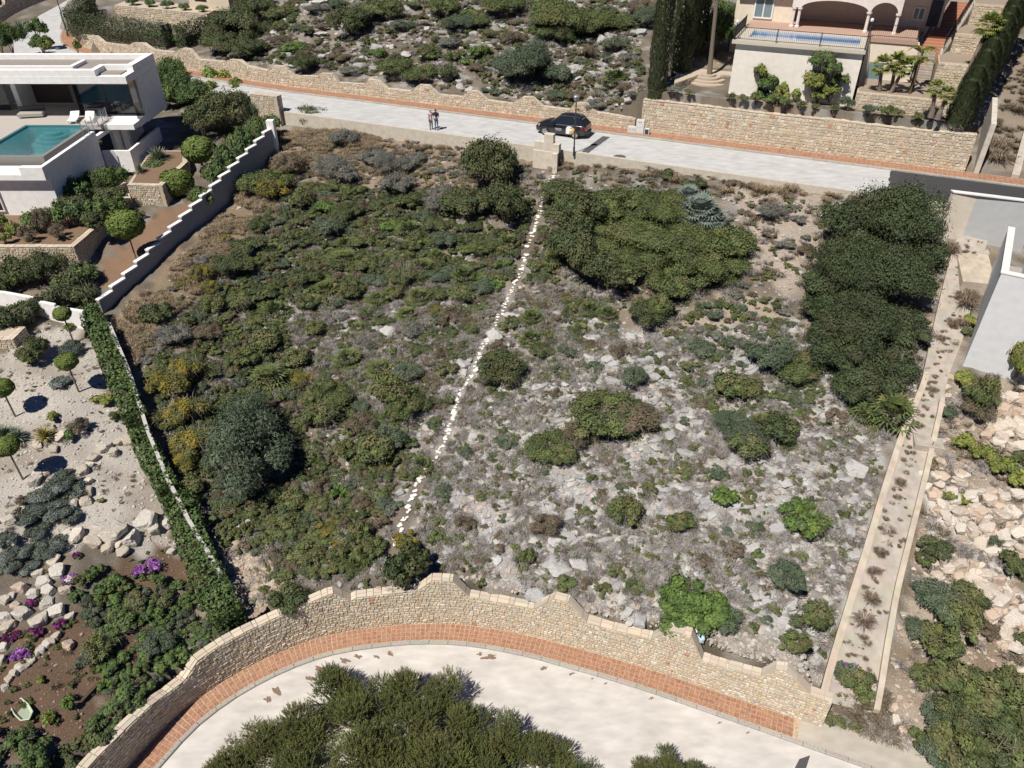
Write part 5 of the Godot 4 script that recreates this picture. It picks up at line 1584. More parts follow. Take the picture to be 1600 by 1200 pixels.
	for q in [[205, 838, 20], [175, 828, 26], [228, 812, 24], [240, 825, 14], [150, 845, 17], [168, 855, 13], [192, 862, 13], [185, 850, 10], [137, 752, 10], [135, 765, 13], [133, 780, 12], [112, 787, 12], [120, 835, 16], [105, 832, 12], [55, 750, 14], [72, 738, 10], [60, 738, 10], [12, 812, 12], [20, 796, 10], [85, 875, 12], [90, 890, 16], [145, 715, 10], [160, 700, 12], [170, 695, 12], [185, 690, 12], [200, 688, 12], [178, 705, 10], [130, 733, 13], [140, 725, 8], [150, 712, 9], [262, 815, 12], [268, 860, 8], [276, 845, 8], [70, 860, 8], [60, 895, 10], [95, 682, 12], [85, 700, 12], [60, 695, 9], [110, 905, 10],
		[35, 915, 16], [68, 908, 14], [52, 925, 12], [74, 940, 14], [90, 952, 18], [35, 958, 16], [8, 962, 14], [25, 945, 10], [62, 968, 16], [8, 935, 12], [110, 962, 9], [75, 920, 14], [100, 920, 12], [18, 930, 8], [15, 975, 14], [110, 1005, 12], [0, 1030, 12], [5, 1010, 10]]:
		var g := G(q[0], q[1] + q[2] * 0.3)
		rock("pale" if rng.randf() < 0.75 else "pink", g, q[2] * 1.0 * depth_of(g) / FOC, gl, "boulders of the gravel garden", "boulder", 0.6)
	# steps of squared stone and dry stone row
	for q in [[80, 1002], [72, 1008], [64, 1016], [56, 1024], [48, 1032], [40, 1040], [86, 996], [30, 1044], [22, 1052], [14, 1062], [8, 1075], [45, 1028]]:
		var g := G(q[0], q[1])
		rock("pale", g, 9.0 * depth_of(g) / FOC, "squarish pale stone in the dry row above the brown soil bed", "dry stone row over the soil bed", "edging_stone", 0.5)
	# flowers
	for q in [["purple", 232, 885, 18], ["purple", 215, 892, 12], ["purple", 108, 903, 11], ["purple", 35, 1022, 16], ["purple", 258, 1025, 7], ["purple", 1330, 1030, 16], ["magenta", 50, 941, 11], ["magenta", 25, 992, 10], ["magenta", 55, 988, 13], ["magenta", 95, 975, 12], ["magenta", 5, 1000, 10], ["magenta", 120, 867, 7]]:
		var g := G(q[1], q[2] + q[3] * 0.3)
		var r: float = q[3] * depth_of(g) / FOC
		var lb := "mat of pale violet flowers" if q[0] == "purple" else "mat of deep magenta flowers"
		lb += " in the rockery of the gravel garden" if q[1] < 600 else " on the weedy foot of the drain path"
		var t := thing("flower_mat", lb, "flowers", g, 0.0, lb)
		part(dome(r, r * 0.5, 9, 500, 0.06, 0.05, pals[q[0]], 0.05), "blossom", leaf_mat, t)
		part(dome(r * 1.1, r * 0.38, 7, 260, 0.07, 0.04, pals.garden), "foliage", leaf_mat, t)
	# weedy beds
	fill([[130, 960], [200, 920], [290, 910], [330, 950], [370, 990], [300, 1030], [250, 1090], [180, 1150], [120, 1180], [90, 1180], [170, 1100], [150, 1010]], 1300, 0.3, 0.9, ["garden", "garden", "oak", "mastic", "garden", "olive"], "in the weedy bed behind the curved stone wall", 0.5)
	fill([[-30, 1150], [90, 1165], [150, 1170], [110, 1200], [40, 1240], [-30, 1240]], 160, 0.5, 1.0, ["garden", "garden", "mastic"], "in the weedy bed behind the curved stone wall", 0.6)
	for q in [["garden", 150, 890, 16], ["garden", 180, 905, 18], ["oak", 130, 905, 14], ["garden", 165, 925, 18], ["oak", 200, 915, 13], ["garden", 120, 930, 14], ["oak", 215, 935, 16], ["garden", 245, 905, 14], ["olive", 140, 940, 14], ["lime", 75, 1120, 13], ["lime", 65, 1060, 9], ["bright", 165, 1068, 12], ["bright", 170, 1045, 14], ["bright", 110, 1095, 14], ["bright", 175, 1065, 10], ["olive", 135, 1030, 16]]:
		plant_px(q[0], q[1], q[2], q[3], "in the brown soil bed of the lower garden")
	# a light plastic sledge-like tray left on the soil
	var tr := thing("plastic_tray", "pale green plastic tray lying on the brown soil bed", "tray", G(36, 1112) + Vector3(0, 0.05, 0), 0.9)
	var tm := MB.new()
	var ring := [[0.0, 0.75], [0.26, 0.5], [0.3, 0.0], [0.24, -0.55], [0.0, -0.7], [-0.24, -0.55], [-0.3, 0.0], [-0.26, 0.5]]
	for k in 8:
		var p: Array = ring[k]
		var q: Array = ring[(k + 1) % 8]
		tm.quad(Vector3(p[0], 0.14, p[1]), Vector3(q[0], 0.14, q[1]), Vector3(q[0] * 0.7, 0.02, q[1] * 0.8), Vector3(p[0] * 0.7, 0.02, p[1] * 0.8), lin(0.55, 0.66, 0.45))
		tm.tri(Vector3(p[0] * 0.7, 0.02, p[1] * 0.8), Vector3(q[0] * 0.7, 0.02, q[1] * 0.8), Vector3(0, 0.02, 0), lin(0.40, 0.47, 0.36))
	part(tm, "shell", grain("plastic", 0.5, 0.04, 0.8, 1.0, 2.0), tr)
	var rim := MB.new()
	for k in 8:
		var p: Array = ring[k]
		var q: Array = ring[(k + 1) % 8]
		rim.tube([Vector3(p[0], 0.14, p[1]), Vector3(q[0], 0.14, q[1])], [0.03, 0.03], 5, lin(0.66, 0.74, 0.55))
	part(rim, "rim", grain("plastic", 0.5), tr)
	var plank := MB.new()
	var pa := G(128, 1098) + Vector3(0, 0.12, 0)
	var pb := G(187, 1036) + Vector3(0, 0.12, 0)
	plank.tube([pa, pb], [0.09, 0.09], 4, lin(0.14, 0.10, 0.07))
	solo(plank, "wooden_beam", bark, "old dark wooden beam lying across the brown soil bed", "beam")

# ---------- right side: drain path, bank and the pale house
func build_right():
	var cc := lin(0.45, 0.41, 0.36)
	var conc := grain("pathstone", 0.95, 0.012, 0.80, 1.0, 0.22)
	var row := [[1500, 350, 1550, 350], [1478, 425, 1528, 430], [1455, 520, 1507, 520], [1437, 600, 1478, 600], [1418, 650, 1469, 650], [1397, 700, 1458, 700], [1371, 780, 1440, 780], [1347, 860, 1420, 860], [1325, 930, 1404, 930], [1300, 1010, 1389, 1010], [1283, 1068, 1378, 1074], [1274, 1106, 1369, 1128]]
	var la := []
	var lb := []
	for r in row:
		la.append(G(r[0], r[1])); lb.append(G(r[2], r[3]))
	var a := smooth_path(la, 0.5)
	var b := smooth_path(lb, 0.5)
	var n := mini(a.size(), b.size())
	var pm := MB.new()
	var left := []
	var right := []
	for k in n:
		var t := float(k) / (n - 1)
		var p: Vector3 = a[int(t * (a.size() - 1))]
		var q: Vector3 = b[int(t * (b.size() - 1))]
		var y: float = (ground(p.x, -p.z) + ground(q.x, -q.z)) * 0.5 + 0.30
		left.append(Vector3(p.x, y, p.z)); right.append(Vector3(q.x, y, q.z))
	# even out the run so that the slab falls steadily
	for it in 6:
		for k in range(1, n - 1):
			left[k].y = (left[k - 1].y + left[k + 1].y) * 0.5; right[k].y = left[k].y
	for k in n - 1:
		for j in 3:
			pm.quad(left[k].lerp(right[k], j / 3.0), left[k + 1].lerp(right[k + 1], j / 3.0), left[k + 1].lerp(right[k + 1], (j + 1) / 3.0), left[k].lerp(right[k], (j + 1) / 3.0), vary(cc, 0.03))
		pm.quad(left[k], left[k + 1], left[k + 1] - Vector3(0, 0.8, 0), left[k] - Vector3(0, 0.8, 0), cc)
		pm.quad(right[k], right[k + 1], right[k + 1] - Vector3(0, 0.8, 0), right[k] - Vector3(0, 0.8, 0), cc)
	structure(pm, "drain_path", conc, "worn concrete drain path running down beside the plot")
	for sdx in 2:
		var src: Array = left if sdx == 0 else right
		var m := MB.new()
		var from := int(n * (0.40 if sdx == 0 else 0.46))
		for k in range(from, n - 1):
			var p: Vector3 = src[k]
			var q: Vector3 = src[k + 1]
			var o: Vector3 = (right[k] - left[k]).normalized() * (0.36 if sdx == 0 else -0.28)
			var up := Vector3(0, 0.22 if sdx == 0 else 0.34, 0)
			var dn := Vector3(0, -0.7, 0)
			m.hexa([p + dn, q + dn, q + o + dn, p + o + dn, p + up, q + up, q + o + up, p + o + up], vary(lin(0.55, 0.485, 0.40), 0.02))
		solo(m, "drain_kerb", conc, "long low concrete kerb on the plot side of the drain path" if sdx == 0 else "long low concrete kerb on the rockery side of the drain path", "kerb")
	# slab and inspection box on the path
	var box := thing("concrete_box", "low concrete inspection box built over the drain path", "concrete box", G(1446, 702) + Vector3(0, 0.2, 0), -0.28)
	var bm := MB.new(); bm.cbox(Vector3(-0.75, -0.3, -0.45), Vector3(0.75, 0.42, 0.5), 0.03, lin(0.50, 0.45, 0.38))
	part(bm, "body", conc, box)
	var bl := MB.new(); bl.cbox(Vector3(-0.68, 0.422, -0.38), Vector3(0.68, 0.47, 0.42), 0.015, lin(0.47, 0.44, 0.39))
	part(bl, "lid", conc, box)
	var iron := MB.new(); iron.tube([Vector3(0.1, 0.47, 0.4), Vector3(0.1, 0.72, 0.42)], [0.02, 0.02], 5, lin(0.2, 0.12, 0.08))
	part(iron, "rod", plain("rust", lin(0.16, 0.08, 0.05), 0.9), box)
	var slab := thing("concrete_slab", "sloping beige concrete slab at the head of the drain path", "slab", G(1520, 432), -0.25)
	var sm := MB.new(); sm.hexa([Vector3(-0.95, -0.6, 1.4), Vector3(0.95, -0.6, 1.4), Vector3(0.95, -0.2, -1.6), Vector3(-0.95, -0.2, -1.6), Vector3(-0.95, 0.25, 1.4), Vector3(0.95, 0.25, 1.4), Vector3(0.95, 0.95, -1.6), Vector3(-0.95, 0.95, -1.6)], lin(0.52, 0.46, 0.38))
	part(sm, "ramp", conc, slab)
	var sc := MB.new(); sc.box(Vector3(-1.05, 0.2, -2.3), Vector3(1.05, 1.0, -1.602), lin(0.52, 0.49, 0.45))
	part(sc, "head_block", conc, slab)
	# weeds rooted along the middle of the slab
	var wx := []
	var wcl := []
	for k in 240:
		var t := rng.randf_range(0.05, 1.0)
		var i := clampi(int(t * (n - 1)), 0, n - 1)
		var at: Vector3 = left[i].lerp(right[i], clampf(0.42 + rng.randfn(0.0, 0.1) + 0.08 * sin(t * 9.0), 0.05, 0.95) if rng.randf() < 0.8 else rng.randf_range(0.1, 0.95))
		wx.append(turned(at + Vector3(rng.randf_range(-0.1, 0.1), -0.03, rng.randf_range(-0.2, 0.2)), Vector3(1.0, rng.randf_range(0.5, 1.0), 1.0) * rng.randf_range(0.1, 0.42) * (1.6 if rng.randf() < 0.06 else 1.0), 0.3))
		var bb := rng.randf_range(0.8, 1.3)
		wcl.append(Color(bb, bb, bb))
	many("path_weeds", stock.deadgrass[0][1], leaf_mat, wx, wcl, "dead weeds rooted along the middle of the drain path")
	# dead grass on the path
	for q in [[1360, 930, 20], [1348, 965, 16], [1365, 890, 12], [1395, 790, 12], [1400, 760, 12], [1412, 720, 12], [1385, 820, 14], [1375, 855, 14], [1430, 640, 10], [1440, 600, 12], [1480, 500, 18], [1500, 480, 20], [1510, 460, 18], [1470, 540, 14], [1500, 510, 16], [1490, 345, 18], [1515, 345, 22], [1535, 350, 20], [1470, 380, 20], [1485, 400, 18], [1350, 1000, 10], [1370, 880, 12], [1415, 690, 8], [1440, 570, 12], [1455, 550, 10]]:
		plant_px("deadgrass", q[0] + rng.randf_range(-6, 6), q[1] + rng.randf_range(-10, 10), q[2] * rng.randf_range(0.5, 1.15), "sprouting on the drain path").position.y += 0.2
	# bushes
	var wb := "on the rocky bank beside the drain path"
	for q in [["olive", 1470, 935, 40], ["oak", 1490, 960, 42], ["olive", 1430, 980, 26], ["oak", 1460, 1000, 40], ["oak", 1510, 930, 30], ["brown", 1545, 985, 18], ["oak", 1440, 1060, 26], ["oak", 1490, 1060, 44], ["oak", 1540, 1080, 50], ["mastic", 1510, 1110, 50], ["oak", 1580, 1070, 40], ["mastic", 1570, 1130, 50], ["oak", 1480, 1160, 46], ["mastic", 1540, 1180, 50], ["oak", 1600, 1180, 50], ["olive", 1460, 1110, 30], ["olive", 1455, 1180, 30], ["oak", 1600, 1000, 24], ["mastic", 1620, 1100, 46], ["oak", 1430, 1150, 20],
		["mastic", 1455, 855, 26], ["mastic", 1440, 870, 20], ["brown", 1410, 850, 14], ["lime", 1500, 690, 20], ["lime", 1530, 705, 22], ["lime", 1560, 725, 22], ["lime", 1585, 745, 22], ["oak", 1590, 715, 18], ["lime", 1480, 775, 14], ["lime", 1505, 780, 12], ["mastic", 1580, 880, 22], ["mastic", 1600, 890, 18], ["brown", 1520, 640, 26], ["brown", 1535, 620, 28], ["oak", 1520, 610, 24], ["lime", 1505, 590, 18], ["olive", 1480, 645, 14], ["lime", 1515, 500, 14], ["oak", 1510, 520, 12], ["olive", 1555, 845, 12], ["oak", 1335, 1060, 30], ["olive", 1320, 1040, 22], ["oak", 1345, 1080, 22], ["oak", 1295, 1130, 14], ["oak", 1310, 1140, 12], ["oak", 1330, 1145, 12], ["lime", 1302, 1128, 6], ["brown", 1325, 1100, 16], ["brown", 1350, 1110, 16], ["oak", 1315, 1085, 12], ["brown", 1335, 1125, 14], ["brown", 1360, 1085, 10]]:
		plant_px(q[0], q[1], q[2], q[3], wb)
	# fitted boulders of the bank
	var bl2 := "big pinkish limestone boulder fitted into the bank below the pale house"
	var zr := [[1470, 745, 15], [1500, 752, 15], [1485, 770, 15], [1515, 775, 16], [1500, 800, 15], [1530, 800, 17], [1470, 720, 12], [1545, 780, 15], [1560, 805, 18], [1540, 825, 17], [1580, 800, 16], [1590, 830, 18], [1565, 835, 17], [1520, 830, 16], [1500, 825, 13], [1475, 800, 13], [1460, 800, 10], [1600, 860, 16], [1550, 860, 15], [1575, 850, 14], [1530, 850, 14], [1590, 770, 14], [1570, 775, 13],
		[1565, 640, 18], [1590, 645, 18], [1575, 665, 18], [1595, 675, 16], [1555, 665, 16], [1540, 680, 13], [1600, 620, 16], [1580, 620, 15], [1560, 690, 12], [1590, 695, 13], [1600, 600, 14], [1480, 885, 15], [1460, 900, 14], [1500, 880, 13], [1530, 920, 26], [1560, 940, 22], [1520, 905, 18], [1580, 965, 20], [1600, 985, 18], [1545, 960, 18], [1570, 990, 16], [1590, 1010, 16], [1600, 1045, 14], [1400, 1125, 12], [1410, 1140, 11], [1395, 1105, 10], [1405, 1090, 8], [1420, 1100, 9], [1400, 1040, 8], [1410, 960, 9], [1405, 980, 8], [1445, 760, 12], [1455, 775, 12], [1470, 690, 10], [1478, 620, 8], [1485, 590, 8], [1480, 605, 8], [1448, 900, 10], [1615, 640, 16], [1620, 700, 16], [1615, 820, 18], [1620, 900, 18], [1440, 740, 9]]
	for q in zr:
		var g := G(q[0], q[1] + q[2] * 0.25)
		rock("pink", g, q[2] * 1.0 * depth_of(g) / FOC, bl2, "fitted boulders of the bank", "boulder", 0.7)
	var zz := 0
	for zp in [[[1445, 690], [1480, 735], [1600, 790], [1640, 870], [1540, 880], [1460, 810]], [[1535, 640], [1600, 580], [1640, 580], [1640, 710], [1560, 700]], [[1430, 870], [1520, 880], [1640, 960], [1640, 1060], [1560, 1010], [1500, 940]]]:
		for p in scatter_zone(zone(zp), 55):
			rock("pink", w3(p.x, ground(p.x, p.y), p.y), rng.randf_range(0.22, 0.5), "small pinkish limestone block filling the gaps of the rocky bank", "filling blocks of the bank", "block", 0.7)
	# the pale house at the edge of the picture
	var white := grain("whitewash", 0.85)
	var wall_c := lin(0.66, 0.69, 0.72)
	var f := G(1504, 572)
	var ty := at_depth(1550, 427, -f.z + 0.0).y - f.y
	var h := thing("pale_house", "pale rendered house block with a tall blank wall beside the drain path", "house", f, TURN - 0.13)
	var m := MB.new()
	m.box(Vector3(0, -1.5, -0.35), Vector3(14.0, ty, 0), wall_c)
	part(m, "front_wall", white, h)
	m = MB.new()
	m.box(Vector3(0, -1.5, -7.2), Vector3(0.3, ty, -0.352), wall_c)
	part(m, "side_wall", white, h)
	m = MB.new()
	m.box(Vector3(-0.05, ty, -0.4), Vector3(14.0, ty + 0.06, 0.03), lin(0.76, 0.76, 0.75))
	m.box(Vector3(1.5, ty + 0.002, -7.2), Vector3(2.1, ty + 0.12, -0.402), lin(0.76, 0.75, 0.74))
	m.box(Vector3(-0.04, ty, -7.2), Vector3(0.34, ty + 0.06, -0.402), lin(0.76, 0.75, 0.74))
	part(m, "coping", white, h)
	m = MB.new()
	m.box(Vector3(1.55, -1.5, -7.2), Vector3(2.05, ty, -0.352), wall_c)
	m.box(Vector3(3.4, -1.5, -7.2), Vector3(3.8, ty + 1.6, -0.352), wall_c)
	part(m, "inner_wall", white, h)
	m = MB.new()
	m.box(Vector3(0.3, ty - 2.6, -7.2), Vector3(1.548, ty - 2.4, -0.352), lin(0.4, 0.38, 0.36))
	m.box(Vector3(2.052, ty - 2.6, -7.2), Vector3(3.398, ty - 2.4, -0.352), lin(0.4, 0.38, 0.36))
	m.box(Vector3(3.802, ty - 0.5, -7.2), Vector3(14.0, ty - 0.3, -0.352), lin(0.5, 0.48, 0.46))
	part(m, "lightwell_floor", grain("deckstone", 0.8), h)
	m = MB.new(); m.tube([Vector3(1.2, ty + 0.14, -4.0), Vector3(2.5, ty + 0.14, -4.0)], [0.06, 0.06], 6, lin(0.6, 0.6, 0.6))
	part(m, "pipe", plain("pipe", lin(0.55, 0.55, 0.57), 0.5), h)
	# parapet wall along the street
	var s := thing("street_parapet", "pale grey and cream parapet wall between the street and the pale house", "wall")
	var p0 := P(1476, 342, -0.1)
	var p1 := P(1512, 346, -0.1)
	var p2 := P(1610, 360, -0.1)
	var top := at_depth(1484, 301, -p0.z).y
	for q in [[p0, p1, lin(0.62, 0.57, 0.49), "cream_panel"], [p1, p2, lin(0.46, 0.48, 0.50), "grey_panel"]]:
		m = MB.new()
		var u: Vector3 = q[0]
		var v: Vector3 = q[1]
		m.hexa([Vector3(u.x, -3.0, u.z), Vector3(v.x, -3.0, v.z), Vector3(v.x, -3.0, v.z - 0.3), Vector3(u.x, -3.0, u.z - 0.3), Vector3(u.x, top, u.z), Vector3(v.x, top, v.z), Vector3(v.x, top, v.z - 0.3), Vector3(u.x, top, u.z - 0.3)], q[2])
		part(m, q[3], white, s)
	m = MB.new()
	m.hexa([Vector3(p0.x - 0.05, top + 0.002, p0.z + 0.05), Vector3(p2.x, top + 0.002, p2.z + 0.05), Vector3(p2.x, top + 0.002, p2.z - 0.36), Vector3(p0.x - 0.05, top + 0.002, p0.z - 0.36), Vector3(p0.x - 0.05, top + 0.07, p0.z + 0.05), Vector3(p2.x, top + 0.07, p2.z + 0.05), Vector3(p2.x, top + 0.07, p2.z - 0.36), Vector3(p0.x - 0.05, top + 0.07, p0.z - 0.36)], lin(0.76, 0.75, 0.74))
	part(m, "coping", white, s)
	# two trees before the pale house
	for q in [[1585, 545, 30, "lime"], [1525, 600, 26, "oak"]]:
		var g := G(q[0], q[1] + 50)
		plant(q[3], g + Vector3(0, 0.3, 0), q[2] * depth_of(g) / FOC, "standing against the blank wall of the pale house", 2.2)
	# rubbish
	var bag := thing("rubbish_bag", "blue and white rubbish bag dumped behind the stone wall", "bag", G(1094, 1000))
	var bg := rock_mesh(2, 0.8, lin(0.9, 0.9, 0.9), 7)
	var bo := part(bg, "sack", plain("plastic_bag", lin(0.45, 0.60, 0.68), 0.45), bag)
	bo.scale = Vector3.ONE * 0.28; bo.position.y = 0.2
	var kn := MB.new(); kn.tube([Vector3(-0.2, 0.4, -0.2), Vector3(-0.3, 0.6, -0.3), Vector3(-0.36, 0.66, -0.3)], [0.12, 0.05, 0.1], 6, lin(0.8, 0.8, 0.8))
	part(kn, "knot", plain("plastic_white", lin(0.8, 0.8, 0.8), 0.35), bag)
	var tarp := thing("crumpled_sheet", "crumpled pale blue plastic sheet lying behind the stone wall", "sheet", G(838, 928))
	var cr := rock_mesh(2, 0.35, lin(0.50, 0.56, 0.62), 12)
	var co := part(cr, "sheet", plain("plastic_sheet", lin(0.36, 0.41, 0.46), 0.5), tarp)
	co.scale = Vector3(0.6, 0.4, 0.4); co.position.y = 0.12

# ---------- pines on the inside of the lower bend
func pine_crown(r: float, h: float, shoots: int) -> MB:
	var mb := MB.new()
	var cs := []
	for k in 16:
		var u := unit(); u.y = absf(u.y)
		cs.append([Vector3(u.x * r * rng.randf_range(0.25, 0.8), h * (0.35 + 0.55 * u.y), u.z * r * rng.randf_range(0.25, 0.8)), r * rng.randf_range(0.22, 0.4), vary(pick(pals.pine), 0.14)])
	for k in shoots:
		var c: Array = cs[rng.randi() % 16]
		var u := unit(); u.y = absf(u.y) * 0.9 + 0.05
		var p: Vector3 = c[0] + u * c[1] * rng.randf_range(0.5, 1.0)
		var dir := (u * 0.7 + Vector3(0, 1.0, 0) + unit() * 0.25).normalized()
		var l := rng.randf_range(0.22, 0.42)
		var col := vary(c[2], 0.2, 0.05)
		var a := dir.cross(unit()).normalized()
		for j in 9:
			var t := j / 9.0
			var w := a.rotated(dir, TAU * j * 0.618)
			var b := p + dir * l * t
			var tip := b + (w * 0.55 + dir).normalized() * 0.15
			var sd := w.cross(dir) * 0.016
			mb.tri(b - sd, b + sd, tip, col)
	return mb
func build_pines():
	var stockp := []
	for k in 3: stockp.append(pine_crown(2.0, 2.6, 1500).mesh())
	var trunk := MB.new()
	trunk.tube([Vector3(0, -4.5, 0), Vector3(0.15, -1.5, 0.1), Vector3(0, 1.0, 0), Vector3(0.1, 2.0, 0)], [0.2, 0.16, 0.11, 0.04], 7, lin(0.20, 0.15, 0.12))
	for k in 7:
		var a := TAU * k / 7.0
		trunk.tube([Vector3(0, 0.2 + 0.15 * k, 0), Vector3(cos(a) * 0.8, 0.8 + 0.15 * k, sin(a) * 0.8), Vector3(cos(a) * 1.4, 1.2 + 0.13 * k, sin(a) * 1.4)], [0.07, 0.05, 0.02], 5, lin(0.24, 0.19, 0.16))
	var tm := trunk.mesh()
	# px of the crown's top, radius in metres, height of the crown's top over the street
	for q in [[515, 1070, 1.75, 1.7], [625, 1062, 1.75, 2.0], [560, 1110, 2.0, 2.0], [690, 1075, 1.5, 2.0], [470, 1125, 1.8, 1.4], [410, 1155, 1.6, 1.0], [640, 1130, 2.1, 2.3], [720, 1130, 1.6, 2.0], [560, 1170, 2.1, 2.2], [690, 1180, 2.1, 2.4], [790, 1140, 1.7, 1.7], [850, 1175, 1.6, 1.5], [770, 1190, 1.9, 1.9], [470, 1190, 1.9, 1.5], [360, 1190, 1.6, 0.8], [900, 1205, 1.4, 1.2], [330, 1215, 1.5, 0.6], [1050, 1195, 1.3, 1.4], [1090, 1215, 1.2, 1.0], [1010, 1212, 1.2, 1.0], [620, 1215, 2.0, 2.2]]:
		var top := P(q[0], q[1], LOW + q[3])
		var t := thing("pine_tree", "bushy green pine growing inside the bend of the lower street", "tree", top - Vector3(0, 2.5 * q[2] / 2.0, 0), rng.randf() * TAU, "pines inside the lower bend")
		t.scale = Vector3.ONE * (q[2] / 2.0)
		part(stockp[rng.randi() % 3], "crown", leaf_mat, t)
		part(tm, "trunk", bark, t)

# ---------- frame of the upper street: s along it, u uphill from its near edge
const TURN := -0.4118
func V(s: float, y: float, u: float) -> Vector3: return Vector3(s * 0.9165 + u * 0.4, y, -(62.3 - s * 0.4 + u * 0.9165))
func street_thing(called: String, label: String, cat: String, s: float, y: float, u: float, group := "") -> Node3D:
	return thing(called, label, cat, V(s, y, u), TURN, group)
func lb(x0: float, x1: float, y0: float, y1: float, u0: float, u1: float, col := Color(1, 1, 1)) -> MB:
	var m := MB.new()
	m.box(Vector3(x0, y0, -u1), Vector3(x1, y1, -u0), col)
	return m
func palm_tree(label: String, foot: Vector3, head: Vector3, r: float, trunk_r: float, pal: Array, count := 34):
	var t := thing("palm_tree", label, "palm", foot, 0.0, label)
	var d := head - foot
	var m := MB.new()
	m.tube([Vector3(0, -0.3, 0), Vector3(0, 0.15, 0), d * 0.3, d * 0.65, d], [trunk_r * 1.6, trunk_r * 1.35, trunk_r, trunk_r * 0.9, trunk_r * 0.95], 10, lin(0.30, 0.25, 0.20))
	part(m, "trunk", bark, t)
	var f := fans(count, r, 11, pal, -0.75)
	var c := part(f, "crown", leaf_mat, t)
	c.position = d + Vector3(0, 0.1, 0)
	var sk := tuft(r * 0.35, -0.7, 60, 0.02, [Color(0.27, 0.20, 0.13), Color(0.2, 0.15, 0.1)], 0.0)
	var s := part(sk, "dead_fronds", leaf_mat, t)
	s.position = d
func cypress(label: String, foot: Vector3, r: float, h: float, group := ""):
	var t := thing("cypress_tree", label, "tree", foot, rng.randf() * TAU, group)
	var mb := MB.new()
	for k in int(900.0 * r * h):
		var y := rng.randf()
		var prof := sqrt(clampf(1.0 - pow(absf(y - 0.35) / 0.66, 2.4), 0.02, 1.0))
		var a := rng.randf() * TAU
		var bump := 1.0 + 0.2 * n2.get_noise_3d(cos(a) * 4.0 + foot.x, y * h * 2.5, sin(a) * 4.0)
		var rr := r * prof * bump * rng.randf_range(0.8, 1.04)
		var o := Vector3(cos(a), 0, sin(a))
		var p := o * rr + Vector3(0, y * h, 0)
		var col := vary(pick(pals.cypress), 0.22, 0.05)
		var sd := o.cross(Vector3.UP).rotated(o, rng.randf_range(-0.6, 0.6)) * 0.055
		mb.tri(p - sd, p + sd, p + Vector3(0, rng.randf_range(0.16, 0.3), 0) + o * 0.07, col)
	part(mb, "crown", leaf_mat, t)
	var tr := MB.new()
	tr.tube([Vector3(0, -0.3, 0), Vector3(0, h * 0.85, 0)], [r * 0.3, 0.05], 7, lin(0.13, 0.10, 0.075))
	part(tr, "trunk", bark, t)
func railing(o: Node3D, a: Vector3, b: Vector3, high := 0.95):
	var iron := plain("wrought_iron", lin(0.02, 0.02, 0.022), 0.5)
	var m := MB.new()
	m.tube([a + Vector3(0, high, 0), b + Vector3(0, high, 0)], [0.025, 0.025], 4, Color.WHITE)
	m.tube([a + Vector3(0, 0.12, 0), b + Vector3(0, 0.12, 0)], [0.02, 0.02], 4, Color.WHITE)
	part(m, "rail", iron, o)
	var n := int(a.distance_to(b) / 0.14)
	var bars := MB.new()
	for k in n: 
		var p := a.lerp(b, (k + 0.5) / n)
		bars.box(p + Vector3(-0.009, 0.12, -0.009), p + Vector3(0.009, high, 0.009), Color.WHITE)
	meta(part(bars, "bars", iron, o), "", "", "", "stuff")
	var ps := maxi(int(a.distance_to(b) / 3.2), 1)
	for k in ps + 1:
		var p := a.lerp(b, float(k) / ps)
		var q := MB.new()
		q.box(p + Vector3(-0.03, 0, -0.03), p + Vector3(0.03, high + 0.06, 0.03), Color.WHITE)
		part(q, "post", iron, o)
func arch_wall(x0: float, x1: float, y0: float, spring: float, apex: float, top: float, u0: float, u1: float, col: Color) -> MB:
	# wall piece with an arched opening between x0 and x1
	var m := MB.new()
	var n := 16
	for k in n:
		var a0 := PI * k / n
		var a1 := PI * (k + 1) / n
		var c := (x0 + x1) * 0.5
		var rx := (x1 - x0) * 0.5
		var p0 := Vector2(c - cos(a0) * rx, spring + sin(a0) * (apex - spring))
		var p1 := Vector2(c - cos(a1) * rx, spring + sin(a1) * (apex - spring))
		m.hexa([Vector3(p0.x, p0.y, -u0), Vector3(p1.x, p1.y, -u0), Vector3(p1.x, p1.y, -u1), Vector3(p0.x, p0.y, -u1), Vector3(p0.x, top, -u0), Vector3(p1.x, top, -u0), Vector3(p1.x, top, -u1), Vector3(p0.x, top, -u1)], col)
	return m
func blue_water() -> StandardMaterial3D:
	if not mats.has("bluewater"):
		mats["bluewater"] = water_mat().duplicate()
		mats["bluewater"].albedo_color = Color(0.45, 0.72, 1.0, 0.25)
	return mats["bluewater"]
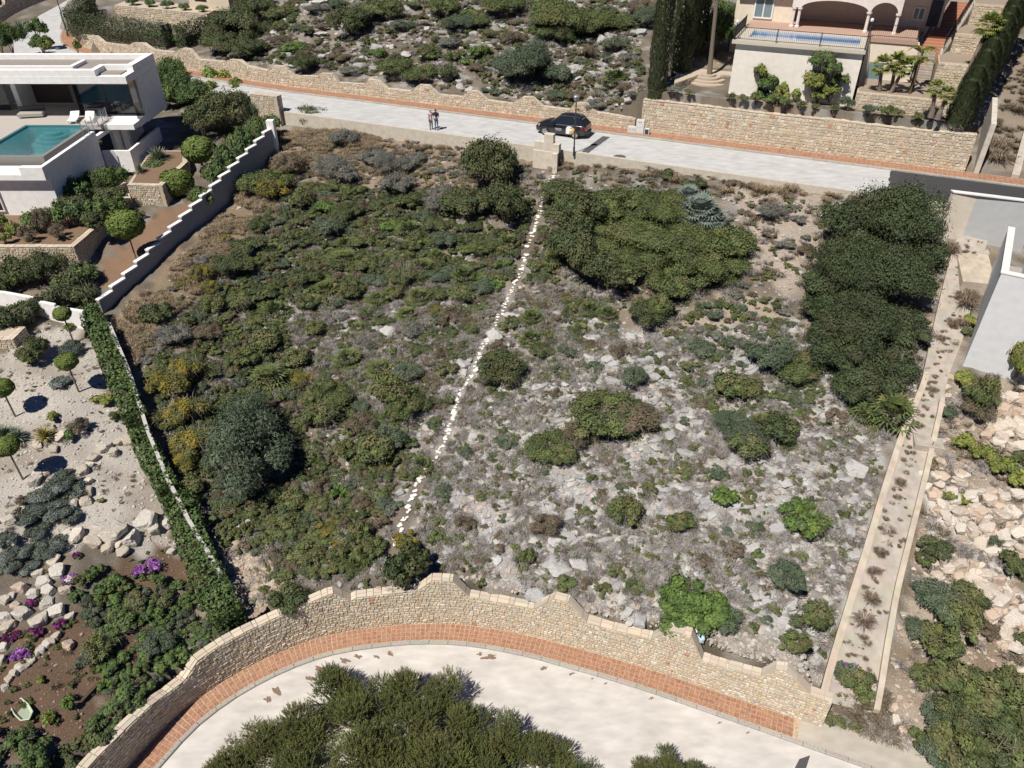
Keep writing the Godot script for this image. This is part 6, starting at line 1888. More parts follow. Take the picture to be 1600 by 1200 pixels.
func build_villa():
	var cream := grain("cream", 0.9, 0.012, 0.92, 1.0, 0.3)
	var cc := lin(0.77, 0.70, 0.59)
	var wc := lin(0.70, 0.66, 0.60)
	var pale := lin(0.80, 0.775, 0.72)
	var h := street_thing("cream_villa", "cream villa with white arches above a raised blue pool terrace", "house", 0, 0, 0)
	part(lb(15.4, 24.9, 2.4, 7.2, 9.3, 13.0, pale), "pool_wall", cream, h)
	part(lb(15.4, 24.9, 2.4, 7.0, 13.002, 17.0, pale), "terrace_base", cream, h)
	var sl := MB.new()
	sl.box(Vector3(15.1, 7.2, -10.75), Vector3(25.0, 7.46, -9.0), lin(0.62, 0.58, 0.50))
	sl.box(Vector3(15.1, 7.2, -14.6), Vector3(16.1, 7.46, -10.752), lin(0.62, 0.58, 0.50))
	sl.box(Vector3(24.45, 7.2, -14.6), Vector3(25.0, 7.46, -10.752), lin(0.62, 0.58, 0.50))
	sl.box(Vector3(16.102, 7.2, -14.6), Vector3(24.448, 7.46, -14.0), lin(0.66, 0.60, 0.54))
	part(sl, "coping", grain("deckstone", 0.8), h)
	part(lb(16.102, 24.448, 6.7, 6.8, 10.75, 14.0, lin(0.05, 0.24, 0.62)), "pool_floor", grain("pooltile", 0.4), h)
	part(lb(16.102, 24.448, 6.802, 7.38, 10.752, 13.998), "pool_water", blue_water(), h)
	var tile := grain("terracotta", 0.85, 0.04, 0.8, 1.0, 0.9)
	var dk := MB.new()
	dk.box(Vector3(15.1, 7.1, -20.0), Vector3(28.6, 7.45, -14.602), lin(0.52, 0.36, 0.29))
	part(dk, "deck", tile, h)
	part(lb(25.002, 28.8, 2.4, 7.1, 14.7, 16.0, cc), "side_wall", cream, h)
	# facade: left wing, arcade, right wing
	var wall := MB.new()
	wall.box(Vector3(13.6, 3.0, -22.0), Vector3(18.5, 12.5, -18.2), cc)
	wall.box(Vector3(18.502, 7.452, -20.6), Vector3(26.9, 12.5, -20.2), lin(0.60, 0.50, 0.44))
	wall.box(Vector3(26.902, 3.0, -24.0), Vector3(30.2, 12.5, -20.4), cc)
	part(wall, "facade", cream, h)
	for c in [[18.7, 16.4], [19.15, 16.4], [24.55, 16.4], [26.75, 16.4]]:
		var col := MB.new()
		col.lathe(Vector3(c[0], 7.452, -c[1]), [[0.2, 0.0], [0.2, 0.12], [0.13, 0.16], [0.125, 1.3], [0.14, 1.36], [0.22, 1.42], [0.22, 1.54], [0.0, 1.54]], 14, lin(0.74, 0.69, 0.66))
		part(col, "column", cream, h)
	part(arch_wall(19.25, 24.45, 7.45, 8.995, 9.65, 10.6, 16.2, 16.6, lin(0.74, 0.69, 0.66)), "arch", cream, h)
	part(arch_wall(24.65, 26.65, 7.45, 8.995, 9.75, 10.6, 16.2, 16.6, lin(0.74, 0.69, 0.66)), "arch", cream, h)
	var spd := MB.new()
	spd.box(Vector3(18.5, 8.996, -16.6), Vector3(19.248, 10.6, -16.2), lin(0.74, 0.69, 0.66))
	spd.box(Vector3(24.452, 8.996, -16.6), Vector3(24.648, 10.6, -16.2), lin(0.74, 0.69, 0.66))
	spd.box(Vector3(26.652, 8.996, -16.6), Vector3(26.9, 10.6, -16.2), lin(0.74, 0.69, 0.66))
	spd.box(Vector3(18.5, 10.602, -20.2), Vector3(26.9, 12.4, -16.2), cc)
	part(spd, "arcade_wall", cream, h)
	var rf := MB.new()
	rf.hexa([Vector3(13.2, 12.5, -15.8), Vector3(30.6, 12.5, -15.8), Vector3(30.6, 12.5, -26.0), Vector3(13.2, 12.5, -26.0), Vector3(15.5, 14.6, -19.6), Vector3(28.5, 14.6, -19.6), Vector3(28.5, 14.6, -22.0), Vector3(15.5, 14.6, -22.0)], lin(0.42, 0.21, 0.12))
	part(rf, "roof", tile, h)
	var dark := plain("dark_pane", lin(0.02, 0.025, 0.03), 0.08)
	for q in [[15.3, 16.7, 7.75, 9.7, 18.14], [28.0, 28.7, 8.1, 8.9, 20.34]]:
		var w := part(lb(q[0], q[1], q[2], q[3], q[4], q[4] + 0.05), "window", plain("blue_pane", lin(0.16, 0.24, 0.28), 0.08), h)
		var fr := MB.new()
		for e in [[q[0] - 0.12, q[0], q[2] - 0.12, q[3] + 0.12], [q[1], q[1] + 0.12, q[2] - 0.12, q[3] + 0.12], [q[0], q[1], q[3], q[3] + 0.12], [q[0], q[1], q[2] - 0.12, q[2]], [(q[0] + q[1]) * 0.5 - 0.05, (q[0] + q[1]) * 0.5 + 0.05, q[2], q[3]]]:
			fr.box(Vector3(e[0], e[2], -q[4] - 0.02), Vector3(e[1], e[3], -q[4] + 0.04), wc)
		part(fr, "frame", plain("white_frame", lin(0.75, 0.75, 0.75), 0.5), w)
	part(lb(29.1, 30.0, 7.6, 9.6, 20.34, 20.39), "door", plain("blue_door", lin(0.02, 0.03, 0.06), 0.4), h)
	part(lb(25.5, 26.6, 3.4, 5.6, 14.64, 14.69), "window", plain("blue_pane", lin(0.16, 0.24, 0.28), 0.08), h)
	var rl := street_thing("iron_railing", "black iron railing round the pool terrace of the cream villa", "railing", 0, 0, 0)
	railing(rl, Vector3(15.2, 7.46, -9.15), Vector3(24.9, 7.46, -9.15))
	railing(rl, Vector3(15.2, 7.46, -9.2), Vector3(15.2, 7.46, -14.4))
	railing(rl, Vector3(24.92, 7.46, -9.2), Vector3(24.92, 7.46, -14.4))
	railing(rl, Vector3(25.0, 7.46, -14.75), Vector3(28.5, 7.46, -14.75))
	for q in [[15.25, 9.3], [24.9, 14.2]]:
		var lp := street_thing("globe_lamp", "white globe lamp on a black post at the pool railing", "lamp", q[0], 7.46, q[1], "globe lamps on the pool terrace")
		var m := MB.new(); m.tube([Vector3.ZERO, Vector3(0, 1.15, 0)], [0.05, 0.04], 6, Color.WHITE)
		part(m, "post", plain("wrought_iron", lin(0.02, 0.02, 0.022), 0.5), lp)
		m = MB.new(); m.lathe(Vector3(0, 1.15, 0), [[0.05, 0.0], [0.12, 0.06], [0.14, 0.14], [0.1, 0.25], [0.0, 0.29]], 12, Color.WHITE)
		part(m, "globe", plain("opal", lin(0.75, 0.75, 0.75), 0.3), lp)
	# stairs of terracotta
	var st := street_thing("outdoor_staircase", "terracotta tiled outdoor stairs rising beside the cream villa", "staircase", 0, 0, 0)
	for k in 18:
		var m := MB.new()
		var u := 17.5 + k * 0.36
		m.box(Vector3(29.0 + k * 0.1, 5.4, -u - 0.36), Vector3(30.6 + k * 0.1, 6.2 + k * 0.17, -u), lin(0.50, 0.25, 0.16))
		part(m, "step", tile, st)
	var sw := MB.new()
	for k in 18:
		var u := 17.5 + k * 0.36
		sw.box(Vector3(30.602 + k * 0.1, 4.5, -u - 0.36), Vector3(30.8 + k * 0.1, 6.4 + k * 0.17, -u), lin(0.60, 0.57, 0.52))
	part(sw, "side_wall", cream, st)
	for k in 12:
		var m := MB.new()
		var u := 14.2 + k * 0.27
		m.box(Vector3(28.9, 3.4, -u - 0.27), Vector3(30.3, 4.5 + k * 0.15, -u), vary(lin(0.40, 0.36, 0.31), 0.1))
		part(m, "step", grain("pathstone", 0.95), st)
	railing(st, Vector3(29.0, 6.3, -17.6), Vector3(30.6, 9.2, -23.8))
	railing(st, Vector3(30.75, 6.5, -17.6), Vector3(32.4, 9.3, -23.8))
	# stone terraces to the side
	for q in [[25.1, 32.4, 3.2, 4.55, 8.8, 10.6, "low stone terrace face in front of the villa palms"], [30.5, 34.4, 4.0, 6.0, 14.6, 16.2, "stone terrace face beside the foot of the villa stairs"], [31.4, 35.4, 6.0, 7.5, 18.6, 20.2, "stone terrace face halfway up the villa stairs"], [32.4, 36.2, 7.5, 9.2, 22.4, 24.0, "stone terrace face near the top of the villa stairs"]]:
		stone_block("stone_terrace", q[6], [V(q[0], 0, q[4]), V(q[1], 0, q[4]), V(q[1], 0, q[5] + 3.0), V(q[0], 0, q[5] + 3.0)], q[2], q[3], [0], 0.24, false)
		var e := MB.new()
		e.prism([V(q[0] + 0.1, 0, q[4] + 0.35), V(q[1] - 0.1, 0, q[4] + 0.35), V(q[1] - 0.1, 0, q[5] + 2.9), V(q[0] + 0.1, 0, q[5] + 2.9)], q[3] - 0.1, q[3] + 0.02, lin(0.46, 0.38, 0.30))
		structure(e, "planting_bed", grain("earth", 1.0), "pale soil bed on the stone terraces of the cream villa")
	# semicircular stone steps and the palm
	var ss := thing("stone_steps", "half round dry stone steps behind the tall stone wall", "steps", P(1105, 128, 3.4))
	for k in 4:
		var m := MB.new()
		m.lathe(Vector3(0, 0, 0), [[1.9 - k * 0.42, -0.4], [1.9 - k * 0.42, 0.16 + k * 0.17], [1.5 - k * 0.42, 0.165 + k * 0.17], [0.0, 0.165 + k * 0.17]], 22, vary(lin(0.52, 0.45, 0.36), 0.06))
		part(m, "step", grain("stone", 0.9), ss)
	stone_block("stone_terrace", "low stone terrace face at the round steps below the palm", [P(1052, 142, 3.4), P(1090, 128, 3.4), P(1145, 128, 3.4), P(1150, 95, 3.4), P(1060, 95, 3.4)], 3.2, 4.0, [0, 1], 0.24, false)
	var pf := P(1108, 119, 3.9)
	palm_tree("tall palm with a thick bare grey trunk beside the cream villa", pf, at_depth(1127, -70, -pf.z) + Vector3(0, 0, 0), 1.8, 0.17, pals.palm)
	pf = V(32.3, 4.3, 12.4)
	palm_tree("tall slim fan palm on the villa terraces beside the cypress row", pf, V(33.0, 8.9, 13.6), 1.25, 0.17, pals.lime)
	for q in [[1372, 163, 1378, 105, "short fan palm with shaggy trunk in the group below the villa deck"], [1390, 160, 1400, 100, "short fan palm with shaggy trunk in the group below the villa deck"], [1385, 165, 1412, 108, "short fan palm with shaggy trunk in the group below the villa deck"], [1456, 185, 1462, 140, "small fan palm on the soil strip above the tall stone wall"], [1467, 188, 1480, 150, "small fan palm on the soil strip above the tall stone wall"]]:
		var f := P(q[0], q[1] - 8, 4.0)
		palm_tree(q[4], f, at_depth(q[2], q[3], -f.z), 1.0 if q[1] < 170 else 0.75, 0.14, pals.lime, 26)
	for q in [[1432, 100, 1432, 42], [1420, 150, 1420, 88], [1425, 140, 1428, 70]]:
		var f := P(q[0], q[1], 4.4)
		var t := thing("banana_plant", "ragged leaved banana plant beside the villa stairs", "plant", f, rng.randf() * TAU, "banana plants beside the villa stairs")
		var hd := at_depth(q[2], q[3], -f.z).y - f.y
		var m := MB.new(); m.tube([Vector3.ZERO, Vector3(0.1, hd * 0.8, 0)], [0.11, 0.07], 7, lin(0.20, 0.17, 0.09))
		part(m, "trunk", bark, t)
		m = MB.new()
		for k in 9:
			var a := TAU * k / 9.0 + rng.randf()
			var o := Vector3(cos(a), 0, sin(a))
			var sd := o.cross(Vector3.UP) * 0.16
			var b := Vector3(0.1, hd * 0.8, 0)
			var c := vary(pick([lin(0.13, 0.17, 0.04), lin(0.10, 0.14, 0.035), lin(0.22, 0.19, 0.07)]), 0.15)
			m.quad(b, b + o * 0.35 + Vector3(0, 0.45, 0) + sd, b + o * 0.9 + Vector3(0, 0.45, 0) + sd * 0.9, b + o * 0.9 + Vector3(0, 0.45, 0) - sd * 0.2, c)
			m.quad(b, b + o * 0.35 + Vector3(0, 0.45, 0) - sd, b + o * 0.9 + Vector3(0, 0.45, 0) - sd * 0.9, b + o * 0.9 + Vector3(0, 0.45, 0) + sd * 0.2, c)
			m.tri(b + o * 0.9 + Vector3(0, 0.45, 0) + sd * 0.9, b + o * 1.4 + Vector3(0, 0.1, 0), b + o * 0.9 + Vector3(0, 0.45, 0) - sd * 0.9, c)
		part(m, "crown", leaf_mat, t)
	# bushes on the pool wall
	for q in [["lime", 1207, 150, 28], ["lime", 1228, 140, 28], ["lime", 1188, 108, 18], ["garden", 1205, 120, 24], ["garden", 1190, 145, 22], ["garden", 1290, 86, 26], ["lime", 1275, 120, 24], ["garden", 1303, 100, 22], ["lime", 1300, 138, 22], ["lime", 1280, 145, 18], ["garden", 1312, 120, 17]]:
		var p := at_depth(q[1], q[2], -V(20.0 + (q[1] - 1240) * 0.05, 0, 8.75).z)
		p.y -= q[3] * 0.9 * depth_of(p) / FOC
		plant(q[0], p, q[3] * 0.8 * depth_of(p) / FOC, "growing up the pool wall of the cream villa", 1.4)
	for q in [["garden", 1205, 165, 14], ["olive", 1155, 130, 12], ["garden", 1225, 165, 14], ["oak", 1180, 165, 12], ["oak", 1250, 168, 10], ["oak", 1270, 172, 9], ["olive", 1320, 165, 16], ["oak", 1300, 178, 9], ["olive", 1355, 175, 14], ["oak", 1385, 180, 14], ["oak", 1400, 178, 12], ["oak", 1430, 188, 10], ["rosemary", 1052, 147, 12], ["oak", 1075, 155, 8], ["lime", 1500, 100, 8], ["oak", 1140, 158, 9], ["oak", 1160, 160, 9]]:
		plant_px(q[0], q[1], q[2], q[3], "on the soil strip above the tall stone wall")
	for k in 4: 
		var p := P([1118, 1100, 1140, 1130][k], [88, 84, 80, 60][k], 4.5)
		plant(["garden", "oak", "garden", "garden"][k], p, [1.9, 1.7, 1.5, 1.6][k], "standing behind the tall palm beside the cream villa", 2.0)
	# cypresses
	cypress("tall dark cypress at the end of the humped wall", P(1024, 158, 2.4), 0.82, 12.0)
	cypress("tall dark cypress behind the one at the humped wall", P(1062, 118, 3.6), 1.0, 13.0)
	cypress("tall dark cypress between the palm and the hillside scrub", P(1085, 85, 4.6), 0.95, 12.0)
	for k in 11:
		var t := k / 10.0
		var p := V(lerpf(32.5, 35.9, t), lerpf(3.2, 9.4, t), lerpf(7.9, 22.0, t))
		cypress("clipped cypress in the dark row climbing the edge of the villa garden", p, rng.randf_range(0.85, 1.0), rng.randf_range(2.6, 3.3), "cypress row at the edge of the villa garden")
	# end of the tall wall, channel beyond
	var cap := MB.new()
	cap.hexa([V(34.45, -0.2, 7.0), V(34.8, -0.2, 7.0), V(35.0, 2.0, 12.0), V(34.65, 2.0, 12.0), V(34.45, 3.75, 7.0), V(34.8, 3.75, 7.0), V(35.0, 4.4, 12.0), V(34.65, 4.4, 12.0)], lin(0.62, 0.58, 0.51))
	solo(cap, "wall_end_pier", grain("render", 0.95), "pale rendered end of the tall stone wall beside the dry gully", "pier")
	var strip := MB.new()
	strip.hexa([V(36.9, -0.4, 7.0), V(37.4, -0.4, 7.0), V(40.2, 7.0, 30.0), V(39.7, 7.0, 30.0), V(36.9, 0.4, 7.0), V(37.4, 0.4, 7.0), V(40.2, 9.0, 30.0), V(39.7, 9.0, 30.0)], lin(0.52, 0.48, 0.42))
	solo(strip, "gully_kerb", grain("pathstone", 0.95), "pale concrete kerb running up the dry gully above the street", "kerb")
	plant("deadgrass", V(35.8, 0.5, 9.0), 1.3, "filling the dry gully above the street")
	plant("deadgrass", V(36.0, 0.9, 10.8), 1.2, "filling the dry gully above the street")
	plant("deadgrass", V(37.0, 2.8, 15.0), 1.0, "filling the dry gully above the street")
	# ----- upper corner by the junction
	var hd: Array = pals.cypress
	hedge("clipped_hedge", "tall square clipped hedge behind the humped wall at the street corner", [[0, 0, w3(-56.5, 1.1, 112)], [0, 0, w3(-54.4, 1.1, 104)], [0, 0, w3(-53.4, 1.1, 99.6)], [0, 0, w3(-52.2, 1.1, 98.6)], [0, 0, w3(-45, 1.1, 95.0)], [0, 0, w3(-38.6, 1.1, 91.6)]], 1.4, 2.7, hd, 150, 0.12, 0.05)
	hedge("clipped_hedge", "second clipped hedge beside the lawn gap above the humped wall", [[0, 0, w3(-37.0, 1.1, 91.3)], [0, 0, w3(-35.2, 1.2, 95.5)]], 1.4, 2.7, hd, 150, 0.12, 0.05)
	var lawn := MB.new()
	lawn.prism([w3(-52, 0, 99.6), w3(-36.4, 0, 92.2), w3(-36.0, 0, 98.5), w3(-49.0, 0, 104.5)], 0.8, 1.75, lin(0.075, 0.155, 0.035))
	structure(lawn, "lawn", grain("turf", 1.0, 0.05, 0.7, 1.0, 1.0), "strip of green lawn behind the clipped hedge")
	stone_block("stone_terrace", "stone terrace face above the lawn at the street corner", [w3(-49.8, 0, 104.4), w3(-36.2, 0, 98.4), w3(-36.2, 0, 104), w3(-49.8, 0, 108)], 1.7, 3.7, [0], 0.26, true)
	for k in 5:
		var m := w3(-47.5 + k * 2.6, 3.7, 104.6 - k * 1.15)
		plant("garden", m, 0.8, "in a row on the stone terrace above the lawn")
	for k in 6:
		plant("mastic", w3(-33.5 + k * 1.3, 1.3, 92.0 + (k % 3) * 2.5), 1.5, "dark clump beside the clipped hedge", 1.5)
	var ch := thing("corner_house", "corner of a cream house with a barred window above the lawn", "house", w3(-37.5, 3.7, 101.5), TURN)
	var cm := MB.new(); cm.box(Vector3(-2.2, 0, -6), Vector3(4, 4.0, 0), lin(0.66, 0.58, 0.46))
	part(cm, "wall", cream, ch)
	cm = MB.new(); cm.box(Vector3(-1.2, 0.9, 0.002), Vector3(0.6, 2.0, 0.05), Color.WHITE)
	part(cm, "window", dark, ch)
	# wall, pavement and hedge across the street
	var cw := [w3(-68.5, 0.1, 108), w3(-71.5, 0.1, 116), w3(-73.8, 0.1, 126), w3(-75, 0.1, 140)]
	var cp2 := smooth_path(cw, 0.5)
	var o := thing("stone_boundary_wall", "rubble stone wall on the far side of the street junction", "wall")
	var t2 := [[0.0, 1.3], [4.0, 1.3], [5.0, 2.2], [6.4, 2.2], [7.5, 1.4], [12.0, 1.4], [13.0, 2.3], [14.5, 2.3], [15.5, 1.4], [40.0, 1.4]]
	var core := MB.new(); wall_core(core, cp2, 0.4, t2, lin(0.60, 0.52, 0.40)); part(core, "core", grain("mortar", 0.95), o)
	var stn := MB.new(); lay_stones(stn, cp2, 1.0, t2, 0.0, 0.26); stuff(stn, "stones", grain("stone", 0.9), o)
	hedge("clipped_hedge", "dark hedge behind the stone wall across the street junction", [[0, 0, w3(-70.5, 0.5, 108)], [0, 0, w3(-73.6, 0.5, 117)], [0, 0, w3(-76.2, 0.5, 130)]], 1.6, 2.6, hd, 110, 0.13, 0.05)
	for q in [["garden", 20, 70, 26], ["spike", 40, 62, 20], ["garden", 62, 55, 16], ["garden", 68, 75, 16], ["lime", 70, 78, 12], ["garden", 5, 75, 22], ["lime", 122, 77, 10]]:
		var p := P(q[1], q[2] + q[3] * 0.4, 1.2)
		plant(q[0], p, q[3] * depth_of(p) / FOC, "beside the street behind the modern house", 1.5)

# ---------- street furniture, car, people
func street_lamp(label: String, s: Vector3, high: float):
	var o := thing("street_lamp", label, "lamp", s)
	var iron := plain("lamp_grey", lin(0.07, 0.075, 0.08), 0.5, 0.3)
	var m := MB.new()
	m.tube([Vector3(0, -0.2, 0), Vector3(0, 0.5, 0), Vector3(0, 0.52, 0), Vector3(0, high - 0.3, 0)], [0.085, 0.085, 0.06, 0.05], 10, Color.WHITE)
	part(m, "pole", iron, o)
	m = MB.new()
	m.lathe(Vector3(0, high - 0.3, 0), [[0.05, 0.0], [0.14, 0.06], [0.2, 0.22], [0.24, 0.36]], 14, Color.WHITE)
	part(m, "globe", plain("lamp_glass", lin(0.35, 0.36, 0.38), 0.15), o)
	m = MB.new()
	m.lathe(Vector3(0, high - 0.3, 0), [[0.26, 0.362], [0.27, 0.38], [0.2, 0.47], [0.06, 0.52], [0.0, 0.53]], 14, Color.WHITE)
	part(m, "lamp_hood", plain("lamp_hood", lin(0.25, 0.26, 0.28), 0.35, 0.3), o)
func loft(mb: MB, secs: Array, col: Color):
	for k in secs.size() - 1:
		var a: Array = secs[k]
		var b: Array = secs[k + 1]
		for j in a.size():
			var j2 := (j + 1) % a.size()
			mb.quad(a[j], a[j2], b[j2], b[j], col)
	for e in [secs[0], secs[-1]]:
		for j in range(1, e.size() - 1): mb.tri(e[0], e[j], e[j + 1], col)
func smoothed(mb: MB, crease := 0.6) -> ArrayMesh:
	# welded normals, kept apart across creases
	var acc := {}
	var fn := []
	for k in range(0, mb.i.size(), 3):
		var n := (mb.v[mb.i[k + 2]] - mb.v[mb.i[k]]).cross(mb.v[mb.i[k + 1]] - mb.v[mb.i[k]])
		fn.append(n)
		for j in 3:
			var key := (mb.v[mb.i[k + j]] * 2000.0).round()
			if not acc.has(key): acc[key] = []
			acc[key].append(n)
	var r := MB.new()
	for k in range(0, mb.i.size(), 3):
		var n: Vector3 = fn[k / 3]
		if n.length() < 1e-9: continue
		var u := n.normalized()
		for j in 3:
			var s := Vector3.ZERO
			for q in acc[(mb.v[mb.i[k + j]] * 2000.0).round()]:
				if q.normalized().dot(u) > crease: s += q
			r.v.push_back(mb.v[mb.i[k + j]]); r.c.push_back(mb.c[mb.i[k + j]]); r.n.push_back(s.normalized()); r.i.push_back(r.i.size())
	return r.mesh()
func ring(x: float, pts: Array) -> Array:     # half outline from the middle of the bottom to the middle of the top -> full ring
	var o := []
	for p in pts: o.append(Vector3(x, p[1], p[0]))
	for k in range(pts.size() - 1, -1, -1): o.append(Vector3(x, pts[k][1], -pts[k][0]))
	return o
func build_car():
	var o := street_thing("parked_car", "black estate car with a white and yellow door emblem parked on the upper street", "car", 3.05, 0.0, 3.92)
	var paint := plain("car_black", lin(0.012, 0.013, 0.017), 0.25)
	paint.clearcoat_enabled = true; paint.clearcoat = 1.0; paint.clearcoat_roughness = 0.05
	var body := MB.new()
	var secs := []
	for q in [[-2.27, 0.60, 0.36, 0.55, 0.66], [-2.2, 0.76, 0.27, 0.66, 0.78], [-2.0, 0.85, 0.23, 0.74, 0.88], [-1.6, 0.89, 0.21, 0.82, 0.97], [-1.1, 0.91, 0.20, 0.88, 1.05], [-0.8, 0.92, 0.20, 0.92, 1.09], [0.0, 0.92, 0.20, 0.95, 1.10], [1.0, 0.92, 0.20, 0.97, 1.12], [1.7, 0.91, 0.22, 0.99, 1.14], [2.0, 0.87, 0.28, 0.99, 1.13], [2.16, 0.82, 0.36, 0.97, 1.09], [2.22, 0.74, 0.42, 0.90, 1.0]]:
		secs.append(ring(q[0], [[q[1] * 0.86, q[2]], [q[1] * 0.97, q[2] + 0.14], [q[1], (q[2] + q[3]) * 0.5], [q[1] * 0.985, q[3]], [q[1] * 0.9, q[4]], [q[1] * 0.45, q[4] + 0.03]]))
	loft(body, secs, Color.WHITE)
	part(smoothed(body, 0.5), "body", paint, o)
	var gh := MB.new()
	secs = []
	for q in [[-1.0, 0.80, 1.06, 1.07], [-0.6, 0.82, 1.06, 1.33], [-0.22, 0.83, 1.08, 1.57], [0.2, 0.835, 1.08, 1.635], [1.0, 0.83, 1.1, 1.635], [1.55, 0.80, 1.1, 1.58], [1.85, 0.77, 1.1, 1.38], [2.12, 0.72, 1.08, 1.1]]:
		var t: float = clampf((q[3] - 1.06) / 0.6, 0.0, 1.0)
		secs.append(ring(q[0], [[q[1], q[2] - 0.05], [lerpf(q[1], q[1] * 0.8, t * 0.85), lerpf(q[2], q[3], 0.85)], [lerpf(q[1] * 0.9, q[1] * 0.72, t), q[3]], [0.3, q[3] + 0.015]]))
	loft(gh, secs, Color.WHITE)
	part(smoothed(gh, 0.4), "window", plain("car_glass", lin(0.015, 0.02, 0.03), 0.04), o)
	var rf := MB.new()
	secs = []
	for q in [[-0.26, 0.55, 1.575], [0.0, 0.60, 1.63], [0.4, 0.62, 1.665], [1.1, 0.62, 1.665], [1.6, 0.60, 1.61], [1.78, 0.57, 1.55]]:
		secs.append(ring(q[0], [[q[1], q[2] - 0.06], [q[1] * 1.03, q[2] - 0.02], [q[1] * 0.9, q[2] + 0.015], [0.3, q[2] + 0.03]]))
	loft(rf, secs, Color.WHITE)
	part(smoothed(rf, 0.4), "roof", paint, o)
	for s in [-1.0, 1.0]:
		var m := MB.new()
		m.tube([Vector3(-0.15, 1.64, 0.56 * s), Vector3(0.1, 1.71, 0.57 * s), Vector3(1.3, 1.71, 0.57 * s), Vector3(1.6, 1.63, 0.56 * s)], [0.022, 0.022, 0.022, 0.022], 6, Color.WHITE)
		part(m, "roof_rail", plain("chrome", lin(0.6, 0.6, 0.62), 0.2, 0.9), o)
		m = MB.new()
		m.hexa([Vector3(-0.62, 1.02, 0.90 * s), Vector3(-0.42, 1.02, 0.90 * s), Vector3(-0.42, 1.02, 1.04 * s), Vector3(-0.6, 1.02, 1.06 * s), Vector3(-0.62, 1.18, 0.88 * s), Vector3(-0.42, 1.18, 0.88 * s), Vector3(-0.42, 1.16, 1.04 * s), Vector3(-0.6, 1.16, 1.06 * s)], Color.WHITE)
		part(m, "mirror", paint, o)
		m = MB.new()
		m.hexa([Vector3(-2.22, 0.62, 0.42 * s), Vector3(-2.22, 0.62, 0.72 * s), Vector3(-1.9, 0.72, 0.87 * s), Vector3(-1.9, 0.74, 0.6 * s), Vector3(-2.19, 0.80, 0.45 * s), Vector3(-2.17, 0.80, 0.74 * s), Vector3(-1.8, 0.90, 0.86 * s), Vector3(-1.8, 0.92, 0.62 * s)], Color.WHITE)
		part(m, "headlight", plain("lamp_lens", lin(0.55, 0.57, 0.6), 0.1), o)
		m = MB.new()
		m.hexa([Vector3(2.24, 0.80, 0.5 * s), Vector3(2.2, 0.80, 0.80 * s), Vector3(1.86, 0.84, 0.915 * s), Vector3(1.9, 0.84, 0.8 * s), Vector3(2.22, 1.0, 0.5 * s), Vector3(2.16, 1.0, 0.82 * s), Vector3(1.8, 1.02, 0.90 * s), Vector3(1.86, 1.02, 0.78 * s)], Color.WHITE)
		part(m, "taillight", plain("tail_red", lin(0.35, 0.015, 0.02), 0.15), o)
		for x in [-1.35, 1.34]:
			var w := Node3D.new(); w.name = "wheel"; o.add_child(w, true)
			w.position = Vector3(x, 0.35, 0.83 * s); w.rotation.x = PI / 2 * s
			m = MB.new(); m.lathe(Vector3.ZERO, [[0.24, 0.1], [0.33, 0.1], [0.35, 0.06], [0.35, -0.08], [0.3, -0.12]], 22, Color.WHITE)
			part(m, "tyre", plain("rubber", lin(0.02, 0.02, 0.02), 0.9), w)
			m = MB.new()
			m.lathe(Vector3.ZERO, [[0.245, 0.095], [0.22, 0.1], [0.21, 0.05], [0.06, 0.05], [0.06, 0.09], [0.0, 0.09]], 22, Color.WHITE)
			for k in 5:
				var a := TAU * k / 5.0
				var d := Vector3(cos(a), 0, sin(a))
				var e := Vector3(-sin(a), 0, cos(a)) * 0.045
				m.hexa([d * 0.04 - e + Vector3(0, 0.06, 0), d * 0.04 + e + Vector3(0, 0.06, 0), d * 0.23 + e + Vector3(0, 0.07, 0), d * 0.23 - e + Vector3(0, 0.07, 0), d * 0.04 - e + Vector3(0, 0.1, 0), d * 0.04 + e + Vector3(0, 0.1, 0), d * 0.23 + e + Vector3(0, 0.1, 0), d * 0.23 - e + Vector3(0, 0.1, 0)], Color.WHITE)
			part(m, "rim", plain("alloy", lin(0.55, 0.55, 0.56), 0.3, 0.7), w)
			m = MB.new()
			for k in 14:
				var a0 := PI * k / 14.0 - 0.1
				var a1 := PI * (k + 1) / 14.0 - 0.1
				m.quad(Vector3(x + cos(a0) * 0.36, 0.35 + sin(a0) * 0.36, 0.925 * s), Vector3(x + cos(a1) * 0.36, 0.35 + sin(a1) * 0.36, 0.925 * s), Vector3(x + cos(a1) * 0.43, 0.35 + sin(a1) * 0.43, 0.915 * s), Vector3(x + cos(a0) * 0.43, 0.35 + sin(a0) * 0.43, 0.915 * s), Color.WHITE)
				m.tri(Vector3(x, 0.3, 0.921 * s), Vector3(x + cos(a0) * 0.37, 0.35 + sin(a0) * 0.37, 0.921 * s), Vector3(x + cos(a1) * 0.37, 0.35 + sin(a1) * 0.37, 0.921 * s), Color.WHITE)
			part(m, "wheel_arch", plain("arch_black", lin(0.012, 0.012, 0.012), 0.8), o)
	var m := MB.new()
	m.hexa([Vector3(2.18, 0.36, -0.62), Vector3(2.3, 0.36, -0.6), Vector3(2.3, 0.36, 0.6), Vector3(2.18, 0.36, 0.62), Vector3(2.18, 0.56, -0.66), Vector3(2.3, 0.56, -0.64), Vector3(2.3, 0.56, 0.64), Vector3(2.18, 0.56, 0.66)], Color.WHITE)
	part(m, "bumper", plain("bumper", lin(0.05, 0.05, 0.055), 0.6), o)
	m = MB.new(); m.box(Vector3(2.225, 0.68, -0.26), Vector3(2.25, 0.79, 0.26), Color.WHITE)
	part(m, "number_plate", plain("plate", lin(0.7, 0.7, 0.68), 0.4), o)
	# door emblem: white dome with a dark dot and a yellow sweep, two short lines of print
	var e := MB.new()
	var z := 0.932
	var c := Vector3(0.86, 0.60, z)
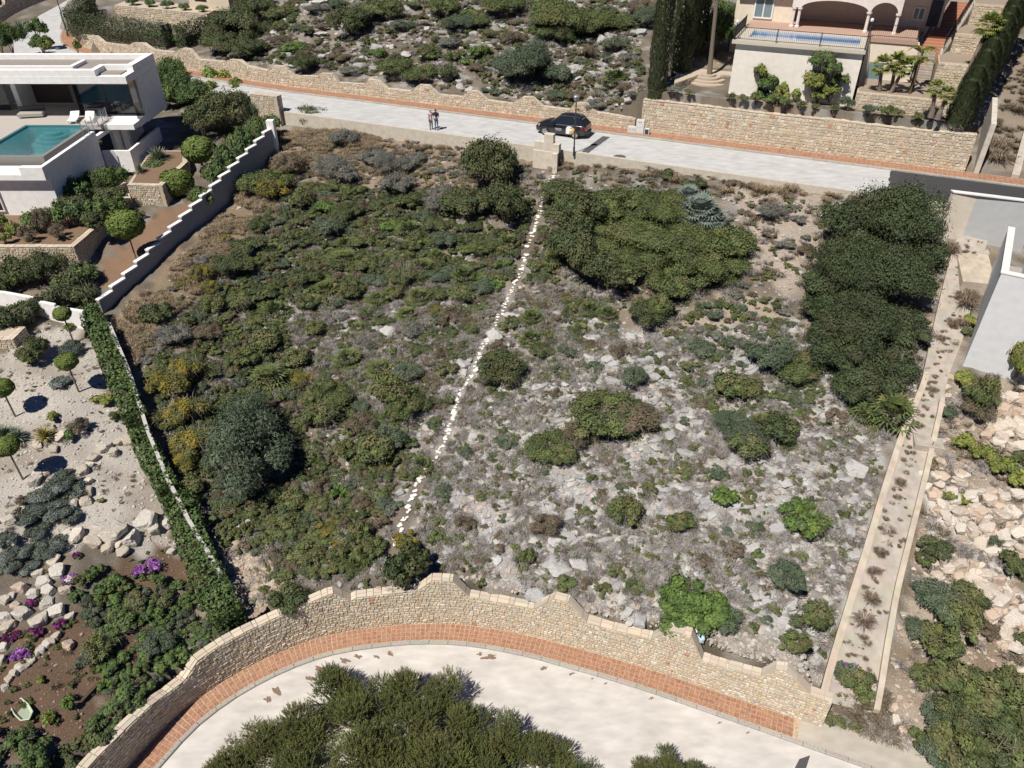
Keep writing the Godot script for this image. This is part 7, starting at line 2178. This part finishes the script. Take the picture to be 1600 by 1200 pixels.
	var wr := [Vector3(0.55, 0.36, z), Vector3(0.55, 0.78, z)]
	for k in 9: wr.append(Vector3(0.86 - cos(PI * k / 8.0) * 0.29, 0.82 + sin(PI * k / 8.0) * 0.2, z))
	wr.append(Vector3(1.1, 0.7, z)); wr.append(Vector3(0.9, 0.56, z)); wr.append(Vector3(0.84, 0.36, z))
	for k in wr.size(): e.tri(c, wr[k], wr[(k + 1) % wr.size()], Color.WHITE)
	part(e, "emblem", plain("decal_white", lin(0.75, 0.75, 0.75), 0.4), o)
	e = MB.new()
	var yl := [[0.87, 0.36, 1.0, 0.36], [0.92, 0.5, 1.06, 0.48], [1.02, 0.6, 1.14, 0.52], [1.13, 0.70, 1.25, 0.62], [1.18, 0.86, 1.29, 0.76], [1.22, 0.92, 1.29, 0.82]]
	for k in yl.size() - 1: e.quad(Vector3(yl[k][0], yl[k][1], z), Vector3(yl[k][2], yl[k][3], z), Vector3(yl[k + 1][2], yl[k + 1][3], z), Vector3(yl[k + 1][0], yl[k + 1][1], z), Color.WHITE)
	part(e, "emblem", plain("decal_yellow", lin(0.75, 0.42, 0.03), 0.4), o)
	e = MB.new()
	for k in 8: e.quad(Vector3(1.0 + 0.07 * cos(TAU * k / 8), 0.86 + 0.06 * sin(TAU * k / 8), z + 0.003), Vector3(1.0 + 0.07 * cos(TAU * (k + 1) / 8), 0.86 + 0.06 * sin(TAU * (k + 1) / 8), z + 0.003), Vector3(1.0, 0.86, z + 0.003), Vector3(1.0, 0.86, z + 0.003), Color.WHITE)
	part(e, "emblem", plain("decal_black", lin(0.02, 0.02, 0.02), 0.4), o)
	e = MB.new()
	for k in 8: e.box(Vector3(-0.42 + k * 0.075, 0.66, z - 0.01), Vector3(-0.42 + k * 0.075 + 0.05, 0.73, z), Color.WHITE)
	for k in 7: e.box(Vector3(-0.36 + k * 0.075, 0.55, z - 0.01), Vector3(-0.36 + k * 0.075 + 0.05, 0.61, z), Color.WHITE)
	part(e, "print", plain("decal_grey", lin(0.5, 0.52, 0.55), 0.4), o)

# one continuous body from tapered bones, meshed as surface nets
func flesh(bones: Array, cell: float) -> ArrayMesh:
	var lo := Vector3.ONE * 99.0
	var hi := -lo
	for b in bones:
		for k in 2:
			lo = lo.min(b[k] - Vector3.ONE * (b[2 + k] + cell * 2)); hi = hi.max(b[k] + Vector3.ONE * (b[2 + k] + cell * 2))
	var n := Vector3i(((hi - lo) / cell).ceil()) + Vector3i.ONE
	var f := PackedFloat32Array()
	f.resize(n.x * n.y * n.z); f.fill(9.0)
	var own := PackedInt32Array(); own.resize(f.size())
	var ownd := PackedFloat32Array(); ownd.resize(f.size()); ownd.fill(9.0)
	for bi in bones.size():
		var b: Array = bones[bi]
		var pa: Vector3 = b[0]
		var ba: Vector3 = b[1] - b[0]
		var l2: float = maxf(ba.length_squared(), 1e-6)
		var mr: float = maxf(b[2], b[3]) + 0.09
		var i0 := Vector3i((pa.min(b[1]) - Vector3.ONE * mr - lo) / cell).max(Vector3i.ZERO)
		var i1 := Vector3i((pa.max(b[1]) + Vector3.ONE * mr - lo) / cell).min(n - Vector3i.ONE)
		for z in range(i0.z, i1.z + 1):
			for y in range(i0.y, i1.y + 1):
				for x in range(i0.x, i1.x + 1):
					var p := lo + Vector3(x, y, z) * cell - pa
					var t := clampf(p.dot(ba) / l2, 0.0, 1.0)
					var d: float = p.distance_to(ba * t) - lerpf(b[2], b[3], t)
					var id := (z * n.y + y) * n.x + x
					var h := clampf(0.5 + 0.5 * (f[id] - d) / 0.035, 0.0, 1.0)
					f[id] = lerpf(f[id], d, h) - 0.035 * h * (1.0 - h)
					if d < ownd[id]: ownd[id] = d; own[id] = bi
	var mb := MB.new()
	var vid := {}
	var st := [1, n.x, n.x * n.y]
	for z in n.z - 1:
		for y in n.y - 1:
			for x in n.x - 1:
				var id := (z * n.y + y) * n.x + x
				var inn := 0
				for k in 8:
					if f[id + (k & 1) + ((k >> 1) & 1) * n.x + (k >> 2) * n.x * n.y] < 0.0: inn += 1
				if inn == 0 or inn == 8: continue
				var s := Vector3.ZERO
				var c := 0
				for e in [[0, 1], [2, 3], [4, 5], [6, 7], [0, 2], [1, 3], [4, 6], [5, 7], [0, 4], [1, 5], [2, 6], [3, 7]]:
					var fa := f[id + (e[0] & 1) + ((e[0] >> 1) & 1) * n.x + (e[0] >> 2) * n.x * n.y]
					var fb := f[id + (e[1] & 1) + ((e[1] >> 1) & 1) * n.x + (e[1] >> 2) * n.x * n.y]
					if (fa < 0.0) != (fb < 0.0):
						var t := fa / (fa - fb)
						s += Vector3(e[0] & 1, (e[0] >> 1) & 1, e[0] >> 2).lerp(Vector3(e[1] & 1, (e[1] >> 1) & 1, e[1] >> 2), t); c += 1
				vid[id] = mb.v.size()
				mb.v.push_back(lo + (Vector3(x, y, z) + s / c) * cell)
				mb.c.push_back(bones[own[id]][4])
				var g := Vector3(f[id + 1] - f[id], f[id + n.x] - f[id], f[id + n.x * n.y] - f[id])
				mb.n.push_back(g.normalized() if g.length() > 1e-6 else Vector3.UP)
	for id in vid:
		for a in 3:
			var j: int = id + st[a]
			var sa: int = st[(a + 1) % 3]
			var sb: int = st[(a + 2) % 3]
			if (f[id] < 0.0) == (f[j] < 0.0): continue
			if not (vid.has(id - sa) and vid.has(id - sb) and vid.has(id - sa - sb)): continue
			var q := [vid[id], vid[id - sa], vid[id - sa - sb], vid[id - sb]]
			if f[id] < 0.0: q.reverse()
			for t in [q[0], q[1], q[2], q[0], q[2], q[3]]: mb.i.push_back(t)
	return mb.mesh()
func person(label: String, at: Vector3, turn: float, high: float, top: Color, legs: Color, skin: Color, hair: Color, shoe: Color, phone: bool, long_top: bool):
	var o := thing("person", label, "person", at, turn)
	var k := high / 1.75
	var B := []
	var sl := top if long_top else skin
	for s in [-1.0, 1.0]:
		var hip := Vector3(0.09 * s, 0.90, 0)
		var knee := Vector3(0.10 * s, 0.49, 0.02)
		var ank := Vector3(0.11 * s, 0.09, -0.01)
		B.append([hip, knee, 0.085, 0.06, legs]); B.append([knee, ank, 0.058, 0.042, legs])
		B.append([ank + Vector3(0, -0.045, -0.03), ank + Vector3(0.015 * s, -0.05, 0.15), 0.042, 0.036, shoe])
		var sh := Vector3(0.185 * s, 1.42, -0.01)
		var el := Vector3(0.25 * s, 1.14, 0.02)
		var wr := Vector3(0.12 * s, 1.10, 0.25) if phone else Vector3(0.27 * s, 0.90, 0.08)
		B.append([Vector3(0.1 * s, 1.43, -0.01), sh, 0.07, 0.065, top])
		B.append([sh, sh.lerp(el, 0.6), 0.062, 0.054, top]); B.append([sh.lerp(el, 0.6), el, 0.048, 0.044, sl]); B.append([el, wr, 0.043, 0.031, sl])
		var fd := (wr - el).normalized()
		B.append([wr, wr + fd * 0.07, 0.032, 0.034, skin])
	B.append([Vector3(0, 0.93, 0), Vector3(0, 1.08, 0), 0.135, 0.125, legs if not long_top else top])
	B.append([Vector3(0, 1.08, 0.0), Vector3(0, 1.34, 0), 0.125, 0.15, top]); B.append([Vector3(-0.07, 1.38, 0), Vector3(0.07, 1.38, 0), 0.11, 0.11, top])
	if long_top: B.append([Vector3(0, 0.88, 0), Vector3(0, 1.0, 0), 0.15, 0.14, top])
	var tip := 0.05 if phone else 0.02
	B.append([Vector3(0, 1.45, 0), Vector3(0, 1.55, tip * 0.5), 0.052, 0.05, skin])
	B.append([Vector3(0, 1.60, tip), Vector3(0, 1.66, tip - 0.01), 0.082, 0.088, skin])
	B.append([Vector3(0, 1.565, tip + 0.045), Vector3(0, 1.60, tip + 0.06), 0.035, 0.04, skin])
	B.append([Vector3(0, 1.62, tip + 0.085), Vector3(0, 1.60, tip + 0.1), 0.012, 0.016, skin])
	for s in [-1.0, 1.0]: B.append([Vector3(0.082 * s, 1.62, tip), Vector3(0.086 * s, 1.65, tip - 0.01), 0.016, 0.018, skin])
	var body := part(flesh(B, 0.02), "body", grain("cloth", 0.85, 0.05, 0.9, 1.0, 3.0), o)
	body.scale = Vector3.ONE * k
	# hair, eyes, mouth, fingers
	var hb := []
	hb.append([Vector3(0, 1.665, tip - 0.02), Vector3(0, 1.69, tip + 0.005), 0.094, 0.082, hair]); hb.append([Vector3(0, 1.60, tip - 0.05), Vector3(0, 1.66, tip - 0.03), 0.075 if long_top else 0.06, 0.08, hair])
	if long_top: hb.append([Vector3(0, 1.50, tip - 0.075), Vector3(0, 1.6, tip - 0.06), 0.06, 0.075, hair])
	part(flesh(hb, 0.02), "hair", grain("cloth", 0.85), o).scale = Vector3.ONE * k
	var face := MB.new()
	for s in [-1.0, 1.0]: face.box(Vector3(0.034 * s - 0.012, 1.633, tip + 0.07), Vector3(0.034 * s + 0.012, 1.645, tip + 0.084), lin(0.03, 0.025, 0.02))
	face.box(Vector3(-0.022, 1.568, tip + 0.085), Vector3(0.022, 1.576, tip + 0.1), lin(0.35, 0.12, 0.1))
	part(face, "face", grain("cloth", 0.85), o).scale = Vector3.ONE * k
	var hands := MB.new()
	for s in [-1.0, 1.0]:
		var el := Vector3(0.25 * s, 1.14, 0.02)
		var wr := Vector3(0.12 * s, 1.10, 0.25) if phone else Vector3(0.27 * s, 0.90, 0.08)
		var fd := (wr - el).normalized()
		var ac := fd.cross(Vector3(1, 0, 0) if not phone else Vector3.UP).normalized()
		var bend: Vector3 = (Vector3(-s, 0, 0) if not phone else Vector3(0, 0.6, -0.3)).normalized()
		for j in 4:
			var b := wr + fd * 0.085 + ac * (j - 1.5) * 0.02
			var l: float = [0.062, 0.075, 0.07, 0.055][j]
			hands.tube([b, b + fd * l * 0.55 + bend * 0.008, b + fd * l * 0.8 + bend * 0.035], [0.0095, 0.009, 0.007], 6, skin)
		hands.tube([wr + fd * 0.03 + ac * 0.03, wr + fd * 0.06 + ac * 0.058, wr + fd * 0.09 + ac * 0.06 + bend * 0.012], [0.0115, 0.01, 0.008], 6, skin)
	part(hands, "fingers", grain("cloth", 0.85), o).scale = Vector3.ONE * k
	return o
func build_street_things():
	build_car()
	street_lamp("dark street lamp on a pole beside the parked car", P(896.5, 239, 0.0) + Vector3(0, 0, 0.1), 4.3)
	street_lamp("tall grey street lamp at the junction behind the modern house", P(107, 57, 0.1), 7.0)
	person("person in a pale pink top and dark trousers standing on the upper street", P(674, 202.2, 0.0), 0.6, 1.66, lin(0.62, 0.47, 0.50), lin(0.03, 0.03, 0.035), lin(0.48, 0.30, 0.22), lin(0.42, 0.33, 0.24), lin(0.03, 0.03, 0.03), false, true)
	var b: Node3D = person("person in a dark navy top and blue jeans looking down at a phone", P(682.5, 203.2, 0.0), -0.3, 1.76, lin(0.018, 0.020, 0.035), lin(0.12, 0.19, 0.36), lin(0.45, 0.28, 0.20), lin(0.02, 0.016, 0.014), lin(0.2, 0.2, 0.2), true, false)
	var ph := MB.new()
	ph.box(Vector3(-0.05, -0.09, -0.006), Vector3(0.05, 0.09, 0.006), Color.WHITE)
	var pm := solo(ph, "phone", plain("phone", lin(0.05, 0.05, 0.055), 0.3), "dark phone held in both hands of the person in jeans", "phone")
	pm.transform = b.transform * Transform3D(Basis(Vector3(1, 0, 0), -0.7), Vector3(0, 1.15, 0.33) * 1.76 / 1.75)
	# meter cabinets in the foot of the tall wall
	var mc := street_thing("meter_cabinet", "white meter cabinets set against the foot of the stone wall", "cabinet", 0, 0, 0)
	var cab := grain("cabinet", 0.7, 0.03, 0.88, 1.0, 1.0)
	var c0 := P(1000, 208, 0.12)
	mc.position = c0 + Vector3(0, 0, 0)
	for q in [[-0.34, 0.34, 0.0, 1.15, "tall_box"], [-1.05, -0.36, 0.0, 0.5, "low_box"], [0.4, 0.82, 0.0, 0.5, "niche_frame"]]:
		var m := MB.new(); m.cbox(Vector3(q[0], q[2] - 0.1, -0.1), Vector3(q[1], q[3], 0.22), 0.02, lin(0.62, 0.63, 0.63))
		var box := part(m, q[4], cab, mc)
		var d := MB.new()
		if q[4] == "tall_box":
			d.box(Vector3(-0.30, 0.56, 0.222), Vector3(0.30, 1.1, 0.235), lin(0.66, 0.67, 0.67)); d.box(Vector3(-0.30, 0.04, 0.222), Vector3(0.30, 0.53, 0.235), lin(0.66, 0.67, 0.67))
			part(d, "door", cab, box)
			d = MB.new()
			for x in [-0.1, 0.06]: d.box(Vector3(x - 0.035, 0.92, 0.236), Vector3(x + 0.035, 1.0, 0.245), Color.WHITE)
			part(d, "window", plain("meter_glass", lin(0.04, 0.04, 0.045), 0.2), box)
		elif q[4] == "low_box":
			for x in [-0.85, -0.57]: d.box(Vector3(x - 0.03, 0.27, 0.222), Vector3(x + 0.03, 0.33, 0.235), Color.WHITE)
			part(d, "window", plain("meter_glass", lin(0.04, 0.04, 0.045), 0.2), box)
		else:
			d.box(Vector3(0.46, 0.04, 0.222), Vector3(0.76, 0.44, 0.23), Color.WHITE)
			part(d, "opening", plain("meter_glass", lin(0.04, 0.04, 0.045), 0.2), box)
	# masonry pillar for the plots' connections
	var up := street_thing("utility_pillar", "stepped beige concrete utility pillar at the plot corner by the street", "pillar", 0, 0, 0)
	up.position = P(857, 240, -0.2)
	var bc := lin(0.70, 0.645, 0.55)
	for q in [[-1.25, 0.75, -1.3, 0.25, -0.25, 0.25, "plinth"], [-1.15, -0.32, 0.252, 0.95, -0.2, 0.2, "low_block"], [-0.318, 0.45, 0.252, 1.62, -0.24, 0.22, "tall_block"], [0.452, 0.98, 0.252, 0.92, -0.2, 0.3, "low_block"], [0.5, 0.95, -1.6, 0.25, 0.252, 0.5, "post"]]:
		var m := MB.new(); m.cbox(Vector3(q[0], q[2], q[4]), Vector3(q[1], q[3], q[5]), 0.025, bc)
		part(m, q[6], grain("render", 0.95), up)

func _ready():
	setup()
	set_zones()
	build_ground()
	build_streets()
	build_walls()
	build_scrub()
	build_litter()
	build_white_house()
	build_left_garden()
	build_right()
	build_pines()
	build_villa()
	build_street_things()
